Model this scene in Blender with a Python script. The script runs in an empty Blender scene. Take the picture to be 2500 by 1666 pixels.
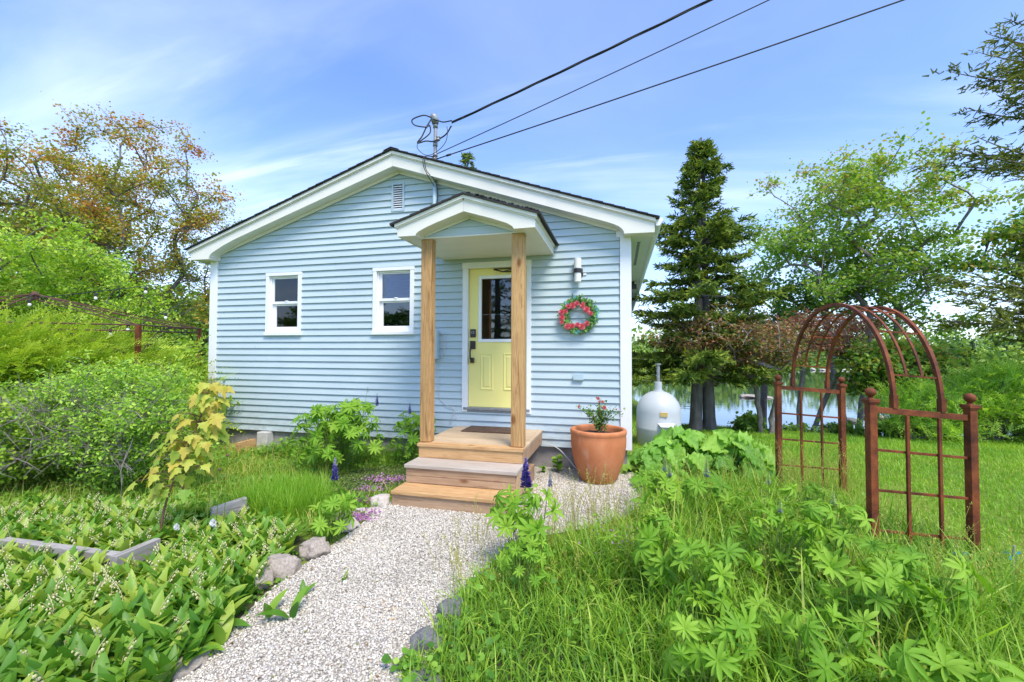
import bpy, bmesh, math, random
import numpy as np
from mathutils import Vector, Matrix, noise as mnoise

S = bpy.context.scene
COL = S.collection
RNG = np.random.default_rng(7)
random.seed(7)
rad = math.radians

# ------------------------------------------------------------------ camera
YAW, PITCH, ROLL = rad(13.97), rad(1.52), rad(0.2)
CAM = Vector((0.0, -5.95, 1.60))
fw = Vector((-math.sin(YAW) * math.cos(PITCH), math.cos(YAW) * math.cos(PITCH), math.sin(PITCH)))
rt = Vector((math.cos(YAW), math.sin(YAW), 0))
up = rt.cross(fw)
r2 = math.cos(ROLL) * rt + math.sin(ROLL) * up
u2 = -math.sin(ROLL) * rt + math.cos(ROLL) * up
cd = bpy.data.cameras.new('camera')
cam = bpy.data.objects.new('camera', cd)
COL.objects.link(cam)
m = Matrix((r2, u2, -fw)).transposed().to_4x4()
m.translation = CAM
cam.matrix_world = m
cd.sensor_width = 36.0
cd.lens = 15.21
cd.clip_start = 0.05
cd.clip_end = 3000
S.camera = cam

# ------------------------------------------------------------------ world, sun, exposure
SUN_DIR = Vector((0.42, -0.50, 1.0)).normalized()      # towards the sun
sun_el = math.asin(SUN_DIR.z)
sun_az = math.atan2(SUN_DIR.x, SUN_DIR.y)               # from +y, clockwise
w = bpy.data.worlds.new('World')
S.world = w
w.use_nodes = True
nt = w.node_tree
N, L = nt.nodes, nt.links
N.clear()
out = N.new('ShaderNodeOutputWorld')
bg = N.new('ShaderNodeBackground')
sky = N.new('ShaderNodeTexSky')
sky.sky_type = 'NISHITA'
sky.sun_disc = False
sky.sun_elevation = sun_el
sky.sun_rotation = sun_az
sky.air_density = 1.0
sky.dust_density = 0.6
sky.ozone_density = 2.0
sky.altitude = 0
bg.inputs['Strength'].default_value = 0.15
geo = N.new('ShaderNodeTexCoord')
sep = N.new('ShaderNodeSeparateXYZ')
L.new(geo.outputs['Generated'], sep.inputs[0])


def wmath(op, a, b=None, clamp=False):
    n = N.new('ShaderNodeMath')
    n.operation = op
    n.use_clamp = clamp
    for i, v in enumerate((a, b)):
        if v is None:
            continue
        if isinstance(v, (int, float)):
            n.inputs[i].default_value = v
        else:
            L.new(v, n.inputs[i])
    return n.outputs[0]


zc = wmath('ADD', wmath('MAXIMUM', sep.outputs['Z'], 0.0), 0.22)
px = wmath('DIVIDE', sep.outputs['X'], zc)
py = wmath('DIVIDE', sep.outputs['Y'], zc)
cmb = N.new('ShaderNodeCombineXYZ')
L.new(px, cmb.inputs[0])
L.new(py, cmb.inputs[1])


def cloudlayer(rot, scl, nscale, lo, hi, seed, dist=0.6):
    mp = N.new('ShaderNodeMapping')
    mp.inputs['Rotation'].default_value = (0, 0, rot)
    mp.inputs['Scale'].default_value = scl
    mp.inputs['Location'].default_value = (seed, seed * 0.7, 0)
    L.new(cmb.outputs[0], mp.inputs[0])
    nz = N.new('ShaderNodeTexNoise')
    nz.inputs['Scale'].default_value = nscale
    nz.inputs['Detail'].default_value = 7
    nz.inputs['Roughness'].default_value = 0.52
    nz.inputs['Distortion'].default_value = dist
    L.new(mp.outputs[0], nz.inputs['Vector'])
    mr = N.new('ShaderNodeMapRange')
    mr.interpolation_type = 'SMOOTHSTEP'
    mr.inputs[1].default_value = lo
    mr.inputs[2].default_value = hi
    L.new(nz.outputs['Fac'], mr.inputs[0])
    return mr.outputs[0]


c1 = cloudlayer(rad(20), (0.55, 1.9, 1), 0.9, 0.48, 0.80, 3.1)
c2 = cloudlayer(rad(-28), (0.5, 2.6, 1), 1.5, 0.50, 0.84, 11.7)
c4 = cloudlayer(rad(12), (0.5, 2.5, 1), 1.15, 0.53, 0.80, 21.3, 0.7)
c3 = cloudlayer(rad(10), (0.8, 1.2, 1), 0.55, 0.38, 0.75, 5.3)
cl = wmath('ADD', wmath('MULTIPLY', c1, 0.33), wmath('ADD', wmath('ADD', wmath('MULTIPLY', c2, 0.20), wmath('MULTIPLY', c4, 0.38)), wmath('MULTIPLY', c3, 0.12)), True)
# thin veil thickening towards the horizon, as real cirrus does
hz = wmath('POWER', wmath('SUBTRACT', 1.0, wmath('MAXIMUM', sep.outputs['Z'], 0.0), True), 5.0)
fac = wmath('ADD', cl, wmath('MULTIPLY', hz, 0.24), True)
tint = N.new('ShaderNodeMix')
tint.data_type = 'RGBA'
tint.blend_type = 'MULTIPLY'
tint.inputs['Factor'].default_value = 1.0
L.new(sky.outputs[0], tint.inputs['A'])
tint.inputs['B'].default_value = (0.94, 1.08, 1.38, 1)
mix = N.new('ShaderNodeMix')
mix.data_type = 'RGBA'
L.new(fac, mix.inputs['Factor'])
L.new(tint.outputs['Result'], mix.inputs['A'])
mix.inputs['B'].default_value = (7.6, 8.1, 8.9, 1)
L.new(mix.outputs['Result'], bg.inputs['Color'])
L.new(bg.outputs[0], out.inputs[0])

sd = bpy.data.lights.new('sun', 'SUN')
sd.energy = 2.8
sd.angle = rad(22)          # sun through thin cirrus: soft-edged shadows
sd.color = (1.0, 0.925, 0.79)
so = bpy.data.objects.new('sun', sd)
so.rotation_euler = SUN_DIR.to_track_quat('Z', 'Y').to_euler()
so.location = (20, -20, 30)
COL.objects.link(so)

S.view_settings.view_transform = 'Standard'
S.view_settings.look = 'None'
S.view_settings.gamma = 1.0
S.view_settings.use_curve_mapping = False
S.view_settings.exposure = 0.74
S.render.engine = 'CYCLES'
S.cycles.max_bounces = 8
S.cycles.diffuse_bounces = 4
S.cycles.transparent_max_bounces = 8
S.cycles.sample_clamp_indirect = 6.0

# ------------------------------------------------------------------ materials


def newmat(name):
    mt = bpy.data.materials.new(name)
    mt.use_nodes = True
    t = mt.node_tree
    t.nodes.clear()
    o = t.nodes.new('ShaderNodeOutputMaterial')
    p = t.nodes.new('ShaderNodeBsdfPrincipled')
    t.links.new(p.outputs[0], o.inputs[0])
    return mt, t, p, o


def ramp(t, stops, fac=None, interp='LINEAR'):
    r = t.nodes.new('ShaderNodeValToRGB')
    r.color_ramp.interpolation = interp
    el = r.color_ramp.elements
    while len(el) < len(stops):
        el.new(0.5)
    for e, (p, c) in zip(el, stops):
        e.position = p
        e.color = (*c, 1)
    if fac is not None:
        t.links.new(fac, r.inputs[0])
    return r.outputs[0]


def tnoise(t, scale, detail=4, rough=0.55, stretch=None, coord='Object', dist=0.0, off=0.0):
    tc = t.nodes.new('ShaderNodeTexCoord')
    src = tc.outputs[coord]
    if stretch or off:
        mp = t.nodes.new('ShaderNodeMapping')
        mp.inputs['Scale'].default_value = stretch or (1, 1, 1)
        mp.inputs['Location'].default_value = (off, off * 1.3, off * 0.7)
        t.links.new(src, mp.inputs[0])
        src = mp.outputs[0]
    n = t.nodes.new('ShaderNodeTexNoise')
    n.inputs['Scale'].default_value = scale
    n.inputs['Detail'].default_value = detail
    n.inputs['Roughness'].default_value = rough
    n.inputs['Distortion'].default_value = dist
    t.links.new(src, n.inputs['Vector'])
    return n.outputs['Fac']


def tmix(t, a, b, fac, mode='MIX'):
    mx = t.nodes.new('ShaderNodeMix')
    mx.data_type = 'RGBA'
    mx.blend_type = mode
    for k, v in (('Factor', fac), ('A', a), ('B', b)):
        if isinstance(v, (int, float)):
            mx.inputs[k].default_value = v
        elif isinstance(v, tuple):
            mx.inputs[k].default_value = (*v, 1)
        else:
            t.links.new(v, mx.inputs[k])
    return mx.outputs['Result']


def bump(t, p, h, strength=0.3, dist=0.01):
    b = t.nodes.new('ShaderNodeBump')
    b.inputs['Strength'].default_value = strength
    b.inputs['Distance'].default_value = dist
    t.links.new(h, b.inputs['Height'])
    t.links.new(b.outputs[0], p.inputs['Normal'])


def plain(name, c1, c2=None, scale=6, rough=0.6, metal=0, bmp=0, bscale=40, spec=0.5, stretch=None, objrand=0.0):
    mt, t, p, o = newmat(name)
    c2 = c2 or tuple(x * 0.85 for x in c1)
    n = tnoise(t, scale, 5, 0.6, stretch)
    c = ramp(t, [(0.3, c1), (0.7, c2)], n)
    if objrand:
        oi = t.nodes.new('ShaderNodeObjectInfo')
        g = ramp(t, [(0, (1 - objrand,) * 3), (1, (1, 1, 1))], oi.outputs['Random'])
        c = tmix(t, c, g, 1.0, 'MULTIPLY')
    t.links.new(c, p.inputs['Base Color'])
    p.inputs['Roughness'].default_value = rough
    p.inputs['Metallic'].default_value = metal
    p.inputs['Specular IOR Level'].default_value = spec
    if bmp:
        bump(t, p, tnoise(t, bscale, 6, 0.65, stretch), bmp, 0.01)
    return mt


def leafmat(name, stops, transl=0.4, tcol=(1.25, 1.25, 0.6), rough=0.45, spec=0.35, nscale=0.0, bright=1.45, objrand=0.0):
    """foliage: colour by a per-leaf random value, light passing through the blade"""
    mt, t, p, o = newmat(name)
    at = t.nodes.new('ShaderNodeAttribute')
    at.attribute_name = 'rnd'
    f = at.outputs['Fac']
    if objrand:
        oi = t.nodes.new('ShaderNodeObjectInfo')
        mm = t.nodes.new('ShaderNodeMath')
        mm.operation = 'MULTIPLY_ADD'
        t.links.new(oi.outputs['Random'], mm.inputs[0])
        mm.inputs[1].default_value = objrand
        t.links.new(f, mm.inputs[2])
        f = mm.outputs[0]
    if nscale:
        n = tnoise(t, nscale, 3)
        mm = t.nodes.new('ShaderNodeMath')
        mm.operation = 'MULTIPLY_ADD'
        t.links.new(n, mm.inputs[0])
        mm.inputs[1].default_value = 0.9
        mm2 = t.nodes.new('ShaderNodeMath')
        mm2.operation = 'SUBTRACT'
        t.links.new(f, mm2.inputs[0])
        mm2.inputs[1].default_value = 0.45
        t.links.new(mm2.outputs[0], mm.inputs[2])
        f = mm.outputs[0]
    stops = [(a, tuple(min(1, x * bright * g) for x, g in zip(c, (1.04, 1.03, 0.92) if bright > 1.01 else (1, 1, 1)))) for a, c in stops]
    c = ramp(t, stops, f)
    t.links.new(c, p.inputs['Base Color'])
    p.inputs['Roughness'].default_value = rough
    p.inputs['Specular IOR Level'].default_value = spec
    tr = t.nodes.new('ShaderNodeBsdfTranslucent')
    t.links.new(tmix(t, c, tcol, 1.0, 'MULTIPLY'), tr.inputs[0])
    ms = t.nodes.new('ShaderNodeMixShader')
    ms.inputs[0].default_value = transl
    t.links.new(p.outputs[0], ms.inputs[1])
    t.links.new(tr.outputs[0], ms.inputs[2])
    t.links.new(ms.outputs[0], o.inputs[0])
    return mt


def woodmat(name, light, dark, axis=0, rough=0.65, knots=True, scale=1.0):
    """sawn softwood: long grain along one axis, a few darker knots, tone per board"""
    mt, t, p, o = newmat(name)
    st = [14.0 * scale] * 3
    st[axis] = 0.9 * scale
    oi = t.nodes.new('ShaderNodeObjectInfo')
    tc = t.nodes.new('ShaderNodeTexCoord')
    ad = t.nodes.new('ShaderNodeVectorMath')
    ad.operation = 'ADD'
    t.links.new(tc.outputs['Object'], ad.inputs[0])
    sc = t.nodes.new('ShaderNodeVectorMath')
    sc.operation = 'SCALE'
    sc.inputs[0].default_value = (7.3, 3.1, 5.7)
    t.links.new(oi.outputs['Random'], sc.inputs['Scale'])
    t.links.new(sc.outputs[0], ad.inputs[1])
    mp = t.nodes.new('ShaderNodeMapping')
    mp.inputs['Scale'].default_value = st
    t.links.new(ad.outputs[0], mp.inputs[0])
    nz = t.nodes.new('ShaderNodeTexNoise')
    nz.inputs['Scale'].default_value = 1.6
    nz.inputs['Detail'].default_value = 6
    nz.inputs['Roughness'].default_value = 0.6
    nz.inputs['Distortion'].default_value = 1.6
    t.links.new(mp.outputs[0], nz.inputs['Vector'])
    mid = tuple((a * 0.6 + b * 0.4) for a, b in zip(light, dark))
    c = ramp(t, [(0.28, dark), (0.42, mid), (0.52, light), (0.62, mid), (0.78, light)], nz.outputs['Fac'])
    if knots:
        st2 = [5.0 * scale] * 3
        st2[axis] = 2.4 * scale
        mp2 = t.nodes.new('ShaderNodeMapping')
        mp2.inputs['Scale'].default_value = st2
        t.links.new(ad.outputs[0], mp2.inputs[0])
        vo = t.nodes.new('ShaderNodeTexVoronoi')
        vo.inputs['Scale'].default_value = 0.9
        t.links.new(mp2.outputs[0], vo.inputs['Vector'])
        k = ramp(t, [(0.0, (0.24, 0.13, 0.06)), (0.09, (0.45, 0.27, 0.14)), (0.17, (1, 1, 1))], vo.outputs['Distance'])
        c = tmix(t, c, k, 0.85, 'MULTIPLY')
    big = tnoise(t, 2.3, 3)
    g = ramp(t, [(0.35, (0.86, 0.84, 0.82)), (0.65, (1, 1, 1))], big)
    c = tmix(t, c, g, 1.0, 'MULTIPLY')
    rr = ramp(t, [(0, (0.86, 0.84, 0.83)), (1, (1.0, 1.0, 1.0))], oi.outputs['Random'])
    c = tmix(t, c, rr, 1.0, 'MULTIPLY')
    t.links.new(c, p.inputs['Base Color'])
    p.inputs['Roughness'].default_value = rough
    p.inputs['Specular IOR Level'].default_value = 0.3
    bump(t, p, nz.outputs['Fac'], 0.25, 0.004)
    return mt


M = {}


def sidingmat():
    mt, t, p, o = newmat('painted clapboard')
    n = tnoise(t, 1.1, 4, 0.6)
    c = ramp(t, [(0.3, (0.458, 0.548, 0.578)), (0.7, (0.508, 0.598, 0.628))], n)
    gr = tnoise(t, 9.0, 5, 0.7, (0.35, 1, 5))
    c = tmix(t, c, ramp(t, [(0.30, (0.86, 0.88, 0.88)), (0.5, (1, 1, 1))], gr), 0.6, 'MULTIPLY')
    # soil splashed up along the lowest boards
    tcs = t.nodes.new('ShaderNodeTexCoord')
    sps = t.nodes.new('ShaderNodeSeparateXYZ')
    t.links.new(tcs.outputs['Object'], sps.inputs[0])
    mrs = t.nodes.new('ShaderNodeMapRange')
    mrs.inputs[1].default_value = 0.75
    mrs.inputs[2].default_value = 0.30
    t.links.new(sps.outputs['Z'], mrs.inputs[0])
    spl = t.nodes.new('ShaderNodeMath')
    spl.operation = 'MULTIPLY'
    t.links.new(mrs.outputs[0], spl.inputs[0])
    t.links.new(ramp(t, [(0.42, (0, 0, 0)), (0.68, (0.55, 0.55, 0.55))], tnoise(t, 7, 6, 0.75, (1, 1, 1.8), off=3)), spl.inputs[1])
    c = tmix(t, c, (0.24, 0.215, 0.17), spl.outputs[0])
    chips = tnoise(t, 23, 2, 0.5, (0.5, 1, 2.2))
    c = tmix(t, c, (0.30, 0.33, 0.34), ramp(t, [(0.735, (0, 0, 0)), (0.75, (0.8, 0.8, 0.8))], chips))
    oi = t.nodes.new('ShaderNodeObjectInfo')
    c = tmix(t, c, ramp(t, [(0, (0.94, 0.95, 0.955)), (1, (1, 1, 1))], oi.outputs['Random']), 1.0, 'MULTIPLY')
    t.links.new(c, p.inputs['Base Color'])
    p.inputs['Roughness'].default_value = 0.55
    p.inputs['Specular IOR Level'].default_value = 0.3
    bump(t, p, tnoise(t, 30, 5, 0.7, (0.12, 1, 1.6)), 0.22, 0.004)
    return mt


M['siding'] = sidingmat()
M['trim'] = plain('cream white painted trim', (0.80, 0.765, 0.68), (0.74, 0.705, 0.615), 3, 0.5, bmp=0.08, bscale=25, stretch=(0.3, 1, 1))
M['white'] = plain('white paint', (0.84, 0.84, 0.85), (0.78, 0.78, 0.79), 4, 0.45, bmp=0.05)
M['vinyl'] = plain('white vinyl', (0.86, 0.86, 0.87), (0.82, 0.82, 0.83), 3, 0.35)
M['shingle'] = plain('asphalt shingle', (0.045, 0.043, 0.045), (0.022, 0.021, 0.022), 60, 0.95, bmp=0.6, bscale=180)
M['yellow'] = plain('yellow door paint', (0.92, 0.81, 0.275), (0.89, 0.78, 0.26), 2, 0.38, bmp=0.04, bscale=60)
M['black'] = plain('black metal', (0.018, 0.015, 0.014), (0.03, 0.026, 0.024), 20, 0.4)
M['dark'] = plain('dark interior', (0.03, 0.03, 0.035), (0.02, 0.02, 0.02), 3, 0.9)
M['concrete'] = plain('foundation concrete', (0.36, 0.33, 0.31), (0.24, 0.215, 0.205), 7, 0.9, bmp=0.4, bscale=60)
M['post'] = woodmat('orange cedar post', (0.62, 0.375, 0.155), (0.20, 0.080, 0.024), 2)
M['pale_concrete'] = plain('pale weathered concrete', (0.60, 0.585, 0.56), (0.42, 0.40, 0.38), 9, 0.9, bmp=0.4, bscale=50)
M['cedar'] = woodmat('new cedar board', (0.68, 0.425, 0.20), (0.36, 0.17, 0.06), 0)
M['cedar_y'] = woodmat('new cedar board along depth', (0.60, 0.42, 0.26), (0.40, 0.25, 0.14), 1)
M['deck'] = woodmat('sun-paled deck board', (0.62, 0.475, 0.315), (0.44, 0.30, 0.18), 0, knots=False)
M['tan'] = woodmat('weathered tan board', (0.52, 0.355, 0.225), (0.27, 0.155, 0.085), 0)
M['silver'] = woodmat('silvered tread', (0.58, 0.515, 0.44), (0.42, 0.36, 0.295), 0)
M['greywood'] = woodmat('weathered grey beam', (0.44, 0.42, 0.40), (0.20, 0.185, 0.175), 0, 0.85, knots=False)
M['galv'] = plain('galvanised steel', (0.34, 0.35, 0.36), (0.22, 0.225, 0.23), 25, 0.5, metal=0.35)
M['bluegrey'] = plain('painted blue grey metal', (0.44, 0.56, 0.62), (0.40, 0.52, 0.57), 5, 0.5)
M['cable'] = plain('black cable', (0.016, 0.018, 0.022), (0.03, 0.03, 0.035), 10, 0.6)
M['whitecable'] = plain('pale cable', (0.6, 0.6, 0.6), None, 10, 0.6)
M['tank'] = plain('light grey tank paint', (0.50, 0.52, 0.545), (0.44, 0.455, 0.475), 2.2, 0.42, bmp=0.06, bscale=12)
M['soil'] = plain('potting soil', (0.060, 0.035, 0.022), (0.11, 0.06, 0.035), 40, 0.95, bmp=0.8, bscale=90)
M['rock'] = plain('granite rock', (0.47, 0.40, 0.33), (0.24, 0.20, 0.165), 7, 0.85, bmp=0.5, bscale=40)
M['palerock'] = plain('pale rock', (0.62, 0.55, 0.48), (0.42, 0.37, 0.33), 8, 0.85, bmp=0.5, bscale=35)
M['darkrock'] = plain('dark grey rock', (0.22, 0.215, 0.22), (0.12, 0.115, 0.115), 7, 0.85, bmp=0.5, bscale=40)
M['bark'] = plain('grey bark', (0.185, 0.165, 0.15), (0.075, 0.065, 0.06), 9, 0.9, bmp=0.9, bscale=22, stretch=(1, 1, 0.35))
M['paler_bark'] = plain('pale grey bark', (0.30, 0.27, 0.25), (0.13, 0.115, 0.10), 11, 0.9, bmp=0.8, bscale=24, stretch=(1, 1, 0.5))
M['twig'] = plain('bare grey twig', (0.27, 0.235, 0.225), (0.19, 0.155, 0.145), 9, 0.9)
M['twig_red'] = plain('reddish twig', (0.20, 0.11, 0.07), (0.13, 0.07, 0.045), 9, 0.8)
M['tag'] = plain('yellow brass label', (0.60, 0.42, 0.14), (0.50, 0.35, 0.10), 30, 0.45)
M['lampwhite'] = plain('opal plastic', (0.82, 0.82, 0.80), None, 3, 0.3)
M['bulb'] = plain('frosted bulb', (0.80, 0.78, 0.72), None, 3, 0.15)
M['ribbon'] = plain('blue ribbon', (0.04, 0.36, 0.50), None, 5, 0.6)


def rustmat():
    mt, t, p, o = newmat('rusted steel')
    n = tnoise(t, 9, 6, 0.65)
    c = ramp(t, [(0.30, (0.085, 0.024, 0.010)), (0.48, (0.165, 0.043, 0.013)), (0.62, (0.225, 0.066, 0.018)), (0.78, (0.13, 0.034, 0.012))], n)
    c = tmix(t, c, ramp(t, [(0.36, (0.55, 0.5, 0.5)), (0.5, (1, 1, 1)), (0.66, (1.35, 1.2, 1.1))], tnoise(t, 2.6, 4, 0.6, off=6)), 0.9, 'MULTIPLY')
    f = tnoise(t, 140, 3, 0.6)
    c = tmix(t, c, ramp(t, [(0.35, (0.62, 0.55, 0.5)), (0.6, (1.05, 1.0, 1.0))], f), 0.8, 'MULTIPLY')
    t.links.new(c, p.inputs['Base Color'])
    p.inputs['Roughness'].default_value = 0.72
    p.inputs['Specular IOR Level'].default_value = 0.35
    bump(t, p, f, 0.35, 0.002)
    return mt


M['rust'] = rustmat()
M['dark_rust'] = plain('dark rusted rod', (0.075, 0.038, 0.026), (0.12, 0.045, 0.026), 8, 0.8)


def terramat():
    mt, t, p, o = newmat('terracotta')
    n = tnoise(t, 4.5, 6, 0.6, (1, 1, 0.7))
    c = ramp(t, [(0.28, (0.45, 0.150, 0.058)), (0.5, (0.55, 0.195, 0.078)), (0.75, (0.62, 0.26, 0.125))], n)
    pale = tnoise(t, 6, 6, 0.7, (1, 1, 0.35), off=4)
    c = tmix(t, c, (0.68, 0.46, 0.33), ramp(t, [(0.54, (0, 0, 0)), (0.80, (0.75, 0.75, 0.75))], pale))
    # olive algae film rising from the foot
    tc = t.nodes.new('ShaderNodeTexCoord')
    sp = t.nodes.new('ShaderNodeSeparateXYZ')
    t.links.new(tc.outputs['Object'], sp.inputs[0])
    mr = t.nodes.new('ShaderNodeMapRange')
    mr.inputs[1].default_value = 0.30
    mr.inputs[2].default_value = 0.0
    t.links.new(sp.outputs['Z'], mr.inputs[0])
    al = t.nodes.new('ShaderNodeMath')
    al.operation = 'MULTIPLY'
    t.links.new(mr.outputs[0], al.inputs[0])
    t.links.new(ramp(t, [(0.3, (0.2, 0.2, 0.2)), (0.65, (0.8, 0.8, 0.8))], tnoise(t, 9, 5, 0.6, off=2)), al.inputs[1])
    c = tmix(t, c, (0.37, 0.21, 0.065), al.outputs[0])
    t.links.new(c, p.inputs['Base Color'])
    p.inputs['Roughness'].default_value = 0.75
    p.inputs['Specular IOR Level'].default_value = 0.25
    bump(t, p, tnoise(t, 70, 4), 0.12, 0.004)
    return mt


M['terra'] = terramat()


def glassmat(name, tint=(0.75, 0.8, 0.85)):
    mt, t, p, o = newmat(name)
    tr = t.nodes.new('ShaderNodeBsdfTransparent')
    tr.inputs[0].default_value = (*tint, 1)
    gl = t.nodes.new('ShaderNodeBsdfGlossy')
    gl.inputs['Roughness'].default_value = 0.015
    fr = t.nodes.new('ShaderNodeFresnel')
    fr.inputs[0].default_value = 1.75
    ms = t.nodes.new('ShaderNodeMixShader')
    t.links.new(fr.outputs[0], ms.inputs[0])
    t.links.new(tr.outputs[0], ms.inputs[1])
    t.links.new(gl.outputs[0], ms.inputs[2])
    t.links.new(ms.outputs[0], o.inputs[0])
    return mt


M['glass'] = glassmat('window glass')
M['blind'] = plain('blue cellular blind', (0.07, 0.16, 0.52), (0.06, 0.14, 0.46), 4, 0.8)
M['curtain'] = plain('pale curtain', (0.55, 0.55, 0.55), (0.4, 0.4, 0.4), 4, 0.9)
M['mat'] = plain('brown coir mat', (0.15, 0.085, 0.05), (0.06, 0.035, 0.022), 16, 0.95, bmp=0.8, bscale=110)


def watermat():
    mt, t, p, o = newmat('calm lake water')
    p.inputs['Base Color'].default_value = (0.012, 0.022, 0.022, 1)
    p.inputs['Roughness'].default_value = 0.03
    p.inputs['Specular IOR Level'].default_value = 1.0
    p.inputs['IOR'].default_value = 1.45
    n = tnoise(t, 0.9, 4, 0.55, (1, 2.6, 1))
    bump(t, p, n, 0.05, 0.05)
    return mt


M['water'] = watermat()


def groundmat():
    mt, t, p, o = newmat('grassy ground')
    n = tnoise(t, 0.55, 6, 0.6)
    c = ramp(t, [(0.3, (0.11, 0.19, 0.030)), (0.5, (0.165, 0.245, 0.036)), (0.7, (0.24, 0.285, 0.055))], n)
    n2 = tnoise(t, 26, 5, 0.7)
    c = tmix(t, c, ramp(t, [(0.3, (0.45, 0.5, 0.4)), (0.65, (1.1, 1.1, 1.0))], n2), 0.8, 'MULTIPLY')
    t.links.new(c, p.inputs['Base Color'])
    p.inputs['Roughness'].default_value = 0.95
    p.inputs['Specular IOR Level'].default_value = 0.1
    bump(t, p, n2, 0.6, 0.03)
    return mt


def bedmat():
    mt, t, p, o = newmat('leafy bed soil')
    n = tnoise(t, 5, 6, 0.65)
    c = ramp(t, [(0.3, (0.05, 0.040, 0.022)), (0.5, (0.065, 0.075, 0.022)), (0.7, (0.14, 0.11, 0.05))], n)
    t.links.new(c, p.inputs['Base Color'])
    p.inputs['Roughness'].default_value = 0.95
    bump(t, p, tnoise(t, 40, 5, 0.7), 0.8, 0.03)
    return mt


def gravelmat(name='gravel base'):
    mt, t, p, o = newmat(name)
    tc = t.nodes.new('ShaderNodeTexCoord')
    vo = t.nodes.new('ShaderNodeTexVoronoi')
    vo.inputs['Scale'].default_value = 75
    t.links.new(tc.outputs['Object'], vo.inputs['Vector'])
    bw = t.nodes.new('ShaderNodeSeparateColor')
    t.links.new(vo.outputs['Color'], bw.inputs[0])
    c = ramp(t, [(0, (0.36, 0.33, 0.30)), (0.35, (0.58, 0.55, 0.51)), (0.75, (0.70, 0.675, 0.635)), (1, (0.6, 0.5, 0.38))], bw.outputs[0])
    edge = ramp(t, [(0.25, (1, 1, 1)), (0.62, (0.45, 0.42, 0.38))], vo.outputs['Distance'])
    c = tmix(t, c, edge, 1.0, 'MULTIPLY')
    t.links.new(c, p.inputs['Base Color'])
    p.inputs['Roughness'].default_value = 0.9
    bump(t, p, vo.outputs['Distance'], -0.7, 0.012)
    return mt


def pebblemat():
    mt, t, p, o = newmat('crushed pale stone')
    at = t.nodes.new('ShaderNodeAttribute')
    at.attribute_name = 'rnd'
    c = ramp(t, [(0, (0.26, 0.235, 0.20)), (0.08, (0.45, 0.40, 0.325)), (0.35, (0.60, 0.55, 0.465)), (0.8, (0.70, 0.65, 0.56)), (0.93, (0.76, 0.73, 0.67)), (0.96, (0.58, 0.40, 0.22)), (1, (0.66, 0.52, 0.36))], at.outputs['Fac'])
    t.links.new(c, p.inputs['Base Color'])
    p.inputs['Roughness'].default_value = 0.85
    p.inputs['Specular IOR Level'].default_value = 0.25
    return mt


M['ground'] = groundmat()
M['bed'] = bedmat()
M['gravel'] = gravelmat()
M['pebble'] = pebblemat()

# ------------------------------------------------------------------ mesh helpers


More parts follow.
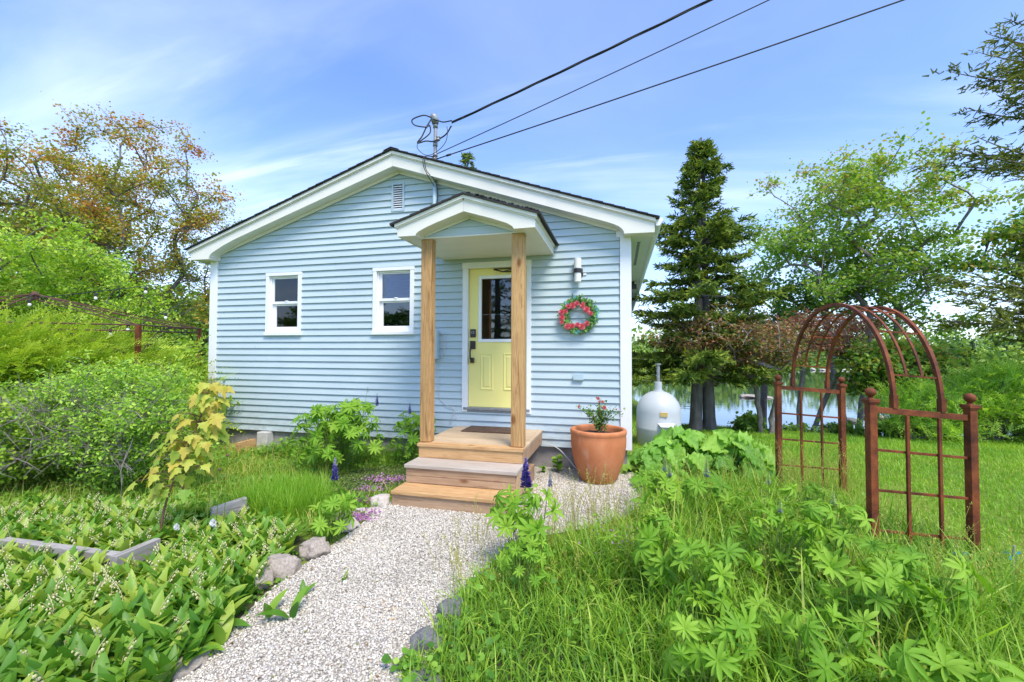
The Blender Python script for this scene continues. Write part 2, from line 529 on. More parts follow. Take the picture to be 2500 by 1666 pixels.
class MB:
    def __init__(s):
        s.V, s.F, s.rnd = [], [], []

    def add(s, vs, fs, r=None):
        b = len(s.V)
        s.V += [tuple(v) for v in vs]
        s.F += [tuple(b + i for i in f) for f in fs]
        s.rnd += [0.5 if r is None else r] * len(fs)
        return s

    def hexa(s, c):
        return s.add(c, [(3, 2, 1, 0), (4, 5, 6, 7), (0, 1, 5, 4), (1, 2, 6, 5), (2, 3, 7, 6), (3, 0, 4, 7)])

    def box(s, x0, x1, y0, y1, z0, z1):
        return s.hexa([(x0, y0, z0), (x1, y0, z0), (x1, y1, z0), (x0, y1, z0), (x0, y0, z1), (x1, y0, z1), (x1, y1, z1), (x0, y1, z1)])

    def prism(s, poly, y0, y1):
        """polygon in x,z extruded along y"""
        n = len(poly)
        vs = [(x, y0, z) for x, z in poly] + [(x, y1, z) for x, z in poly]
        fs = [tuple(range(n)), tuple(range(2 * n - 1, n - 1, -1))]
        fs += [(i, i + n, (i + 1) % n + n, (i + 1) % n) for i in range(n)]
        return s.add(vs, fs)

    def tube(s, pts, r, k=8, cap=True, rnd=None):
        pts = [Vector(p) for p in pts]
        n = len(pts)
        if not hasattr(r, '__len__'):
            r = [r] * n
        vs = []
        a = None
        for i, p in enumerate(pts):
            d = (pts[min(i + 1, n - 1)] - pts[max(i - 1, 0)])
            d = d.normalized() if d.length > 1e-9 else Vector((0, 0, 1))
            if a is None:
                a = d.orthogonal().normalized()
            a = (a - d * a.dot(d))
            a = a.normalized() if a.length > 1e-6 else d.orthogonal().normalized()
            b = d.cross(a)
            for j in range(k):
                t = 2 * math.pi * j / k
                vs.append(p + (a * math.cos(t) + b * math.sin(t)) * r[i])
        fs = []
        for i in range(n - 1):
            for j in range(k):
                fs.append((i * k + j, i * k + (j + 1) % k, (i + 1) * k + (j + 1) % k, (i + 1) * k + j))
        if cap:
            fs.append(tuple(range(k - 1, -1, -1)))
            fs.append(tuple((n - 1) * k + j for j in range(k)))
        return s.add(vs, fs, rnd)

    def lathe(s, prof, c=(0, 0, 0), k=24, cap=True):
        vs, fs = [], []
        n = len(prof)
        for r, z in prof:
            for j in range(k):
                t = 2 * math.pi * j / k
                vs.append((c[0] + r * math.cos(t), c[1] + r * math.sin(t), c[2] + z))
        for i in range(n - 1):
            for j in range(k):
                fs.append((i * k + j, i * k + (j + 1) % k, (i + 1) * k + (j + 1) % k, (i + 1) * k + j))
        if cap:
            fs.append(tuple(range(k - 1, -1, -1)))
            fs.append(tuple((n - 1) * k + j for j in range(k)))
        return s.add(vs, fs)

    def ball(s, c, r, k=12, m=8, sz=1.0):
        prof = [(max(1e-4, r * math.sin(math.pi * i / m)), -r * sz * math.cos(math.pi * i / m)) for i in range(m + 1)]
        return s.lathe(prof, c, k)

    def build(s, name, mat, parent=None, smooth=False, bevel=0, loc=None, **props):
        me = bpy.data.meshes.new(name)
        org = Vector(loc) if loc is not None else Vector((0, 0, 0))
        me.from_pydata([tuple(Vector(v) - org) for v in s.V], [], s.F)
        at = me.attributes.new('rnd', 'FLOAT', 'FACE')
        at.data.foreach_set('value', np.array(s.rnd, np.float32))
        me.materials.append(mat)
        if smooth:
            me.polygons.foreach_set('use_smooth', [True] * len(me.polygons))
        me.update()
        o = bpy.data.objects.new(name, me)
        COL.objects.link(o)
        o.location = org
        if parent is not None:
            o.parent = parent
            o.location = org - Vector(parent_origin(parent))
        if bevel:
            b = o.modifiers.new('bevel', 'BEVEL')
            b.width = bevel
            b.segments = 2
            b.limit_method = 'ANGLE'
            b.angle_limit = rad(40)
        for k_, v in props.items():
            o[k_] = v
        return o


def parent_origin(p):
    t = Vector((0, 0, 0))
    while p is not None:
        t += p.location
        p = p.parent
    return t


def empty(name, loc=(0, 0, 0), label=None, cat=None, group=None):
    o = bpy.data.objects.new(name, None)
    o.empty_display_size = 0.1
    COL.objects.link(o)
    o.location = loc
    tag(o, label, cat, group)
    return o


def tag(o, label=None, cat=None, group=None, kind=None):
    if label:
        o['label'] = label
    if cat:
        o['category'] = cat
    if group:
        o['group'] = group
    if kind:
        o['kind'] = kind
    return o


def npmesh(name, V, F, rnd=None, mat=None, parent=None, smooth=False, **props):
    """V (n,3), F (m,k) with k = 3 or 4, one value per face in rnd"""
    V = np.ascontiguousarray(V, np.float32)
    F = np.ascontiguousarray(F, np.int32)
    me = bpy.data.meshes.new(name)
    mcount, k = F.shape
    me.vertices.add(len(V))
    me.vertices.foreach_set('co', V.ravel())
    me.loops.add(mcount * k)
    me.loops.foreach_set('vertex_index', F.ravel())
    me.polygons.add(mcount)
    me.polygons.foreach_set('loop_start', np.arange(0, mcount * k, k, dtype=np.int32))
    me.polygons.foreach_set('loop_total', np.full(mcount, k, np.int32))
    if smooth:
        me.polygons.foreach_set('use_smooth', np.ones(mcount, bool))
    at = me.attributes.new('rnd', 'FLOAT', 'FACE')
    at.data.foreach_set('value', np.asarray(rnd if rnd is not None else np.full(mcount, 0.5), np.float32))
    me.materials.append(mat)
    me.update(calc_edges=True)
    o = bpy.data.objects.new(name, me)
    COL.objects.link(o)
    if parent is not None:
        o.parent = parent
        o.location = -parent_origin(parent)
    for k_, v in props.items():
        o[k_] = v
    return o


def frames(d, n):
    """rotation matrices (N,3,3): y axis along d, z axis near n"""
    d = d / np.linalg.norm(d, axis=1, keepdims=True)
    x = np.cross(d, n)
    ln = np.linalg.norm(x, axis=1, keepdims=True)
    x = np.where(ln < 1e-5, np.array([[1.0, 0, 0]]), x / np.maximum(ln, 1e-5))
    z = np.cross(x, d)
    return np.stack([x, d, z], axis=2)


def scatter(T, F, pos, R, sc):
    """copies of template T,F -> V,F arrays"""
    n = len(pos)
    sc = np.asarray(sc, float)
    if sc.ndim == 1:
        sc = np.repeat(sc[:, None], 3, 1)
    V = np.einsum('nij,nkj->nki', R, T[None] * sc[:, None, :]) + pos[:, None, :]
    k = len(T)
    FF = F[None] + (np.arange(n) * k)[:, None, None]
    return V.reshape(-1, 3), FF.reshape(-1, F.shape[1])


def unit(n, rng):
    v = rng.normal(size=(n, 3))
    return v / np.linalg.norm(v, axis=1, keepdims=True)


LEAF_T = np.array([(0, 0, 0), (0.36, 0.5, 0.06), (0, 1, -0.08), (-0.36, 0.5, 0.06)], float)
LEAF_F = np.array([(0, 1, 2, 3)])
BROAD_T = np.array([(0, 0, 0), (0.34, 0.28, 0.05), (0.30, 0.72, 0.02), (0, 1, -0.1), (-0.30, 0.72, 0.02), (-0.34, 0.28, 0.05)], float)
BROAD_F = np.array([(0, 1, 2, 3), (0, 3, 4, 5)])


def strip(width, segs, bend, fold=0.0, prof=None):
    """a blade along +y bending towards -z... returns quads"""
    vs, fs = [], []
    y = z = 0.0
    ang = 0.0
    for i in range(segs + 1):
        t = i / segs
        w_ = width * (prof(t) if prof else (1 - t) ** 0.6) * 0.5
        w_ = max(w_, width * 0.02)
        vs += [(-w_, y, z + fold * w_), (w_, y, z + fold * w_)]
        ang = bend * t
        y += math.cos(ang) / segs
        z -= math.sin(ang) / segs
    for i in range(segs):
        a = 2 * i
        fs.append((a, a + 1, a + 3, a + 2))
    return np.array(vs), np.array(fs)


def pip(x, y, poly):
    """vectorised point in polygon"""
    poly = np.asarray(poly, float)
    ins = np.zeros(len(x), bool)
    j = len(poly) - 1
    for i in range(len(poly)):
        xi, yi = poly[i]
        xj, yj = poly[j]
        c = ((yi > y) != (yj > y)) & (x < (xj - xi) * (y - yi) / (yj - yi + 1e-12) + xi)
        ins ^= c
        j = i
    return ins


def sample_poly(poly, n, rng):
    poly = np.asarray(poly, float)
    lo, hi = poly.min(0), poly.max(0)
    outp = []
    tot = 0
    while tot < n:
        p = rng.uniform(lo, hi, size=(n * 2, 2))
        p = p[pip(p[:, 0], p[:, 1], poly)]
        outp.append(p)
        tot += len(p)
    return np.concatenate(outp)[:n]


def site(a, b):
    """lot axes: a metres to the right and b metres ahead along the path's line of approach"""
    return (0.9704 * a - 0.2414 * b, -5.95 + 0.2414 * a + 0.9704 * b)


def sstep(a, b, x):
    t = np.clip((x - a) / (b - a), 0, 1)
    return t * t * (3 - 2 * t)


def ground_h(x, y):
    x = np.asarray(x, float)
    y = np.asarray(y, float)
    d = -0.2414 * x + 0.9704 * (y + 5.95)
    a = 0.9704 * x + 0.2414 * (y + 5.95)
    lake = sstep(-12, -7, x + 0.0 * y)                      # woods, not water, on the far left
    h = -0.36 * sstep(6.2, 11.5, d) * sstep(0.0, 1.2, x)
    shift = 8.0 * sstep(1.1, 0.3, x) - 2.6 * sstep(4.5, 9.5, a)
    h = h - 1.7 * sstep(11.8, 15.2, d - shift) * lake * (1 - sstep(66, 72, d))
    h = h + sstep(68, 200, d) * 5.0
    h = h + sstep(-30, -120, x) * 4
    return h


def gh(x, y):
    return float(ground_h(np.array([x]), np.array([y]))[0])

# ================================================================== SETTING
def make_ground():
    def axis(lo, hi, fine, far):
        a = list(np.arange(lo, hi + 1e-6, fine))
        st = fine
        v = hi
        b = []
        while v < far:
            st *= 1.22
            v += st
            b.append(v)
        st = fine
        v = lo
        c = []
        while v > -far:
            st *= 1.22
            v -= st
            c.append(v)
        return np.array(c[::-1] + a + b)
    xs = axis(-9, 10, 0.22, 900)
    ys = axis(-6, 17, 0.22, 900)
    X, Y = np.meshgrid(xs, ys)
    Z = ground_h(X, Y)
    V = np.stack([X.ravel(), Y.ravel(), Z.ravel()], 1)
    nx = len(xs)
    i, j = np.meshgrid(np.arange(len(xs) - 1), np.arange(len(ys) - 1))
    a = (j * nx + i).ravel()
    F = np.stack([a, a + 1, a + nx + 1, a + nx], 1)
    o = npmesh('ground', V, F, None, M['ground'], smooth=True)
    tag(o, kind='structure')


make_ground()
wm = MB()
wm.add([(-300, 4, -0.98), (420, 4, -0.98), (420, 200, -0.98), (-300, 200, -0.98)], [(0, 1, 2, 3)])
tag(wm.build('water', M['water']), kind='structure')

PATH = [(-2.36, -1.78), (-2.34, -2.15), (-2.30, -2.55), (-2.28, -2.95), (-2.28, -3.25), (-2.26, -3.55), (-2.16, -3.85), (-2.08, -4.10), (-2.1, -4.6), (-2.2, -5.6),
        (-0.85, -5.6), (-0.93, -4.4), (-0.95, -3.75), (-0.97, -3.35), (-0.93, -2.8), (-0.78, -2.3), (-0.30, -1.95), (0.10, -1.55), (0.30, -1.0), (0.22, -0.3), (0.16, 0.06), (-2.3, 0.06)]


def flat_sheet(name, poly, z, mat, kind='structure', sub=0.18, amp=0.008):
    """sheet following the ground, its rim ragged"""
    bm = bmesh.new()
    pts = []
    n = len(poly)
    for i in range(n):
        a, b = Vector(poly[i]), Vector(poly[(i + 1) % n])
        k = max(1, int((b - a).length / sub))
        for q in range(k):
            p = a.lerp(b, q / k)
            d = mnoise.noise(Vector((p.x * 5, p.y * 5, 1.3))) * 0.05
            pts.append((p.x + d, p.y + d * 0.6))
    vs = [bm.verts.new((x, y, gh(x, y) + z)) for x, y in pts]
    bm.faces.new(vs)
    bmesh.ops.triangulate(bm, faces=bm.faces[:])
    me = bpy.data.meshes.new(name)
    bm.to_mesh(me)
    bm.free()
    me.materials.append(mat)
    o = bpy.data.objects.new(name, me)
    COL.objects.link(o)
    return tag(o, kind=kind)


flat_sheet('gravel_path', PATH, 0.012, M['gravel'])
LILYBED = [(-5.9, -2.75), (-4.8, -2.55), (-3.6, -2.45), (-2.9, -2.6), (-2.42, -2.9), (-2.30, -3.35), (-2.18, -3.75), (-2.02, -4.05), (-2.08, -5.0), (-4.0, -5.2), (-6.2, -3.9)]
flat_sheet('planting_bed', LILYBED, 0.007, M['bed'])
GRASSBED = [(-0.9, -4.9), (-0.94, -3.6), (-0.90, -2.9), (-0.6, -2.3), (0.0, -1.75), (0.35, -1.0), (0.5, -0.75), (1.3, -0.75), (2.2, -0.55), (2.6, -1.3), (3.0, -2.3), (2.9, -3.4), (2.4, -4.6), (1.0, -5.2)]
flat_sheet('meadow_soil', GRASSBED, 0.006, M['bed'])

# ================================================================== COTTAGE
cottage = empty('cottage', (-3.3, 0, 0), 'pale blue clapboard cottage with a yellow door and cream gable trim', 'cottage')
XL, XR, XA = -6.80, 0.154, -3.262
LENY = 11.6


def rake_low(x):
    return 4.36 - (0.3224 if x < XA else 0.339) * abs(x - (-3.255))


OPEN = [(-5.655, -4.972, 1.868, 2.892), (-3.680, -2.990, 1.868, 2.892), (-2.215, -1.20, 0.745, 2.900), (-3.383, -3.166, 3.742, 4.188)]
EXPO = 0.1035
Z0 = 0.312
nrow = int((4.36 - Z0) / EXPO) + 1


def clap(x0, x1, za, zb, zrow, parent, mat, yoff=0.0, clipf=None, back=0.09):
    """one lapped board piece between za and zb of the row that starts at zrow"""
    def yf(z):
        return yoff - 0.029 + 0.023 * (z - zrow) / EXPO
    zb_ = zb - 0.0012
    a0, a1, b0, b1 = x0, x1, x0, x1
    if clipf:
        l0, r0 = clipf(za)
        l1, r1 = clipf(zb_)
        a0, a1 = max(x0, l0), min(x1, r0)
        b0, b1 = max(x0, l1), min(x1, r1)
        if a1 - a0 < 0.02:
            return
        if b1 - b0 < 0.02:
            mid = (b0 + b1) / 2
            b0, b1 = mid - 0.01, mid + 0.01
    mb = MB()
    mb.hexa([(a0, yf(za), za), (a1, yf(za), za), (a1, yoff + back, za), (a0, yoff + back, za),
             (b0, yf(zb_), zb_), (b1, yf(zb_), zb_), (b1, yoff + back, zb_), (b0, yoff + back, zb_)])
    mb.build('clapboard', mat, parent)


def clap2(x0, x1, z0, z1):
    """a run of siding: long runs are made of two lengths butted together"""
    l, r = gclip(z0)
    a, b = max(x0, l), min(x1, r)
    if b - a > 2.2 and random.random() < 0.55:
        j = random.uniform(a + 0.6, b - 0.6)
        clap(x0, j - 0.001, z0, z1, z0, cottage, M['siding'], clipf=gclip)
        clap(j + 0.001, x1, z0, z1, z0, cottage, M['siding'], clipf=gclip)
    else:
        clap(x0, x1, z0, z1, z0, cottage, M['siding'], clipf=gclip)


def gclip(z):
    l = -3.255 - (4.40 - z) / 0.3224
    r = -3.255 + (4.40 - z) / 0.339
    return max(l, -6.648), min(r, 0.004)


for i in range(nrow):
    z0, z1 = Z0 + i * EXPO, Z0 + (i + 1) * EXPO
    ops = sorted([o for o in OPEN if o[2] < z1 - 0.002 and o[3] > z0 + 0.002])
    xs = -6.648
    for ox0, ox1, oz0, oz1 in ops:
        clap2(xs, ox0, z0, z1)
        if oz1 < z1 - 0.004:
            clap(ox0, ox1, max(oz1, z0), z1, z0, cottage, M['siding'], clipf=gclip)
        if oz0 > z0 + 0.004:
            clap(ox0, ox1, z0, min(oz0, z1), z0, cottage, M['siding'], clipf=gclip)
        xs = ox1
    clap2(xs, 0.004, z0, z1)

# other walls, floor and foundation
mb = MB()
mb.box(XL + 0.02, XL + 0.12, 0.095, LENY, 0.30, 3.2)
mb.box(XR - 0.12, XR - 0.02, 0.095, LENY, 0.30, 3.2)
mb.box(XL + 0.125, XR - 0.125, LENY - 0.1, LENY, 0.30, 3.2)
mb.build('wall', M['siding'], cottage)
MB().box(XL + 0.125, XR - 0.125, 0.1, LENY - 0.105, 3.205, 3.225).build('ceiling', M['dark'], cottage)
MB().prism([(XL + 0.03, 3.21), (XR - 0.03, 3.21), (XR - 0.03, 3.30), (XA, 4.50), (XL + 0.03, 3.30)], LENY - 0.09, LENY - 0.005).build('rear_gable', M['siding'], cottage)
MB().box(XL + 0.13, XR - 0.13, 0.1, LENY - 0.11, 0.25, 0.55).build('floor_slab', M['dark'], cottage)
mb = MB()
mb.box(XL + 0.05, XR - 0.06, 0.03, 0.16, -0.4, 0.308)
mb.box(XR - 0.2, XR - 0.06, 0.165, LENY, -2.2, 0.298)
mb.box(XL + 0.05, XL + 0.2, 0.165, LENY, -0.4, 0.298)
mb.build('foundation', M['concrete'], cottage)
for x0, x1, xs0, xs1 in ((XL, -6.652, XL, XL + 0.018), (0.008, XR, XR - 0.018, XR)):
    b = MB()
    b.box(x0, x1, -0.040, 0.0, 0.322, 3.145)
    b.box(xs0, xs1, 0.002, 0.12, 0.322, 3.145)
    fx0, fx1 = (-6.652, -6.61) if x0 < -1 else (-0.02, 0.0615)
    if x0 < -1:
        b.box(fx0 - 0.02, fx1 + 0.01, -0.0335, -0.030, 3.1455, 3.235)
    else:
        b.box(fx0 - 0.02, fx1, -0.0335, -0.030, 3.1455, 3.25)
    b.build('corner_board', M['white'], cottage, bevel=0.002)


def roofline(x, d=0.0):
    return (4.60 if True else 0) - (0.337 if x < XA else 0.343) * abs(x - XA) - d


# rake boards with curved tails, left and right
LT = [(-7.014, 3.139), (-6.635, 3.137), (-6.630, 3.165), (-6.612, 3.200), (-6.580, 3.232), (-6.512, 3.268), (-6.349, 3.345), (-6.127, 3.434)]
RTL = [(0.437, 3.135), (0.061, 3.140), (0.057, 3.170), (0.035, 3.205), (-0.005, 3.240), (-0.07, 3.274), (-0.175, 3.315)]
lp = [(-7.014, roofline(-7.014, 0.075))] + LT + [(-3.2563, 4.36), (-3.2563, roofline(XA, 0.075))]
rp = [(0.437, roofline(0.437, 0.075))] + RTL + [(-3.2537, 4.36), (-3.2537, roofline(XA, 0.075))]
MB().prism(lp, -0.22, -0.002).build('rake_board', M['trim'], cottage)
MB().prism(rp, -0.22, -0.002).build('rake_board', M['trim'], cottage)


def slopeband(xa, xb, d0, d1, y0, y1, mb):
    """band parallel to the roof slope between depths d0 and d1 below the roof line"""
    mb.prism([(xa, roofline(xa, d0)), (xb, roofline(xb, d0)), (xb, roofline(xb, d1)), (xa, roofline(xa, d1))], y0, y1)


for xa, xb in ((-7.044, XA - 0.001), (XA + 0.001, 0.447)):
    t_ = MB()
    slopeband(xa, xb, 0.020, 0.062, -0.252, -0.002, t_)
    slopeband(xa + 0.004 if xb < -3 else xa, xb if xb < -3 else xb - 0.004, 0.0625, 0.0745, -0.236, -0.002, t_)
    t_.build('crown_trim', M['trim'], cottage)
# frieze strip where the overhang meets the wall
for sgn, xs_ in ((-1, np.linspace(-6.60, -3.257, 3)), (1, np.linspace(-3.253, -0.02, 3))):
    a, b = xs_[0], xs_[-1]
    MB().prism([(a, rake_low(a) + 0.01), (b, rake_low(b) + 0.01), (b, rake_low(b) - 0.045), (a, rake_low(a) - 0.045)], -0.052, -0.030).build('frieze', M['trim'], cottage)
# roof: deck and shingle courses
rf = MB()
for sg, xe in ((-1, -7.075), (1, 0.475)):
    xa, xb = sorted((XA + sg * 0.001, xe))
    slopeband(xa, xb, 0.008, 0.0195, -0.268, LENY + 0.3, rf)
ncr = 27
for sg, xe in ((-1, -7.095), (1, 0.495)):
    for k in range(ncr):
        xa = XA + (xe - XA) * k / ncr
        xb = XA + (xe - XA) * (k + 1) / ncr
        j = 0.010 * random.random()
        y0 = -0.272 - j
        p = [(xa, roofline(xa) - 0.0065), (xb, roofline(xb) - 0.0065), (xb, roofline(xb) + 0.012), (xa, roofline(xa) + 0.004)]
        if sg < 0:
            p = p[::-1]
        rf.prism(p, y0, LENY + 0.3)
for k in range(14):
    xw = 0.11 + 0.01 * random.random()
    rf.hexa([(XA - xw, -0.285 + k * 0.84, roofline(XA - xw) + 0.014), (XA, -0.285 + k * 0.84, 4.614), (XA, 0.56 + k * 0.84, 4.614), (XA - xw, 0.56 + k * 0.84, roofline(XA - xw) + 0.014),
             (XA - xw, -0.285 + k * 0.84, roofline(XA - xw) + 0.022), (XA, -0.285 + k * 0.84, 4.624), (XA, 0.56 + k * 0.84, 4.624), (XA - xw, 0.56 + k * 0.84, roofline(XA - xw) + 0.022)])
    rf.hexa([(XA + 0.001, -0.285 + k * 0.84, 4.614), (XA + xw, -0.285 + k * 0.84, roofline(XA + xw) + 0.014), (XA + xw, 0.56 + k * 0.84, roofline(XA + xw) + 0.014), (XA + 0.001, 0.56 + k * 0.84, 4.614),
             (XA + 0.001, -0.285 + k * 0.84, 4.624), (XA + xw, -0.285 + k * 0.84, roofline(XA + xw) + 0.022), (XA + xw, 0.56 + k * 0.84, roofline(XA + xw) + 0.022), (XA + 0.001, 0.56 + k * 0.84, 4.624)])
rf.build('roof', M['shingle'], cottage)
# eave soffits, fascias, gutters along both sides
for sg, xi, xo in ((1, 0.157, 0.425), (-1, -6.803, -7.005)):
    a, b = sorted((xi, xo))
    s_ = MB().box(a, b, 0.0, LENY, 3.155, 3.175).build('soffit', M['trim'], cottage)
    if sg > 0:
        v = MB()
        for q in range(30):
            v.box(0.245, 0.285, 0.35 + q * 0.055, 0.35 + q * 0.055 + 0.035, 3.151, 3.1535)
        v.box(0.238, 0.292, 0.32, 0.345, 3.150, 3.1535)
        v.build('soffit_vent', M['galv'], s_)
    a, b = sorted((xo + sg * 0.001, xo + sg * 0.022))
    MB().box(a, b, -0.001, LENY, 3.13, 3.30).build('fascia', M['trim'], cottage)
    g0 = xo + sg * 0.024
    g1 = xo + sg * 0.115
    g2 = xo + sg * 0.075
    gu = MB()
    pl = [(g0, 3.225), (g2, 3.225), (g1, 3.285), (g1, 3.322), (g1 - sg * 0.006, 3.322), (g1 - sg * 0.008, 3.29), (g2 - sg * 0.002, 3.232), (g0 + sg * 0.006, 3.232), (g0 + sg * 0.006, 3.322), (g0, 3.322)]
    if sg < 0:
        pl = pl[::-1]
    gu.prism(pl, -0.19, LENY)
    pc = [(g0, 3.224), (g2, 3.224), (g1 + sg * 0.001, 3.285), (g1 + sg * 0.001, 3.323), (g0, 3.323)]
    gu.prism(pc if sg > 0 else pc[::-1], -0.196, -0.191)
    gu.build('gutter', M['vinyl'], cottage)


# ---- windows
def window(x0, x1, z0, z1, glass_u, glass_l, cover):
    fr = MB()
    c = 0.062
    fr.box(x0, x0 + c, -0.040, 0.0, z0 + 0.045, z1 - 0.052)
    fr.box(x1 - c, x1, -0.040, 0.0, z0 + 0.045, z1 - 0.052)
    fr.box(x0 - 0.004, x1 + 0.004, -0.043, 0.0, z1 - 0.052, z1)
    wn = fr.build('window', M['white'], cottage, bevel=0.003)
    jm = MB()
    xi0, xi1 = x0 + c + 0.001, x1 - c - 0.001
    zi0, zi1 = z0 + 0.046, z1 - 0.053
    jm.box(xi0 - 0.03, xi0 + 0.022, 0.001, 0.10, zi0, zi1)
    jm.box(xi1 - 0.022, xi1 + 0.03, 0.001, 0.10, zi0, zi1)
    jm.box(xi0 + 0.0225, xi1 - 0.0225, 0.001, 0.10, zi1 - 0.022, zi1 + 0.03)
    jm.box(xi0 + 0.0225, xi1 - 0.0225, 0.001, 0.10, zi0 - 0.02, zi0 + 0.03)
    jm.build('window_frame', M['vinyl'], wn)
    MB().box(x0 - 0.012, x1 + 0.012, -0.058, 0.0, z0 - 0.004, z0 + 0.043).build('sill', M['white'], wn, bevel=0.003)
    for (gx0, gx1, gz0, gz1), y, ob in ((glass_u, 0.018, zi1 - 0.023), (glass_l, 0.052, None)):
        sa = MB()
        sx0, sx1 = xi0 + 0.023, xi1 - 0.023
        top = ob if ob else gz1 + 0.034
        bot = gz0 - 0.040 if ob else zi0 + 0.031
        sa.box(sx0, gx0, y, y + 0.03, bot, top)
        sa.box(gx1, sx1, y, y + 0.03, bot, top)
        sa.box(gx0, gx1, y, y + 0.03, gz1, top)
        sa.box(gx0, gx1, y, y + 0.03, bot, gz0)
        if ob:
            mx = (gx0 + gx1) / 2
            sa.lathe([(0.032, 0), (0.026, 0.010), (0.0, 0.013)], (mx, y + 0.012, gz0 + 0.0005), 14)
        sa.build('sash', M['vinyl'], wn, bevel=0.002)
        MB().box(gx0 - 0.003, gx1 + 0.003, y + 0.012, y + 0.016, gz0 - 0.003, gz1 + 0.003).build('pane', M['glass'], wn)
    if cover == 'blind':
        bl = MB()
        gx0, gx1, gz0, gz1 = glass_u
        nb = 9
        h = (gz1 + 0.02 - gz0 + 0.03) / nb
        for q in range(nb):
            zb = gz0 - 0.03 + q * h
            bl.add([(gx0 + 0.012, 0.11, zb), (gx1, 0.11, zb), (gx1, 0.102, zb + h / 2), (gx0 + 0.012, 0.102, zb + h / 2), (gx1, 0.11, zb + h), (gx0 + 0.012, 0.11, zb + h)],
                   [(0, 1, 2, 3), (3, 2, 4, 5)])
        bl.build('blind', M['blind'], wn)
    else:
        cu = MB()
        gx0, gx1 = glass_u[0], glass_u[1]
        pts = [(gx0 - 0.02 + q * 0.012, 0.12 + 0.010 * math.sin(q * 1.9)) for q in range(13)]
        vs = [(x, y, z0 + 0.02) for x, y in pts] + [(x, y, z1 - 0.05) for x, y in pts]
        cu.add(vs, [(i, i + 1, i + 14, i + 13) for i in range(12)])
        cu.build('curtain', M['curtain'], wn, smooth=True)
    return wn


window(-5.655, -4.972, 1.868, 2.892, (-5.535, -5.060, 2.424, 2.797), (-5.520, -5.075, 2.008, 2.355), 'curtain')
window(-3.680, -2.990, 1.868, 2.892, (-3.552, -3.084, 2.424, 2.797), (-3.548, -3.080, 2.000, 2.360), 'blind')

# ---- door
cs = MB()
cs.box(-2.215, -2.135, -0.040, 0.0, 0.747, 2.815)
cs.box(-1.262, -1.198, -0.040, 0.0, 0.747, 2.815)
cs.box(-2.220, -1.193, -0.044, 0.0, 2.8155, 2.902)
cs.box(-2.215, -2.135, 0.001, 0.12, 0.747, 2.90)
cs.box(-1.240, -1.200, 0.001, 0.12, 0.747, 2.90)
cs.box(-2.1345, -1.2405, 0.001, 0.12, 2.826, 2.90)
cs.build('door_frame', M['white'], cottage, bevel=0.003)
DX0, DX1, DZ0, DZ1 = -2.130, -1.245, 0.815, 2.822
GX0, GX1, GZ0, GZ1 = -1.945, -1.430, 1.788, 2.668
sl = MB()
y0, y1 = 0.022, 0.066
sl.box(DX0, GX0, y0, y1, DZ0, DZ1)
sl.box(GX1, DX1, y0, y1, DZ0, DZ1)
sl.box(GX0, GX1, y0, y1, GZ1, DZ1)
sl.box(GX0, GX1, y0, y1, DZ0, GZ0)
door = sl.build('door', M['yellow'], cottage)
for pxa, pxb in ((-1.958, -1.762), (-1.612, -1.416)):
    pm = MB()
    za, zb = 1.058, 1.592
    yb, yt, yd = y0 - 0.0005, y0 - 0.009, y0 - 0.002
    ring = [(0.0, yb), (0.008, yt), (0.020, yt), (0.032, yd), (0.044, yd), (0.058, yt), (0.062, yt)]
    vs = []
    for o_, y_ in ring:
        vs += [(pxa + o_, y_, za + o_), (pxb - o_, y_, za + o_), (pxb - o_, y_, zb - o_), (pxa + o_, y_, zb - o_)]
    fs = []
    for q in range(len(ring) - 1):
        for e in range(4):
            fs.append((q * 4 + e, q * 4 + (e + 1) % 4, q * 4 + 4 + (e + 1) % 4, q * 4 + 4 + e))
    b_ = 4 * (len(ring) - 1)
    fs.append((b_, b_ + 1, b_ + 2, b_ + 3))
    pm.add(vs, fs)
    pm.build('panel', M['yellow'], door)
gf = MB()
gf.box(-1.986, GX0 + 0.004, 0.008, 0.0215, 1.748, 2.710)
gf.box(GX1 - 0.004, -1.388, 0.008, 0.0215, 1.748, 2.710)
gf.box(GX0 + 0.0045, GX1 - 0.0045, 0.008, 0.0215, GZ1 - 0.004, 2.710)
gf.box(GX0 + 0.0045, GX1 - 0.0045, 0.008, 0.0215, 1.748, GZ0 + 0.004)
gf.build('glass_frame', M['vinyl'], door, bevel=0.004)
MB().box(GX0 - 0.002, GX1 + 0.002, 0.040, 0.046, GZ0 - 0.002, GZ1 + 0.002).build('pane', M['glass'], door)
kp = MB().box(-2.106, -2.024, -0.006, 0.0215, 1.818, 1.936)
kp.build('keypad', M['black'], door, bevel=0.006)
kk = MB()
for q in range(3):
    for e in range(2):
        kk.box(-2.090 + e * 0.030, -2.070 + e * 0.030, -0.0095, -0.0065, 1.900 - q * 0.016, 1.910 - q * 0.016)
kk.build('keypad_button', M['galv'], door)
hd = MB()
hd.box(-2.108, -2.028, -0.004, 0.0215, 1.648, 1.766)
hd.box(-2.092, -2.044, -0.045, 0.0215, 1.448, 1.522)
hd.tube([(-2.082, -0.004, 1.66), (-2.085, -0.048, 1.645), (-2.085, -0.060, 1.60), (-2.084, -0.060, 1.53), (-2.080, -0.035, 1.48)], 0.0115, 8)
hd.build('handle', M['black'], door, bevel=0.004)
th = MB()
th.box(-2.19, -1.215, -0.052, 0.10, 0.778, 0.812)
th.box(-2.17, -1.235, -0.036, 0.02, 0.748, 0.777)
th.build('threshold', M['galv'], cottage, bevel=0.003)
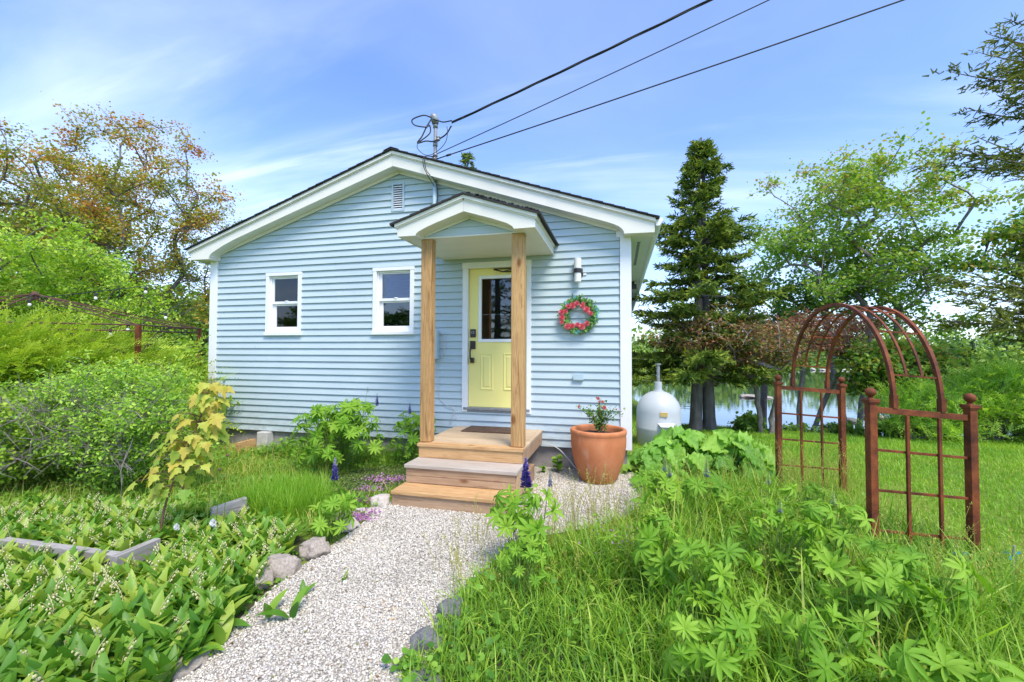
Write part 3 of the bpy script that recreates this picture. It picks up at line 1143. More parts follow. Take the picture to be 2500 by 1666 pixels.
# door closer under the head casing
dc = MB()
dc.box(-1.76, -1.35, 0.006, 0.0205, 2.792, 2.806)
dc.tube([(-1.75, -0.01, 2.79), (-1.62, -0.018, 2.755), (-1.50, -0.014, 2.752), (-1.38, -0.01, 2.768)], 0.009, 6)
dc.tube([(-1.62, -0.012, 2.755), (-1.52, -0.012, 2.776), (-1.42, -0.01, 2.79)], 0.006, 6)
dc.build('door_closer', M['black'], cottage)

# ---- gable vent
gv = MB()
gv.box(-3.382, -3.352, -0.034, 0.0, 3.744, 4.186)
gv.box(-3.197, -3.167, -0.034, 0.0, 3.744, 4.186)
gv.box(-3.3515, -3.1975, -0.034, 0.0, 3.744, 3.772)
gv.box(-3.3515, -3.1975, -0.034, 0.0, 4.158, 4.186)
gvo = gv.build('gable_vent', M['bluegrey'], cottage)
MB().box(-3.352, -3.197, 0.06, 0.07, 3.76, 4.17).build('vent_backing', M['dark'], gvo)
for q in range(11):
    zb = 3.778 + q * 0.0345
    MB().hexa([(-3.350, -0.020, zb), (-3.199, -0.020, zb), (-3.199, 0.012, zb + 0.020), (-3.350, 0.012, zb + 0.020),
               (-3.350, -0.020, zb + 0.012), (-3.199, -0.020, zb + 0.012), (-3.199, 0.012, zb + 0.032), (-3.350, 0.012, zb + 0.032)]).build('vent_slat', M['white'], gvo)

# ---- porch canopy on two posts
PXA = -1.702
porch = None


def prl(x, d=0.0):
    return 3.392 - 0.33 * abs(x - PXA) - d


pol = [(-2.523, prl(-2.523, 0.075)), (-2.523, 2.952), (-2.293, 2.950), (-2.288, 2.968), (-2.272, 2.984), (-2.249, 2.999), (-2.151, 3.043), (-2.035, 3.085), (-1.703, 3.190)]
por = [(-1.7005, 3.190), (-1.371, 3.086), (-1.20, 3.022), (-1.150, 2.992), (-1.129, 2.974), (-1.120, 2.953), (-0.882, 2.955), (-0.882, prl(-0.882, 0.075)), (-1.7005, prl(PXA, 0.075))]
rb = MB()
rb.prism(pol + [(-1.703, prl(PXA, 0.075))], -1.39, -1.203)
canopy = rb.build('porch_roof', M['trim'], cottage)
MB().prism(por, -1.39, -1.203).build('porch_rake', M['trim'], canopy)
for xa, xb in ((-2.548, PXA - 0.0005), (PXA + 0.0005, -0.858)):
    t_ = MB()
    t_.prism([(xa, prl(xa, 0.020)), (xb, prl(xb, 0.020)), (xb, prl(xb, 0.058)), (xa, prl(xa, 0.058))], -1.416, -1.200)
    t_.prism([(xa + 0.008, prl(xa + 0.008, 0.0585)), (xb - 0.008, prl(xb - 0.008, 0.0585)), (xb - 0.008, prl(xb - 0.008, 0.0745)), (xa + 0.008, prl(xa + 0.008, 0.0745))], -1.402, -1.200)
    t_.build('crown_trim', M['trim'], canopy)
ps = MB()
for sg, xe in ((-1, -2.60), (1, -0.815)):
    for k in range(7):
        xa = PXA + (xe - PXA) * k / 7
        xb = PXA + (xe - PXA) * (k + 1) / 7
        p = [(xa, prl(xa, 0.0195)), (xb, prl(xb, 0.0195)), (xb, prl(xb) + 0.008), (xa, prl(xa) + 0.0)]
        ps.prism(p if sg > 0 else p[::-1], -1.432 - 0.008 * random.random(), -0.002)
# frayed shingle edges along the rake
for q in range(46):
    x = random.uniform(-1.66, -0.86)
    ps.box(x, x + random.uniform(0.01, 0.035), -1.438, -1.40, prl(x) + 0.004, prl(x) + random.uniform(0.008, 0.018))
ps.build('porch_shingles', M['shingle'], canopy)
for fa in (((-2.523, -2.505, -1.2025, -0.03, 2.952, 3.075), (-2.546, -2.5225, -1.1995, -0.03, 3.062, 3.085)), ((-0.90, -0.882, -1.2025, -0.03, 2.955, 3.075), (-0.8825, -0.862, -1.1995, -0.03, 3.062, 3.085))):
    pf = MB()
    for b_ in fa:
        pf.box(*b_)
    pf.build('porch_fascia', M['trim'], canopy)
MB().box(-2.504, -0.901, -1.2025, -0.024, 2.958, 2.974).build('porch_soffit', M['trim'], canopy)
for za, zb in ((2.978, 3.072), (3.072, 3.175)):
    b0 = 1.0
    l0 = PXA - (3.158 - za) / 0.315
    r0 = PXA + (3.158 - za) / 0.34
    l1 = PXA - max(0.01, (3.158 - zb)) / 0.315 if zb < 3.158 else PXA - 0.01
    r1 = PXA + max(0.01, (3.158 - zb)) / 0.34 if zb < 3.158 else PXA + 0.01
    zt = min(zb, 3.156) - 0.001
    MB().hexa([(l0, -1.1985, za), (r0, -1.1985, za), (r0, -1.16, za), (l0, -1.16, za),
               (l1, -1.188, zt), (r1, -1.188, zt), (r1, -1.16, zt), (l1, -1.16, zt)]).build('clapboard', M['siding'], canopy)
pt = MB()
for sg in (-1, 1):
    xe = PXA + sg * 0.62
    sl_ = 0.315 if sg < 0 else 0.34
    p = [(PXA + sg * 0.001, 3.200), (xe, 3.200 - sl_ * 0.62), (xe, 3.158 - sl_ * 0.62), (PXA + sg * 0.001, 3.158)]
    pt.prism(p if sg > 0 else p[::-1], -1.2022, -1.1995)
pt.build('pediment_trim', M['trim'], canopy)
MB().box(-2.31, -1.045, -1.155, -1.09, 2.976, 3.02).build('porch_beam', M['trim'], canopy)
for xa, xb, ya, yb, zb_ in ((-2.309, -2.172, -1.205, -1.075, 2.957), (-1.194, -1.046, -1.205, -1.072, 2.957)):
    mbp = MB().box(xa, xb, ya, yb, 0.537, zb_)
    p_ = mbp.build('porch_post', M['post'], cottage, bevel=0.012, loc=((xa + xb) / 2, (ya + yb) / 2, 0.537))

# ---- service mast, part of the cottage's wiring
mast = empty('service_mast', (-2.645, -0.075, 3.30), 'grey electrical service mast with rounded weatherhead rising through the roof edge', 'service mast')
mb = MB()
mb.tube([(-2.645, -0.075, 3.35), (-2.645, -0.075, 4.955)], 0.027, 12)
mb.build('conduit', M['galv'], mast, smooth=True)
mb = MB()
mb.tube([(-2.645, -0.075, 3.38), (-2.645, -0.075, 4.10)], 0.034, 12)
mb.build('painted_sleeve', M['bluegrey'], mast, smooth=True)
mb = MB()
mb.tube([(-2.645, -0.075, 4.93), (-2.645, -0.075, 4.99)], 0.036, 12)
hp = [(-2.645, -0.075, 4.985), (-2.648, -0.085, 5.04), (-2.660, -0.105, 5.085), (-2.685, -0.14, 5.095)]
mb.tube(hp, [0.046, 0.060, 0.056, 0.032], 12)
mb.build('weatherhead', M['galv'], mast, smooth=True)
mb = MB()
mb.tube([(-2.645, -0.10, 4.41), (-2.645, -0.10, 4.47)], 0.045, 10)
mb.lathe([(0.06, 0), (0.05, 0.03), (0.03, 0.05)], (-2.645, -0.075, 4.415), 14)
mb.build('roof_flashing', M['galv'], mast, smooth=True)
mb = MB()
mb.lathe([(0.018, 0), (0.032, 0.008), (0.032, 0.022), (0.018, 0.034), (0.032, 0.046), (0.032, 0.058), (0.014, 0.07)], (-2.575, -0.135, 4.70), 12)
mb.tube([(-2.645, -0.085, 4.70), (-2.575, -0.135, 4.70)], 0.012, 8)
mb.tube([(-2.645, -0.075, 4.655), (-2.645, -0.075, 4.705)], 0.036, 10)
mb.tube([(-2.645, -0.075, 4.50), (-2.645, -0.075, 4.54)], 0.036, 10)
mb.build('insulator', M['galv'], mast, smooth=True)
ca = MB()


def spline(pts, n=10):
    """Catmull-Rom through pts"""
    P_ = [Vector(p) for p in pts]
    P_ = [2 * P_[0] - P_[1]] + P_ + [2 * P_[-1] - P_[-2]]
    res = []
    for i in range(1, len(P_) - 2):
        for q in range(n):
            t = q / n
            a, b, c, d = P_[i - 1:i + 3]
            res.append(0.5 * ((2 * b) + (c - a) * t + (2 * a - 5 * b + 4 * c - d) * t * t + (3 * b - 3 * c + d - a) * t ** 3))
    res.append(P_[-2])
    return res


ca.tube(spline([(-2.68, -0.13, 5.06), (-2.78, -0.20, 5.07), (-2.93, -0.25, 5.00), (-2.90, -0.24, 4.92), (-2.74, -0.20, 4.89), (-2.70, -0.16, 4.93), (-2.70, -0.15, 4.82), (-2.83, -0.20, 4.69), (-2.86, -0.22, 4.66)]), 0.010, 6)
ca.tube(spline([(-2.68, -0.13, 5.05), (-2.74, -0.18, 4.90), (-2.80, -0.2, 4.76), (-2.86, -0.22, 4.66), (-2.75, -0.17, 4.70), (-2.645, -0.12, 4.71), (-2.45, -0.16, 4.76), (-2.34, -0.2, 4.86)]), 0.010, 6)
ca.tube(spline([(-2.67, -0.13, 5.04), (-2.55, -0.18, 4.97), (-2.46, -0.2, 4.93), (-2.33, -0.21, 4.93)]), 0.009, 6)
ca.tube(spline([(-2.86, -0.22, 4.66), (-2.86, -0.22, 4.58), (-2.78, -0.19, 4.50), (-2.70, -0.14, 4.50), (-2.56, -0.15, 4.55), (-2.44, -0.18, 4.64), (-2.40, -0.2, 4.76), (-2.41, -0.2, 4.86)]), 0.005, 5)
ca.tube(spline([(-2.62, -0.12, 4.47), (-2.72, -0.26, 4.43), (-2.74, -0.285, 4.36), (-2.72, -0.275, 4.24), (-2.68, -0.2, 4.13), (-2.64, -0.10, 4.02), (-2.61, -0.09, 3.7), (-2.61, -0.09, 3.4)]), 0.006, 5)
ca.tube(spline([(-2.60, -0.13, 4.47), (-2.70, -0.27, 4.42), (-2.71, -0.288, 4.33), (-2.69, -0.26, 4.21), (-2.62, -0.17, 4.12), (-2.60, -0.09, 4.0), (-2.595, -0.09, 3.7), (-2.595, -0.09, 3.4)]), 0.006, 5)
ca.build('mast_cable', M['cable'], mast, smooth=True)


def power_line(p0, p1, ext, r, sag, label, twist=False, fittings=()):
    p0, p1 = Vector(p0), Vector(p1)
    d = p1 - p0
    pts = []
    for q in range(61):
        t = q / 60 * ext
        p = p0 + d * t
        p.z -= sag * 4 * (t / ext) * (1 - t / ext)
        pts.append(p)
    mb = MB()
    if twist:
        for ph in (0, 2.1, 4.2):
            mb.tube([p + Vector((0, math.cos(i * 0.55 + ph), math.sin(i * 0.55 + ph))) * r * 0.8 for i, p in enumerate(pts)], r * 0.62, 6)
    else:
        mb.tube(pts, r, 6)
    for f in fittings:
        i = min(59, int(f * 60))
        dd = (pts[i + 1] - pts[i]).normalized()
        mb.tube([pts[i] - dd * 0.035, pts[i] + dd * 0.035], 0.016, 8)
    o = mb.build('power_line', M['cable'], smooth=True)
    tag(o, label, 'power line', 'overhead lines running to the mast')


power_line((-2.33, -0.21, 4.90), (0.931, -0.676, 5.72), 3.0, 0.013, 0.10, 'thick twisted black power line, topmost of those leaving the mast', True, (0.02,))
power_line((-2.60, -0.11, 4.52), (1.597, -0.611, 5.63), 2.6, 0.0065, 0.06, 'thin black overhead line between the thick twisted line and the lowest line')
power_line((-2.60, -0.12, 4.44), (2.74, -0.73, 5.30), 2.2, 0.0085, 0.07, 'black overhead line lowest on the mast, with a small clamp near its end', False, (0.025,))

# ================================================================== WOODEN STEPS
steps = empty('wooden_steps', (-1.67, -0.9, 0), 'pale cedar stoop with three broad steps leading up to the yellow door', 'steps')
nb = 9
for q in range(nb):
    ya = -1.278 + q * (1.252 / nb)
    MB().box(-2.302, -1.034, ya, ya + 1.252 / nb - 0.004, 0.499, 0.535).build('deck_board', M['cedar'] if q == 0 else M['deck'], steps, bevel=0.003)
MB().box(-2.288, -1.050, -1.262, -1.226, 0.372, 0.4985).build('riser', M['cedar'], steps, bevel=0.003)
MB().box(-1.072, -1.040, -1.2255, -0.03, 0.355, 0.4985).build('side_board', M['tan'], steps, bevel=0.003)
MB().box(-2.290, -2.258, -1.2255, -0.03, 0.355, 0.4985).build('side_board', M['tan'], steps, bevel=0.003)
MB().box(-2.302, -1.028, -1.592, -1.430, 0.332, 0.3695).build('tread', M['silver'], steps, bevel=0.004)
MB().box(-2.302, -1.030, -1.427, -1.2265, 0.332, 0.3690).build('tread', M['silver'], steps, bevel=0.004)
MB().box(-2.288, -1.052, -1.572, -1.536, 0.246, 0.3315).build('riser', M['tan'], steps, bevel=0.003)
MB().box(-2.288, -1.052, -1.572, -1.536, 0.172, 0.2435).build('riser', M['tan'], steps, bevel=0.003)
MB().box(-1.068, -1.034, -1.5355, -1.0, 0.02, 0.3315).build('side_board', M['cedar_y'], steps, bevel=0.003)
MB().box(-2.300, -2.268, -1.5355, -1.0, 0.02, 0.3315).build('side_board', M['cedar_y'], steps, bevel=0.003)
MB().box(-2.298, -1.036, -1.880, -1.722, 0.134, 0.1705).build('tread', M['cedar'], steps, bevel=0.004)
MB().box(-2.298, -1.036, -1.718, -1.5735, 0.134, 0.1700).build('tread', M['cedar'], steps, bevel=0.004)
MB().box(-2.292, -1.042, -1.858, -1.820, -0.02, 0.1335).build('riser', M['tan'], steps, bevel=0.003)
MB().box(-1.074, -1.038, -1.8195, -1.5365, -0.02, 0.1335).build('side_board', M['cedar_y'], steps, bevel=0.003)
MB().box(-2.290, -2.256, -1.8195, -1.5365, -0.02, 0.1335).build('side_board', M['cedar_y'], steps, bevel=0.003)
MB().box(-1.16, -1.045, -0.9, -0.55, 0.0, 0.20).build('support_block', M['tan'], steps, bevel=0.004)
sc_ = MB()
for q in range(nb):
    for xx in (-2.25, -1.67, -1.09):
        for dy in (0.03, 0.10):
            ya = -1.278 + q * (1.252 / nb) + dy
            sc_.lathe([(0.0045, 0), (0.0045, 0.0006)], (xx, ya, 0.5352), 6)
sc_.build('screws', M['black'], steps, kind='stuff')

dm = MB().box(-2.07, -1.34, -0.45, -0.04, 0.5365, 0.552)
tag(dm.build('doormat', M['mat'], bevel=0.004), 'brown coir doormat lying on the stoop before the yellow door', 'doormat')

# ================================================================== THINGS ON THE WALL
mbx = empty('meter_box', (-2.68, -0.02, 1.5), 'blue grey electrical box on the wall half hidden by a porch post', 'electrical box')
MB().box(-2.80, -2.572, -0.125, -0.022, 1.505, 1.915).build('box_body', M['bluegrey'], mbx, bevel=0.006)
MB().box(-2.806, -2.566, -0.135, -0.1255, 1.498, 1.922).build('cover', M['bluegrey'], mbx, bevel=0.003)
mb = MB()
mb.tube(spline([(-2.566, -0.05, 1.90), (-2.50, -0.05, 1.84), (-2.48, -0.045, 1.70), (-2.52, -0.05, 1.55), (-2.565, -0.05, 1.50)]), 0.005, 6)
mb.tube(spline([(-2.60, -0.03, 1.49), (-2.585, -0.03, 1.2), (-2.57, -0.03, 0.95), (-2.44, -0.04, 0.82), (-2.33, -0.05, 0.79), (-2.35, -0.04, 0.68), (-2.40, -0.03, 0.55)]), 0.005, 6)
mb.build('cable_loop', M['whitecable'], mbx)

wl = empty('wall_light', (-0.547, -0.03, 2.7), 'white double ended cylinder wall light with a black band on blue siding', 'wall light')
mb = MB()
mb.lathe([(0.046, 0.0), (0.050, 0.006), (0.050, 0.135), (0.046, 0.14)], (-0.547, -0.085, 2.735), 20)
mb.build('upper_shade', M['lampwhite'], wl, smooth=False)
mb = MB()
mb.lathe([(0.040, 0.0), (0.047, 0.008), (0.047, 0.125)], (-0.547, -0.085, 2.552), 20)
mb.build('lower_shade', M['lampwhite'], wl)
mb = MB()
mb.lathe([(0.055, 0.0), (0.055, 0.058)], (-0.547, -0.085, 2.677), 20)
mb.box(-0.61, -0.484, -0.040, -0.012, 2.64, 2.745)
mb.build('bracket', M['black'], wl, bevel=0.003)
mb = MB().box(-0.478, -0.435, -0.03, -0.018, 2.655, 2.680)
mb.build('sensor', M['lampwhite'], wl)

ov = MB()
ov.box(-0.606, -0.478, -0.052, -0.012, 1.222, 1.308)
ov.hexa([(-0.612, -0.062, 1.232), (-0.472, -0.062, 1.232), (-0.472, -0.0525, 1.232), (-0.612, -0.0525, 1.232), (-0.612, -0.058, 1.314), (-0.472, -0.058, 1.314), (-0.472, -0.0525, 1.314), (-0.612, -0.0525, 1.314)])
tag(ov.build('outlet_cover', M['bluegrey'], bevel=0.003), 'small pale blue outdoor outlet cover low on the siding above the pot', 'outlet cover')

scm = MB()
scm.box(0.20, 0.32, 3.80, 3.90, 3.085, 3.154)
scm.box(0.225, 0.36, 3.70, 3.84, 2.985, 3.084)
tag(scm.build('security_light', M['black'], bevel=0.008), 'small black security light mounted beneath the right eave soffit', 'security light')

# wreath
wr = empty('wreath', (-0.535, -0.03, 2.11), 'round wreath of pink roses and green leaves hanging on blue siding', 'wreath')
WC = Vector((-0.535, -0.06, 2.11))


def rose_mesh(name, r, mat, seed):
    """cupped rings of petals facing -y"""
    rg = random.Random(seed)
    mb = MB()
    for ring, (rr, n, tilt, h) in enumerate(((1.0, 6, 0.55, 0.0), (0.78, 5, 0.9, 0.18), (0.54, 4, 1.15, 0.32), (0.30, 3, 1.4, 0.42))):
        for q in range(n):
            a = 2 * math.pi * (q + 0.5 * ring + rg.uniform(-0.12, 0.12)) / n
            ca_, sa_ = math.cos(a), math.sin(a)
            wdt = rr * r * math.sin(math.pi / n) * 1.35
            pts = []
            for (u_, v_) in ((0, 0), (0.55, 0.62), (0.95, 1.0)):
                rad_ = rr * r * (0.25 + 0.75 * u_)
                hh = h * r + r * (0.10 + 0.55 * u_ * math.sin(tilt))
                for sgn in (-1, 0, 1):
                    wv = wdt * sgn * (0.5 + 0.5 * v_) * (0.75 if u_ > 0.9 else 1)
                    curl = 0.10 * r * (1 - abs(sgn)) - (0.12 * r if u_ > 0.9 and sgn == 0 else 0)
                    pts.append((ca_ * (rad_ - curl * 0.2) - sa_ * wv, -hh + 0.10 * r * abs(sgn), sa_ * (rad_ - curl * 0.2) + ca_ * wv))
            fs = [(0, 1, 4, 3), (1, 2, 5, 4), (3, 4, 7, 6), (4, 5, 8, 7)]
            mb.add(pts, fs, 0.15 + 0.25 * ring + rg.uniform(-0.1, 0.1))
    return mb


M['rose'] = leafmat('pink rose petal', [(0, (0.86, 0.38, 0.38)), (0.5, (0.84, 0.24, 0.27)), (1, (0.74, 0.12, 0.17))], 0.25, (1, 0.75, 0.75), 0.55, 0.2, objrand=0.25, bright=1.0)
M['wleaf'] = leafmat('artificial green leaf', [(0, (0.045, 0.12, 0.03)), (0.5, (0.09, 0.21, 0.045)), (1, (0.16, 0.30, 0.075))], 0.2, rough=0.5)
M['teal'] = leafmat('blue green fabric leaf', [(0, (0.10, 0.37, 0.36)), (0.5, (0.17, 0.46, 0.41)), (1, (0.09, 0.25, 0.40))], 0.2, (0.8, 1, 1), 0.6, bright=1.0)
ring = MB()
ring.tube([WC + Vector((math.cos(t) * 0.195, 0.02, math.sin(t) * 0.195)) for t in np.linspace(0, 2 * math.pi, 33)], 0.022, 8, cap=False)
ring.build('vine_ring', M['twig_red'], wr)
rg = np.random.default_rng(5)
nl = 950
tt = rg.uniform(0, 2 * math.pi, nl)
rr_ = 0.190 + rg.normal(0, 0.030, nl)
pos = np.stack([WC.x + np.cos(tt) * rr_, WC.y - rg.uniform(-0.02, 0.045, nl), WC.z + np.sin(tt) * rr_], 1)
dr = np.stack([np.cos(tt) + rg.normal(0, 0.9, nl), -rg.uniform(0.0, 0.9, nl), np.sin(tt) + rg.normal(0, 0.9, nl)], 1)
Rm = frames(dr, np.array([0, -1.0, 0.3]) + rg.normal(0, 0.4, (nl, 3)))
V, F = scatter(BROAD_T, BROAD_F, pos, Rm, rg.uniform(0.022, 0.042, nl))
npmesh('leaves', V, F, np.repeat(rg.random(nl), 2), M['wleaf'], wr)
for k, (px_, pz_, s_) in enumerate(((-0.02, 0.155, 0.031), (-0.135, 0.115, 0.034), (-0.075, 0.120, 0.036), (-0.085, 0.145, 0.026), (0.055, 0.118, 0.032), (0.11, 0.065, 0.040), (0.165, 0.012, 0.028), (0.065, 0.150, 0.022),
                                     (-0.225, 0.035, 0.038), (-0.175, 0.052, 0.030), (-0.220, -0.035, 0.036), (-0.225, -0.095, 0.030), (-0.145, -0.155, 0.042), (-0.085, -0.150, 0.034), (-0.015, -0.135, 0.030), (0.045, -0.160, 0.041), (0.115, -0.120, 0.033))):
    o = rose_mesh('rose', s_ * 1.15, M['rose'], k).build('rose', M['rose'], wr)
    o.location += WC + Vector((px_, -0.035, pz_))
for k, (a, rr) in enumerate(((0.42, 0.26), (0.30, 0.27), (-0.12, 0.255), (-0.30, 0.27), (0.10, 0.27), (2.35, 0.25), (1.75, 0.26), (-1.68, 0.25), (-1.50, 0.235), (-2.3, 0.25), (-2.75, 0.265))):
    d = Vector((math.cos(a), -0.25, math.sin(a)))
    p = WC + Vector((math.cos(a) * (rr - 0.05), -0.03, math.sin(a) * (rr - 0.05)))
    Rm = frames(np.array([d]), np.array([[0.2, -1, 0.2]]))
    V, F = scatter(BROAD_T * np.array([1.4, 1, 1]), BROAD_F, np.array([p]), Rm, np.array([0.062]))
    npmesh('leaf', V, F, np.full(2, random.random()), M['teal'], wr)

# ================================================================== POT, ROSE BUSH, CABLE
PC = Vector((-0.262, -0.415, 0.012))
pot = empty('terracotta_pot', PC, 'large round terracotta pot on gravel beside the cottage corner', 'pot')
prof = [(0.17, 0.0), (0.205, 0.004), (0.225, 0.03), (0.262, 0.12), (0.296, 0.22), (0.322, 0.33), (0.338, 0.44), (0.341, 0.53), (0.337, 0.572), (0.341, 0.586), (0.347, 0.60), (0.348, 0.622), (0.342, 0.638), (0.330, 0.645), (0.308, 0.643), (0.297, 0.630), (0.293, 0.60), (0.290, 0.54)]
mb = MB().lathe(prof, (0, 0, 0), 56, cap=False)
o = mb.build('pot_body', M['terra'], pot, smooth=True)
o.location = (0, 0, 0)
mb = MB()
rg_ = random.Random(3)
rows = 6
vs = [(0, 0, 0.60)]
fs = []
for i in range(1, rows + 1):
    for j in range(24):
        t = 2 * math.pi * j / 24
        r_ = 0.292 * i / rows
        vs.append((r_ * math.cos(t), r_ * math.sin(t), 0.595 - 0.035 * (i / rows) ** 2 + rg_.uniform(-0.008, 0.008)))
for j in range(24):
    fs.append((0, 1 + j, 1 + (j + 1) % 24))
for i in range(rows - 1):
    for j in range(24):
        a = 1 + i * 24
        fs.append((a + j, a + 24 + j, a + 24 + (j + 1) % 24, a + (j + 1) % 24))
o = MB().add(vs, fs).build('soil', M['soil'], pot)
o.location = (0, 0, 0)
mb = MB()


def onpot(ang, z):
    r_ = np.interp(z, [p[1] for p in prof[:10]], [p[0] for p in prof[:10]]) + 0.001
    return (r_ * math.cos(ang), r_ * math.sin(ang), z)


a0 = rad(-68)
mb.tube([onpot(a0 + 0.10 * math.cos(t), 0.115 + 0.028 * math.sin(t)) for t in np.linspace(0.6, 5.9, 18)], 0.0045, 6)
mb.tube([onpot(a0 + 0.12 + 0.06 * q, 0.128 + 0.02 * math.sin(q * 3)) for q in np.linspace(0, 1, 8)], 0.004, 6)
mb.tube([onpot(a0 - 0.14 + 0.22 * q, 0.078 - 0.012 * math.sin(q * 3)) for q in np.linspace(0, 1, 10)], 0.004, 6)
o = mb.build('stamp', M['terra'], pot)
o.location = (0, 0, 0)

rbu = empty('rose_bush', PC + Vector((0.02, 0, 0.58)), 'small rose bush with a few pink blooms growing in the terracotta pot', 'rose bush')
RB = PC + Vector((0.02, 0.0, 0.58))
M['roseleaf'] = leafmat('rose leaf', [(0, (0.035, 0.10, 0.022)), (0.5, (0.085, 0.19, 0.035)), (0.85, (0.15, 0.28, 0.05)), (1, (0.22, 0.12, 0.06))], 0.35)
rg = np.random.default_rng(12)
st = MB()
lp_, ld_ = [], []
tips = []
for k in range(15):
    a = rg.uniform(0, 2 * math.pi)
    rr = rg.uniform(0.06, 0.27)
    hh = rg.uniform(0.20, 0.36) * (1.12 - rr)
    if k == 0:
        a, rr, hh = 3.0, 0.27, 0.31
    if k == 1:
        a, rr, hh = 1.7, 0.03, 0.44
    if k == 2:
        a, rr, hh = 0.2, 0.27, 0.28
    e = RB + Vector((math.cos(a) * rr, math.sin(a) * rr * 0.8, hh))
    pts = spline([RB + Vector((rg.normal(0, 0.02), rg.normal(0, 0.02), 0)), RB.lerp(e, 0.45) + Vector((0, 0, 0.05)), e], 5)
    st.tube(pts, list(np.linspace(0.0045, 0.002, len(pts))), 5)
    tips.append(e)
    for p in pts[2:]:
        for q in range(7):
            lp_.append(p + Vector(rg.normal(0, 0.020, 3)))
            ld_.append((rg.normal(), rg.normal(), rg.normal() * 0.5 + 0.1))
st.build('stems', M['twig_red'], rbu)
lp_ = np.array(lp_)
Rm = frames(np.array(ld_), np.array([0, 0, 1.0]) + rg.normal(0, 0.5, (len(lp_), 3)))
V, F = scatter(BROAD_T, BROAD_F, lp_, Rm, rg.uniform(0.018, 0.038, len(lp_)))
npmesh('leaves', V, F, np.repeat(rg.random(len(lp_)), 2), M['roseleaf'], rbu)
for k, (dx, dy, dz, s_) in enumerate(((-0.02, -0.03, 0.44, 0.020), (0.035, -0.05, 0.405, 0.017), (0.06, -0.08, 0.335, 0.024), (-0.26, -0.02, 0.33, 0.015), (0.0, -0.02, 0.40, 0.014), (0.20, -0.02, 0.31, 0.011))):
    o = rose_mesh('rose', s_, M['rose'], 40 + k).build('bloom', M['rose'], rbu)
    o.location += RB + Vector((dx, dy, dz))

wc = MB()
wc.tube(spline([(-1.02, -0.05, 0.335), (-0.93, -0.07, 0.345), (-0.80, -0.10, 0.30), (-0.66, -0.17, 0.19), (-0.56, -0.24, 0.10), (-0.45, -0.22, 0.05)]), 0.007, 6)
tag(wc.build('pale_cable', M['whitecable'], smooth=True), 'pale cable drooping from the stoop to behind the terracotta pot', 'cable')

# ================================================================== GAS TANK
TC = Vector((0.665, 2.15, gh(0.665, 2.15)))
tank = empty('gas_tank', TC, 'upright light grey gas tank with domed top beside the cottage', 'gas tank')
R_ = 0.375
prof = [(R_ * 0.96, 0.0), (R_ * 0.97, 0.05), (R_, 0.06), (R_, 0.30), (R_ + 0.006, 0.315), (R_ + 0.006, 0.345), (R_, 0.36), (R_, 0.60)]
for q in range(1, 13):
    t = math.pi / 2 * q / 12
    prof.append((max(R_ * math.cos(t), 0.001), 0.60 + 0.375 * math.sin(t)))
o = MB().lathe(prof, (0, 0, 0), 44, cap=False).build('tank_body', M['tank'], tank, smooth=True)
o.location = (0, 0, 0)
mb = MB()
mb.lathe([(0.085, 0.955), (0.085, 0.985), (0.062, 0.99), (0.062, 1.125), (0.05, 1.13)], (0, 0, 0), 18)
o = mb.build('valve_collar', M['tank'], tank)
o.location = (0, 0, 0)
mb = MB()
mb.tube([(0, 0, 1.13), (0, 0, 1.43)], 0.028, 12)
mb.lathe([(0.05, 0), (0.05, 0.025)], (0, 0, 1.43), 10)
o = mb.build('vent_pipe', M['galv'], tank)
o.location = (0, 0, 0)
mb = MB().box(-0.005, 0.115, -R_ - 0.012, -R_ + 0.03, 0.565, 0.635)
o = mb.build('label_plate', M['tag'], tank)
o.location = (0, 0, 0)
mb = MB()
mb.hexa([(0.00, -R_ - 0.10, 0.40), (0.18, -R_ - 0.10, 0.40), (0.23, -R_ + 0.02, 0.445), (-0.05, -R_ + 0.02, 0.445), (0.00, -R_ - 0.10, 0.412), (0.18, -R_ - 0.10, 0.412), (0.23, -R_ + 0.02, 0.457), (-0.05, -R_ + 0.02, 0.457)])
mb.box(0.02, 0.15, -R_ - 0.03, -R_ + 0.01, 0.24, 0.40)
for zz in (0.29, 0.35):
    for xx in (0.05, 0.12):
        mb.box(xx - 0.012, xx + 0.012, -R_ - 0.045, -R_ - 0.0305, zz - 0.012, zz + 0.012)
o = mb.build('regulator_bracket', M['lampwhite'], tank, bevel=0.004)
o.location = (0, 0, 0)

# ================================================================== GARDEN ARCH
ARW = [(1.826, -2.140), (2.540, -1.975), (1.790, -0.295), (2.507, -0.118)]   # near left, near right, far left, far right
TOPZ = [1.262, 1.222, 1.268, 1.244]
arch = empty('garden_arch', (2.16, -1.13, 0), 'rusted steel garden arch with two trellis side panels and a rounded top', 'garden arch')


def obox(c, ux, hx, hy, z0, z1, mb, z0b=None, z1b=None):
    """box with footprint axes ux / its normal; ends may sit at different heights"""
    uy = Vector((-ux.y, ux.x))
    z0b = z0 if z0b is None else z0b
    z1b = z1 if z1b is None else z1b
    q = [c - ux * hx - uy * hy, c + ux * hx - uy * hy, c + ux * hx + uy * hy, c - ux * hx + uy * hy]
    zz0 = (z0, z0b, z0b, z0)
    zz1 = (z1, z1b, z1b, z1)
    mb.hexa([(p.x, p.y, z) for p, z in zip(q, zz0)] + [(p.x, p.y, z) for p, z in zip(q, zz1)])


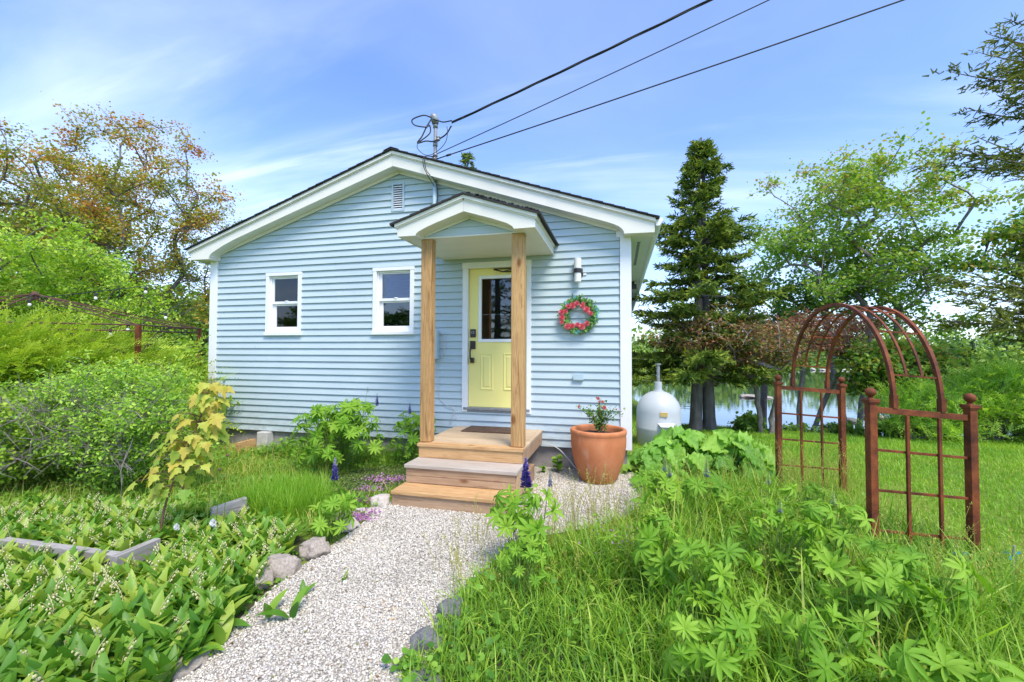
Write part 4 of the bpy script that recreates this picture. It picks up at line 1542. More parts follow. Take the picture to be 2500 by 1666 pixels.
for (xy, tz) in zip(ARW, TOPZ):
    pr = ARW[0:2] if xy in ARW[0:2] else ARW[2:4]
    ux = (Vector(pr[1]) - Vector(pr[0])).normalized()
    mb = MB()
    c = Vector(xy)
    obox(c, ux, 0.0275, 0.0275, gh(*xy) - 0.1, tz - 0.024, mb)
    p_ = mb.build('arch_post', M['rust'], arch, bevel=0.003)
    mb = MB()
    obox(c, ux, 0.040, 0.040, tz - 0.0235, tz, mb)
    obox(c, ux, 0.033, 0.033, tz - 0.036, tz - 0.0245, mb)
    mb.lathe([(0.024, 0), (0.018, 0.008), (0.018, 0.016)], (xy[0], xy[1], tz + 0.0005), 14)
    mb.build('post_cap', M['rust'], p_, bevel=0.002)
    mb = MB()
    mb.ball((xy[0], xy[1], tz + 0.050), 0.0355, 18, 12)
    mb.build('finial', M['rust'], p_, smooth=True)
for a, b, za, zb in ((0, 1, 1.182, 1.125), (2, 3, 1.205, 1.152)):
    A, B = Vector(ARW[a]), Vector(ARW[b])
    ux = (B - A).normalized()
    ln = (B - A).length
    c = (A + B) / 2
    h = ln / 2 - 0.028
    for k in range(5):
        dz = 0.299 * k
        hh = 0.022 if k == 0 else 0.0095
        mb = MB()
        obox(c, ux, h, 0.014 if k == 0 else 0.0075, za - dz - hh, za - dz + hh, mb, zb - dz - hh, zb - dz + hh)
        mb.build('top_rail' if k == 0 else 'rail', M['rust'], arch, bevel=0.002)
    for fr_ in (0.345, 0.665):
        p = A.lerp(B, fr_)
        zt = za + (zb - za) * fr_ - 0.0245
        mb = MB()
        obox(p - Vector((-ux.y, ux.x)) * 0.0175, ux, 0.011, 0.0095, gh(p.x, p.y) - 0.05, zt, mb)
        mb.build('bar', M['rust'], arch, bevel=0.002)
hoops = []
for k, (fn, ff, hw, ht) in enumerate(((0.235, 0.235, 0.0135, 0.015), (0.395, 0.415, 0.009, 0.005), (0.555, 0.60, 0.009, 0.005), (0.715, 0.775, 0.0135, 0.015))):
    A = Vector(ARW[0]).lerp(Vector(ARW[1]), fn)
    B = Vector(ARW[2]).lerp(Vector(ARW[3]), ff)
    za = 1.182 - 0.057 * fn + 0.0245
    zb = 1.205 - 0.053 * ff + 0.0245
    ux2 = (Vector(ARW[1]) - Vector(ARW[0])).normalized()
    n_ = 48
    cen = []
    for i in range(n_ + 1):
        t = math.pi * i / n_
        p = A.lerp(B, (1 - math.cos(t)) / 2)
        z = za + (zb - za) * i / n_ + 0.862 * math.sin(t) ** 0.92
        cen.append(Vector((p.x, p.y, z)))
    if k in (1, 2):
        cen = cen[4:-4]
    hoops.append(cen)
    sx = Vector((ux2.x, ux2.y, 0))
    vs, fs = [], []
    for i, p in enumerate(cen):
        d = (cen[min(i + 1, len(cen) - 1)] - cen[max(i - 1, 0)]).normalized()
        nn = sx.cross(d).normalized()
        for q1, q2 in ((-1, -1), (1, -1), (1, 1), (-1, 1)):
            vs.append(p + sx * hw * q1 + nn * ht * q2)
    for i in range(len(cen) - 1):
        for j in range(4):
            fs.append((i * 4 + j, i * 4 + (j + 1) % 4, i * 4 + 4 + (j + 1) % 4, i * 4 + 4 + j))
    fs += [(3, 2, 1, 0), tuple(len(vs) - 4 + j for j in range(4))]
    MB().add(vs, fs).build('hoop', M['rust'], arch)
    if k in (0, 3):
        mb = MB()
        obox(Vector((cen[0].x, cen[0].y)), ux2, 0.0185, 0.0205, za + 0.0005, za + 0.10, mb)
        mb.build('socket', M['rust'], arch)
        mb = MB()
        obox(Vector((cen[-1].x, cen[-1].y)), ux2, 0.0185, 0.0205, zb + 0.0005, zb + 0.10, mb)
        mb.build('socket', M['rust'], arch)
for i in (4, 11, 17, 24, 31, 37, 44):
    a, b = hoops[0][i], hoops[3][i]
    mb = MB()
    mb.tube([a, b], 0.0095, 4)
    mb.build('crossbar', M['rust'], arch)

# ================================================================== GAZEBO FRAME AND STRING LIGHTS
gz = empty('gazebo_frame', (-9.0, -0.9, 0), 'rusted metal gazebo frame without its cover behind the shrubs', 'gazebo frame')
GP = Vector((-10.0, -0.6, 2.60))
corners = [Vector((-7.12, -0.93, 2.0)), Vector((-10.6, -2.9, 2.02)), Vector((-13.1, -0.2, 2.1)), Vector((-9.3, 1.9, 2.12))]
for c in corners:
    mb = MB()
    obox(Vector((c.x, c.y)), Vector((0.95, 0.31)), 0.028, 0.028, 0, c.z, mb)
    mb.build('gazebo_post', M['rust'], gz)
    mb = MB()
    mb.tube([GP, c], 0.011, 6)
    mb.tube([GP - Vector((0, 0, 0.09)), c - Vector((0, 0, 0.02))], 0.009, 5)
    mb.build('hip_rafter', M['dark_rust'], gz)
for i in range(4):
    a, b = corners[i], corners[(i + 1) % 4]
    mb = MB()
    mb.tube([a, b], 0.012, 6)
    mb.tube([a - Vector((0, 0, 0.09)), b - Vector((0, 0, 0.09))], 0.010, 5)
    mb.build('eave_beam', M['dark_rust'], gz)
    mb = MB()
    n_ = 9
    for q in range(n_):
        p = a.lerp(b, (q + 0.5) / n_)
        mb.tube([p, p - Vector((0, 0, 0.09))], 0.006, 5)
    for s0, s1 in ((a, b), (b, a)):
        pts = [s0.lerp(s1, 0.45 * t) - Vector((0, 0, 0.50 * (1 - t) ** 2.2 + 0.02)) for t in np.linspace(0, 1, 12)]
        mb.tube(pts, 0.009, 5)
    mb.tube([GP, a.lerp(b, 0.5)], 0.012, 6)
    mb.build('bracket', M['dark_rust'], gz)
MB().lathe([(0.05, -0.1), (0.06, 0), (0.02, 0.05)], GP, 10).build('crown_plate', M['dark_rust'], gz)


def string_light(name_pts, bulbs, label):
    t_ = empty('string_light', name_pts[0], label, 'string lights')
    mb = MB()
    mb.tube(spline(name_pts, 8), 0.006, 5)
    mb.build('wire', M['cable'], t_)
    for b in bulbs:
        mb = MB()
        mb.lathe([(0.018, 0), (0.022, -0.02), (0.020, -0.055)], b, 8)
        s_ = mb.build('socket', M['cable'], t_)
        mb = MB()
        mb.ball(Vector(b) - Vector((0, 0, 0.085)), 0.024, 10, 8, 1.25)
        mb.build('bulb', M['bulb'], t_, smooth=True)


string_light([(-10.0, -0.6, 2.60), (-9.26, -1.06, 2.45), (-8.23, -0.8, 2.56), (-7.44, -0.61, 2.66), (-6.86, 0.15, 2.93)],
             [(-9.26, -1.06, 2.43), (-8.23, -0.8, 2.54), (-7.44, -0.61, 2.64)], 'string of white bulbs from the gazebo peak to the cottage corner')
string_light([(-7.54, -1.03, 1.95), (-7.26, -0.96, 2.02), (-7.12, -0.93, 2.0), (-7.20, -0.50, 2.24), (-7.0, -0.1, 2.55), (-6.84, 0.1, 2.80)],
             [(-7.54, -1.03, 1.94), (-7.27, -0.97, 2.01), (-7.18, -0.48, 2.23)], 'string of white bulbs sloping from the gazebo post up to the cottage corner')

# ================================================================== TIMBERS AND STONES


def rock(c, sx, sy, sz, mat, label, seed, name='edging_stone', group='stones edging the gravel path', rot=0):
    bm = bmesh.new()
    bmesh.ops.create_icosphere(bm, subdivisions=4, radius=1)
    for v in bm.verts:
        p = v.co.copy()
        d = mnoise.noise(p * 1.1 + Vector((seed * 7.1, seed, 0))) * 0.46 + abs(mnoise.noise(p * 2.2 + Vector((seed, 3, 1)))) * 0.34 - 0.08 + mnoise.noise(p * 6 + Vector((1, seed, 0))) * 0.07 + mnoise.noise(p * 15 + Vector((1, seed, 4))) * 0.025
        v.co = p * (1 + d)
        pl_ = (p * (1 + d)).dot(Vector((0.6, -0.5, 0.62)).normalized())
        if pl_ > 0.72:
            v.co -= Vector((0.6, -0.5, 0.62)).normalized() * (pl_ - 0.72) * 0.8
        v.co.x = max(-0.86, min(0.86, v.co.x)) * 1.05
        v.co.z = max(-0.6, min(0.80, v.co.z))
    me = bpy.data.meshes.new(name)
    bm.to_mesh(me)
    bm.free()
    for p in me.polygons:
        p.use_smooth = True
    me.materials.append(mat)
    o = bpy.data.objects.new(name, me)
    COL.objects.link(o)
    o.location = (c[0], c[1], gh(c[0], c[1]) + sz * 0.45 + (c[2] if len(c) > 2 else 0))
    o.scale = (sx, sy, sz)
    o.rotation_euler = (0, 0, rot)
    tag(o, label, 'stone', group)
    return o


rock((-2.42, -1.87), 0.10, 0.075, 0.085, M['palerock'], 'white stone touching the bottom step on the planting side', 1, rot=0.4)
rock((-2.40, -2.10), 0.15, 0.07, 0.045, M['palerock'], 'flat tan slab beside the magenta flowers near the steps', 2, rot=0.3)
rock((-2.40, -2.48), 0.12, 0.10, 0.06, M['palerock'], 'tan stone behind the blue spiked lupine by the path', 3, rot=1.2)
rock((-2.33, -2.98), 0.125, 0.105, 0.10, M['rock'], 'rounded speckled grey stone below the path-side lupine', 4, rot=0.7)
rock((-2.36, -3.28), 0.115, 0.10, 0.10, M['rock'], 'brownish upright stone, middle of the three edging the lily bed', 5, rot=0.2)
rock((-2.38, -3.48), 0.10, 0.085, 0.085, M['rock'], 'brown stone half covered by lily leaves at the path edge', 6, rot=0.9)
rock((-2.16, -4.20), 0.14, 0.10, 0.055, M['rock'], 'flat stone under the lily leaves at the bottom of the photo', 7, rot=0.5)
rock((-0.97, -3.48), 0.10, 0.07, 0.085, M['darkrock'], 'grey stone among grass blades on the meadow side of the path', 8, rot=0.6)
rock((-1.02, -3.74), 0.09, 0.08, 0.07, M['darkrock'], 'dark grey stone by the path at the foot of the meadow grass', 9, rot=1.6)
rock((-0.90, -4.02), 0.09, 0.07, 0.05, M['darkrock'], 'low grey stone at the very bottom edge beside the path', 10, rot=0.1)


def beam(p0, p1, w_, h, mat, label, zt0, zt1):
    p0, p1 = Vector(p0), Vector(p1)
    ux = (p1 - p0).normalized()
    c = (p0 + p1) / 2
    ln = (p1 - p0).length
    mb = MB()
    obox(Vector((0, 0)), Vector((1, 0)), ln / 2, w_ / 2, zt0 - h, zt0, mb, zt1 - h, zt1)
    o = mb.build('edging_timber', mat, bevel=0.006)
    o.location = (c.x, c.y, 0)
    o.rotation_euler = (0, 0, math.atan2(ux.y, ux.x))
    tag(o, label, 'timber', 'weathered timbers edging the lily bed')


beam((-4.62, -3.62), (-3.50, -3.58), 0.06, 0.13, M['greywood'], 'long grey weathered timber lying across the lily bed', 0.155, 0.15)
beam((-3.47, -3.63), (-3.50, -3.30), 0.055, 0.12, M['greywood'], 'short grey timber set at a right angle to the long one', 0.155, 0.145)
beam((-3.62, -2.74), (-3.50, -2.48), 0.06, 0.12, M['greywood'], 'grey timber stub sticking out of the tall grass', 0.17, 0.20)
wd = empty('timber_wedge', (-6.0, -0.2, 0), 'orange timber wedge lying against the pale concrete pier', 'timber')
mb = MB()
mb.hexa([(-6.28, -0.36, 0.0), (-5.76, -0.20, 0.09), (-5.76, -0.15, 0.09), (-6.28, -0.31, 0.0), (-6.28, -0.36, 0.04), (-5.76, -0.20, 0.20), (-5.76, -0.15, 0.20), (-6.28, -0.31, 0.04)])
mb.build('sloping_board', M['cedar'], wd)
MB().box(-6.26, -5.77, -0.44, -0.375, 0.0, 0.045).build('ground_board', M['cedar'], wd)
MB().box(-5.755, -5.715, -0.45, -0.12, 0.0, 0.19).build('end_board', M['cedar'], wd)
MB().box(-5.70, -5.50, -0.12, 0.025, -0.05, 0.300).build('concrete_pier', M['pale_concrete'], None, bevel=0.01)
pier = bpy.data.objects['concrete_pier']
tag(pier, 'pale concrete pier under the siding beside the lupine clump', 'pier')
for k, (x, y, lab) in enumerate(((2.66, -2.12, 'thin grey stake tied with blue ribbon outside the arch'), (2.30, -2.22, 'thin grey stake with a blue tie inside the near trellis'))):
    s_ = empty('garden_stake', (x, y, 0), lab, 'stake')
    MB().tube([(x, y, -0.05), (x + 0.02, y, 0.26 if k == 0 else 0.22)], 0.008, 6).build('stick', M['greywood'], s_)
    mb = MB()
    for a in (0.4, 2.4, 4.1):
        mb.add([(x, y - 0.01, 0.20), (x + 0.055 * math.cos(a), y - 0.02, 0.20 + 0.035 * math.sin(a)), (x + 0.06 * math.cos(a + 0.5), y - 0.015, 0.20 + 0.04 * math.sin(a + 0.5))], [(0, 1, 2)])
    mb.tube([(x + 0.015, y, 0.185), (x + 0.016, y, 0.205)], 0.012, 6)
    mb.build('ribbon', M['ribbon'], s_)

# ================================================================== VEGETATION
ORANGE = [(0, (0.085, 0.135, 0.018)), (0.30, (0.15, 0.185, 0.022)), (0.55, (0.245, 0.215, 0.028)), (0.74, (0.31, 0.165, 0.030)), (0.9, (0.27, 0.095, 0.024)), (1, (0.19, 0.05, 0.018))]
M['l_orange'] = leafmat('maple leaves and red keys', ORANGE, 0.4, (1.2, 1.1, 0.6), bright=1.7)
M['l_lime'] = leafmat('fresh lime leaf', [(0, (0.10, 0.20, 0.022)), (0.45, (0.20, 0.32, 0.035)), (1, (0.33, 0.42, 0.055))], 0.45, bright=1.6)
M['l_mid'] = leafmat('mid green leaf', [(0, (0.045, 0.12, 0.018)), (0.5, (0.10, 0.205, 0.028)), (1, (0.185, 0.29, 0.045))], 0.38)
M['l_dark'] = leafmat('dark green leaf', [(0, (0.022, 0.075, 0.014)), (0.5, (0.05, 0.125, 0.022)), (1, (0.10, 0.19, 0.035))], 0.3)
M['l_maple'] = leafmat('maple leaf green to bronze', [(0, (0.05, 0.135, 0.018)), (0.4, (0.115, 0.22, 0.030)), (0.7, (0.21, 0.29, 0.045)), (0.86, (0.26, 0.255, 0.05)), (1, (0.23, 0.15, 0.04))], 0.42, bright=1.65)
M['l_bronze'] = leafmat('bronze green leaf', [(0, (0.06, 0.085, 0.018)), (0.4, (0.125, 0.135, 0.028)), (0.6, (0.165, 0.10, 0.042)), (0.85, (0.20, 0.085, 0.048)), (1, (0.25, 0.12, 0.08))], 0.35, (1.2, 0.9, 0.6), bright=1.95)
M['l_red'] = leafmat('wine red leaf', [(0, (0.085, 0.035, 0.022)), (0.4, (0.16, 0.055, 0.038)), (0.75, (0.21, 0.085, 0.05)), (1, (0.15, 0.16, 0.035))], 0.35, (1.2, 0.8, 0.7), bright=1.8)
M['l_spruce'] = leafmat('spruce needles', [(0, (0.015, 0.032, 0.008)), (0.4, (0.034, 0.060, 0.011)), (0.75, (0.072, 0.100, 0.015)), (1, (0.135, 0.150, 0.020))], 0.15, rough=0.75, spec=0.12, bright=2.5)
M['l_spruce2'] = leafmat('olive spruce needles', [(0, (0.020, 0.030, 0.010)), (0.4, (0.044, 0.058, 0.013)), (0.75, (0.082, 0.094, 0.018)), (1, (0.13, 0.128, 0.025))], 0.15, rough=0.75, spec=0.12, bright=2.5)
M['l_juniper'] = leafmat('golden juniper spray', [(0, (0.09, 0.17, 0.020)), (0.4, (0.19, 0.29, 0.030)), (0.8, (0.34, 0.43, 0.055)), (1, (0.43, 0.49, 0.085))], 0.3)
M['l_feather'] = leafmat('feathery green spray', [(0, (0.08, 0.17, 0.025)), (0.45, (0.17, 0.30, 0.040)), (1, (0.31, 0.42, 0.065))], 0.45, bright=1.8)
GRASS_ST = [(0, (0.055, 0.135, 0.016)), (0.35, (0.125, 0.245, 0.025)), (0.7, (0.225, 0.365, 0.040)), (0.9, (0.33, 0.43, 0.07)), (1, (0.42, 0.40, 0.14))]
M['grass'] = leafmat('meadow grass', GRASS_ST, 0.42)
M['lawn'] = leafmat('mown lawn grass', [(0, (0.085, 0.20, 0.018)), (0.5, (0.145, 0.275, 0.022)), (1, (0.24, 0.34, 0.035))], 0.38, nscale=0.9, bright=1.7)
M['hay'] = leafmat('dry grass', [(0, (0.22, 0.22, 0.05)), (0.5, (0.36, 0.35, 0.09)), (1, (0.48, 0.41, 0.17))], 0.35)
M['weed'] = leafmat('weed leaf', [(0, (0.045, 0.13, 0.018)), (0.5, (0.115, 0.25, 0.03)), (1, (0.23, 0.36, 0.05))], 0.4)
M['lily'] = leafmat('lily of the valley leaf', [(0, (0.040, 0.125, 0.014)), (0.5, (0.080, 0.190, 0.020)), (0.85, (0.145, 0.265, 0.032)), (1, (0.24, 0.32, 0.05))], 0.38, rough=0.42, spec=0.35, objrand=0.55)
M['bell'] = leafmat('cream bell flowers', [(0, (0.62, 0.56, 0.28)), (1, (0.80, 0.75, 0.46))], 0.25, (1, 1, 0.8), bright=1.0)
M['lupleaf'] = leafmat('lupine leaf', [(0, (0.065, 0.165, 0.016)), (0.5, (0.125, 0.255, 0.022)), (1, (0.205, 0.335, 0.040))], 0.38, rough=0.55, spec=0.22, objrand=0.55)
M['lupstem'] = leafmat('lupine stem', [(0, (0.08, 0.15, 0.03)), (1, (0.15, 0.22, 0.05))], 0.1)
M['purple'] = leafmat('purple lupine florets', [(0, (0.055, 0.028, 0.22)), (0.35, (0.13, 0.075, 0.42)), (0.7, (0.25, 0.19, 0.55)), (1, (0.70, 0.68, 0.78))], 0.25, (0.9, 0.8, 1.1), bright=1.0)
M['palepurple'] = leafmat('opening lupine florets', [(0, (0.11, 0.075, 0.30)), (0.4, (0.36, 0.36, 0.50)), (0.65, (0.42, 0.50, 0.34)), (1, (0.42, 0.53, 0.17))], 0.25, (1, 1, 0.9), bright=1.0)
M['rhubarb'] = leafmat('rhubarb leaf', [(0, (0.075, 0.18, 0.028)), (0.5, (0.125, 0.26, 0.040)), (1, (0.205, 0.34, 0.062))], 0.38, rough=0.5, objrand=0.4, nscale=2.0, bright=1.75)
M['sapleaf'] = leafmat('young maple leaf, green to amber', [(0, (0.12, 0.235, 0.030)), (0.35, (0.20, 0.30, 0.040)), (0.7, (0.33, 0.345, 0.055)), (1, (0.40, 0.26, 0.06))], 0.4, (1.2, 1.15, 0.6), rough=0.5)
M['magenta'] = leafmat('magenta thyme flowers', [(0, (0.30, 0.08, 0.28)), (0.5, (0.44, 0.17, 0.40)), (1, (0.55, 0.32, 0.50))], 0.2, (1, 0.8, 1), bright=1.0)
M['thyme'] = leafmat('creeping thyme', [(0, (0.035, 0.065, 0.018)), (0.5, (0.07, 0.115, 0.026)), (1, (0.13, 0.17, 0.04))], 0.2)
M['whitepetal'] = leafmat('white petals', [(0, (0.75, 0.75, 0.75)), (1, (0.85, 0.85, 0.85))], 0.2, (1, 1, 1), bright=1.0)


def connect(trunk_pts, trunk_r, targets, rng, up=0.25, rmin=0.012, penal=0.5):
    """limbs from a trunk to every target; returns list of (points, radii) chains"""
    nodes = [np.array(p, float) for p in trunk_pts]
    par = [-1] + list(range(len(nodes) - 1))
    wgt = [0.0] * len(nodes)
    ntr = len(nodes)
    chains = []
    top = nodes[-1]
    order = np.argsort([np.linalg.norm(t - top) for t in targets])
    for ti in order:
        t = np.array(targets[ti], float)
        A = np.array(nodes)
        dv = t - A
        cost = np.linalg.norm(dv, axis=1) + penal * np.maximum(0, A[:, 2] - t[2] + 0.15) * 2 + np.where(np.arange(len(A)) < 1, 5, 0)
        i = int(np.argmin(cost))
        s = A[i]
        ln = np.linalg.norm(t - s)
        k = max(2, int(ln / 0.35))
        ids = [i]
        prev = i
        for q in range(1, k + 1):
            f = q / k
            p = s + (t - s) * f
            p = p + np.array([0, 0, up * ln * math.sin(math.pi * f) * (0.6)]) + (rng.normal(0, 0.045 * min(1, ln), 3) if q < k else 0)
            nodes.append(p)
            par.append(prev)
            wgt.append(0.0)
            prev = len(nodes) - 1
            ids.append(prev)
        chains.append(ids)
        j = prev
        while j != -1:
            wgt[j] += 1
            j = par[j]
    tot = max(wgt[0], 1)
    res = []

    def rr(i):
        return max(rmin, trunk_r * (max(wgt[i], 0.4) / tot) ** 0.48)
    tr = list(range(ntr))
    res.append(([nodes[i] for i in tr], [max(rr(i), trunk_r * (1 - 0.45 * i / max(1, ntr - 1)) * (1.25 if i == 0 else 1)) for i in tr]))
    for ids in chains:
        res.append(([nodes[i] for i in ids], [min(rr(ids[1]), rr(ids[0])) if q == 0 else rr(i) for q, i in enumerate(ids)]))
    return res


def crown_targets(c, r, n, rng, shell=2.0, cut=None, gap=0.0):
    """clump centres inside an ellipsoid with a broken outline"""
    res = []
    off = rng.uniform(0, 50, 3)
    c = np.array(c)
    r = np.array(r)
    tries = 0
    while len(res) < n and tries < n * 60:
        tries += 1
        d = rng.normal(size=3)
        d /= np.linalg.norm(d)
        u = rng.random() ** (1 / (3.0 * shell / 2))
        edge = 1 + 0.42 * mnoise.noise(Vector(d * 1.9 + off))
        p = c + d * r * u * edge
        if gap and mnoise.noise(Vector((p - c) * 0.9 / max(r) * 3 + off)) < -0.25 + gap * 0.1:
            continue
        if cut is not None and not cut(p):
            continue
        if res and min(np.linalg.norm(p - q) for q in res[-80:]) < 0.28 * (np.prod(r) / n) ** (1 / 3) * 2:
            continue
        res.append(p)
    return res


def tree(name, label, cat, base, trunk_top, trunk_r, c, r, n, per, leaf, lmat, bmat, seed, group=None, sigma=0.4, flat=0.7, tone=None, up=0.2, stems=1, shell=2.0,
         leaf_t=(LEAF_T, LEAF_F), droop=0.2, twigs=4, cut=None, rmin=0.010, lean=(0, 0), spread=0.25, crown_name='crown', trunk_name='trunk'):
    """broadleaf: trunk, limbs reaching every leaf clump, twigs, leaves spread through the clumps"""
    rng = np.random.default_rng(seed)
    z0 = gh(*base)
    root = empty(name, (base[0], base[1], z0), label, cat, group)
    tg = crown_targets(c, r, n, rng, shell, cut)
    mb = MB()
    groups = [[] for _ in range(stems)]
    angs = rng.uniform(0, 2 * math.pi) + np.arange(stems) * 2 * math.pi / stems
    for t in tg:
        if stems == 1:
            groups[0].append(t)
        else:
            a = math.atan2(t[1] - c[1], t[0] - c[0])
            k = int(np.argmin([abs((a - g + math.pi) % (2 * math.pi) - math.pi) for g in angs]))
            groups[k].append(t)
    for k in range(stems):
        if not groups[k]:
            continue
        ox = 0 if stems == 1 else math.cos(angs[k])
        oy = 0 if stems == 1 else math.sin(angs[k])
        b = np.array([base[0] + ox * trunk_r * 1.1, base[1] + oy * trunk_r * 1.1, z0 - 0.15])
        tp = np.array([trunk_top[0] + ox * spread * (trunk_top[2] - z0), trunk_top[1] + oy * spread * (trunk_top[2] - z0), trunk_top[2]])
        m_ = 7
        tr = []
        for q in range(m_ + 1):
            f = q / m_
            p = b + (tp - b) * f + np.array([lean[0] * math.sin(math.pi * f), lean[1] * math.sin(math.pi * f), 0]) + (rng.normal(0, 0.25 * trunk_r, 3) * (0 < q < m_))
            tr.append(p)
        for pts, rd in connect(tr, trunk_r / (stems ** 0.35), groups[k], rng, up, rmin):
            mb.tube(pts, rd, 6 if max(rd) > 0.03 else 4, cap=False)
    P_, D_ = [], []
    for t in tg:
        tw = []
        for q in range(twigs):
            d = unit(1, rng)[0]
            d[2] = d[2] * 0.6 + 0.25
            e = t + d * sigma * rng.uniform(0.9, 1.9)
            tw.append(e)
            mb.tube([t, (t + e) / 2 + rng.normal(0, 0.03, 3), e], [rmin * 0.8, rmin * 0.6, rmin * 0.35], 3, cap=False)
        kk = int(per * rng.uniform(0.55, 1.4))
        f = rng.random(kk) ** 0.7
        wi = rng.integers(0, twigs, kk)
        e = np.array(tw)[wi]
        p = t + (e - t) * f[:, None] * 1.05 + rng.normal(0, sigma * 0.34, (kk, 3)) * np.array([1, 1, flat])
        P_.append(p)
    mb.build(trunk_name, bmat, root, smooth=True)
    pos = np.concatenate(P_)
    k = len(pos)
    d = unit(k, rng)
    d[:, 2] = d[:, 2] * 0.6 - droop
    nn = rng.normal(0, 0.55, (k, 3)) + np.array([0.12, -0.25, 0.75])
    Rm = frames(d, nn)
    T, Fq = leaf_t
    V, F = scatter(T, Fq, pos, Rm, leaf * rng.uniform(0.6, 1.3, k))
    t01 = tone(pos, rng) if tone else rng.random(k)
    npmesh(crown_name, V, F, np.repeat(np.clip(t01, 0, 1), len(Fq)), lmat, root)
    return root


def S3(a, b, z):
    x, y = site(a, b)
    return np.array([x, y, z])


# ---- big maple on the left with orange keys
def tone_orange(p, rng):
    n = np.array([mnoise.noise(Vector(q * 1.1)) for q in p])
    h = (p[:, 2] - 1.5) / 7.5
    return np.clip(0.36 + 0.55 * n + 0.42 * (h - 0.45) + rng.normal(0, 0.16, len(p)), 0, 1)


tree('maple_tree', 'big maple with orange and olive foliage left of the cottage', 'tree', site(-13.0, 14.2), S3(-13.2, 14, 4.2), 0.20, S3(-13.9, 14, 4.95), (5.0, 3.4, 3.95), 380, 215, 0.084,
     M['l_orange'], M['bark'], 21, sigma=0.42, tone=tone_orange, stems=3, spread=0.10, twigs=5, shell=1.5, rmin=0.012, up=0.12)
# dark trees filling in behind it
for k, (a, b, zc_, r, mt, lab) in enumerate(((-21.0, 18.5, 5.6, (2.6, 2.4, 2.7), 'l_mid', 'deep green tree behind the lime shrub at the left edge'),
                                              (-17.6, 21, 2.6, (3.2, 2.4, 2.2), 'l_dark', 'dark tree low behind the orange maple, by the gazebo'),
                                              (-14.0, 20.5, 2.4, (2.8, 2.4, 2.0), 'l_mid', 'dark olive tree behind the orange maple near the cottage corner'))):
    x, y = site(a, b)
    tree('background_tree', lab, 'tree', (x, y), S3(a, b, zc_ * 0.8), 0.14, S3(a, b, zc_), r, 60, 150, 0.15, M[mt], M['bark'], 60 + k, group='trees behind the big maple', sigma=0.5, twigs=4)


# ---- sprays: a feathery shoot as a template
def spray_template(n, seed, curve=0.5, side=0.16, w_=0.018):
    rng = np.random.default_rng(seed)
    vs, fs = [], []
    for i in range(n):
        t = (i + 0.5) / n
        y = t
        z = -curve * t * t * 0.5
        L_ = side * (1.15 - t) * rng.uniform(0.7, 1.2) + 0.02
        sgn = 1 if i % 2 else -1
        an = rng.uniform(0.5, 0.95)
        dx, dy, dz = sgn * math.sin(an) * L_, math.cos(an) * L_, rng.uniform(-0.2, 0.35) * L_
        px_, py_ = -dy / L_ * w_, dx / L_ * w_
        b = len(vs)
        vs += [(-px_ * 0.6, y - py_ * 0.6, z), (px_ * 0.6, y + py_ * 0.6, z), (dx * 0.6 + px_, y + dy * 0.6 + py_, z + dz * 0.6), (dx, y + dy, z + dz)]
        fs.append((b, b + 1, b + 2, b + 3))
    b = len(vs)
    vs += [(-0.006, 0, 0), (0.006, 0, 0), (0.004, 1.05, -curve * 0.5), (-0.004, 1.05, -curve * 0.5)]
    fs.append((b, b + 1, b + 2, b + 3))
    return np.array(vs), np.array(fs)


SPRAY = spray_template(15, 1, 0.5, 0.20, 0.034)
SPRAY2 = spray_template(12, 2, 0.9, 0.26, 0.034)


def plume_shrub(name, label, cat, base, clumps, per, length, mat, seed, dirbias, tmpl, group=None, sigma=0.22, inner=None, tonebias=0.0):
    """shrub of feathery plumes; clumps: list of (centre, outward weight)"""
    rng = np.random.default_rng(seed)
    z0 = gh(*base)
    root = empty(name, (base[0], base[1], z0), label, cat, group)
    P_, D_, T_ = [], [], []
    mb = MB()
    for c in clumps:
        c = np.array(c)
        mb.tube([(base[0] + rng.normal(0, 0.1), base[1] + rng.normal(0, 0.1), z0 - 0.05), (base[0] * 0.4 + c[0] * 0.6, base[1] * 0.4 + c[1] * 0.6, z0 + (c[2] - z0) * 0.75), c], [0.03, 0.018, 0.008], 5, cap=False)
        p = c + rng.normal(0, sigma, (per, 3)) * np.array([1, 1, 0.55])
        d = np.array(dirbias) + (c - np.array([base[0], base[1], z0 + 0.4])) * 0.35 + rng.normal(0, 0.33, (per, 3))
        P_.append(p)
        D_.append(d)
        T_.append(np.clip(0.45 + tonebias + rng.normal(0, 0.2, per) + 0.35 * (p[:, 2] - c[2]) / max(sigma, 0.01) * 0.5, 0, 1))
    pos, d, t = np.concatenate(P_), np.concatenate(D_), np.concatenate(T_)
    Rm = frames(d, np.array([0, -0.3, 1.0]) + rng.normal(0, 0.4, (len(pos), 3)))
    T, Fq = tmpl
    V, F = scatter(T, Fq, pos, Rm, length * rng.uniform(0.6, 1.25, len(pos)))
    rn = np.repeat(t, len(Fq)) + np.tile(np.linspace(-0.15, 0.22, len(Fq)), len(pos))
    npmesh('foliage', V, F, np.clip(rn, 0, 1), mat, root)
    mb.build('stems', M['bark'], root)
    return root


rngc = np.random.default_rng(3)
# juniper: layered shelves descending to the right
cl = []
for q in range(115):
    a = rngc.uniform(-8.4, -5.0)
    b = rngc.uniform(5.3, 7.3)
    zt = np.interp(a, [-8.4, -6.6, -5.6, -5.0], [1.86, 1.72, 1.36, 1.06])
    z = zt - rngc.random() ** 1.6 * 1.25
    cl.append(S3(a, b, max(0.35, z)))
plume_shrub('juniper_shrub', 'sprawling golden green juniper with feathery plumes under the gazebo frame', 'shrub', site(-6.9, 6.4), cl, 52, 0.40, M['l_juniper'], 31, np.array([0.85, 0.0, 0.22]), SPRAY, sigma=0.24)
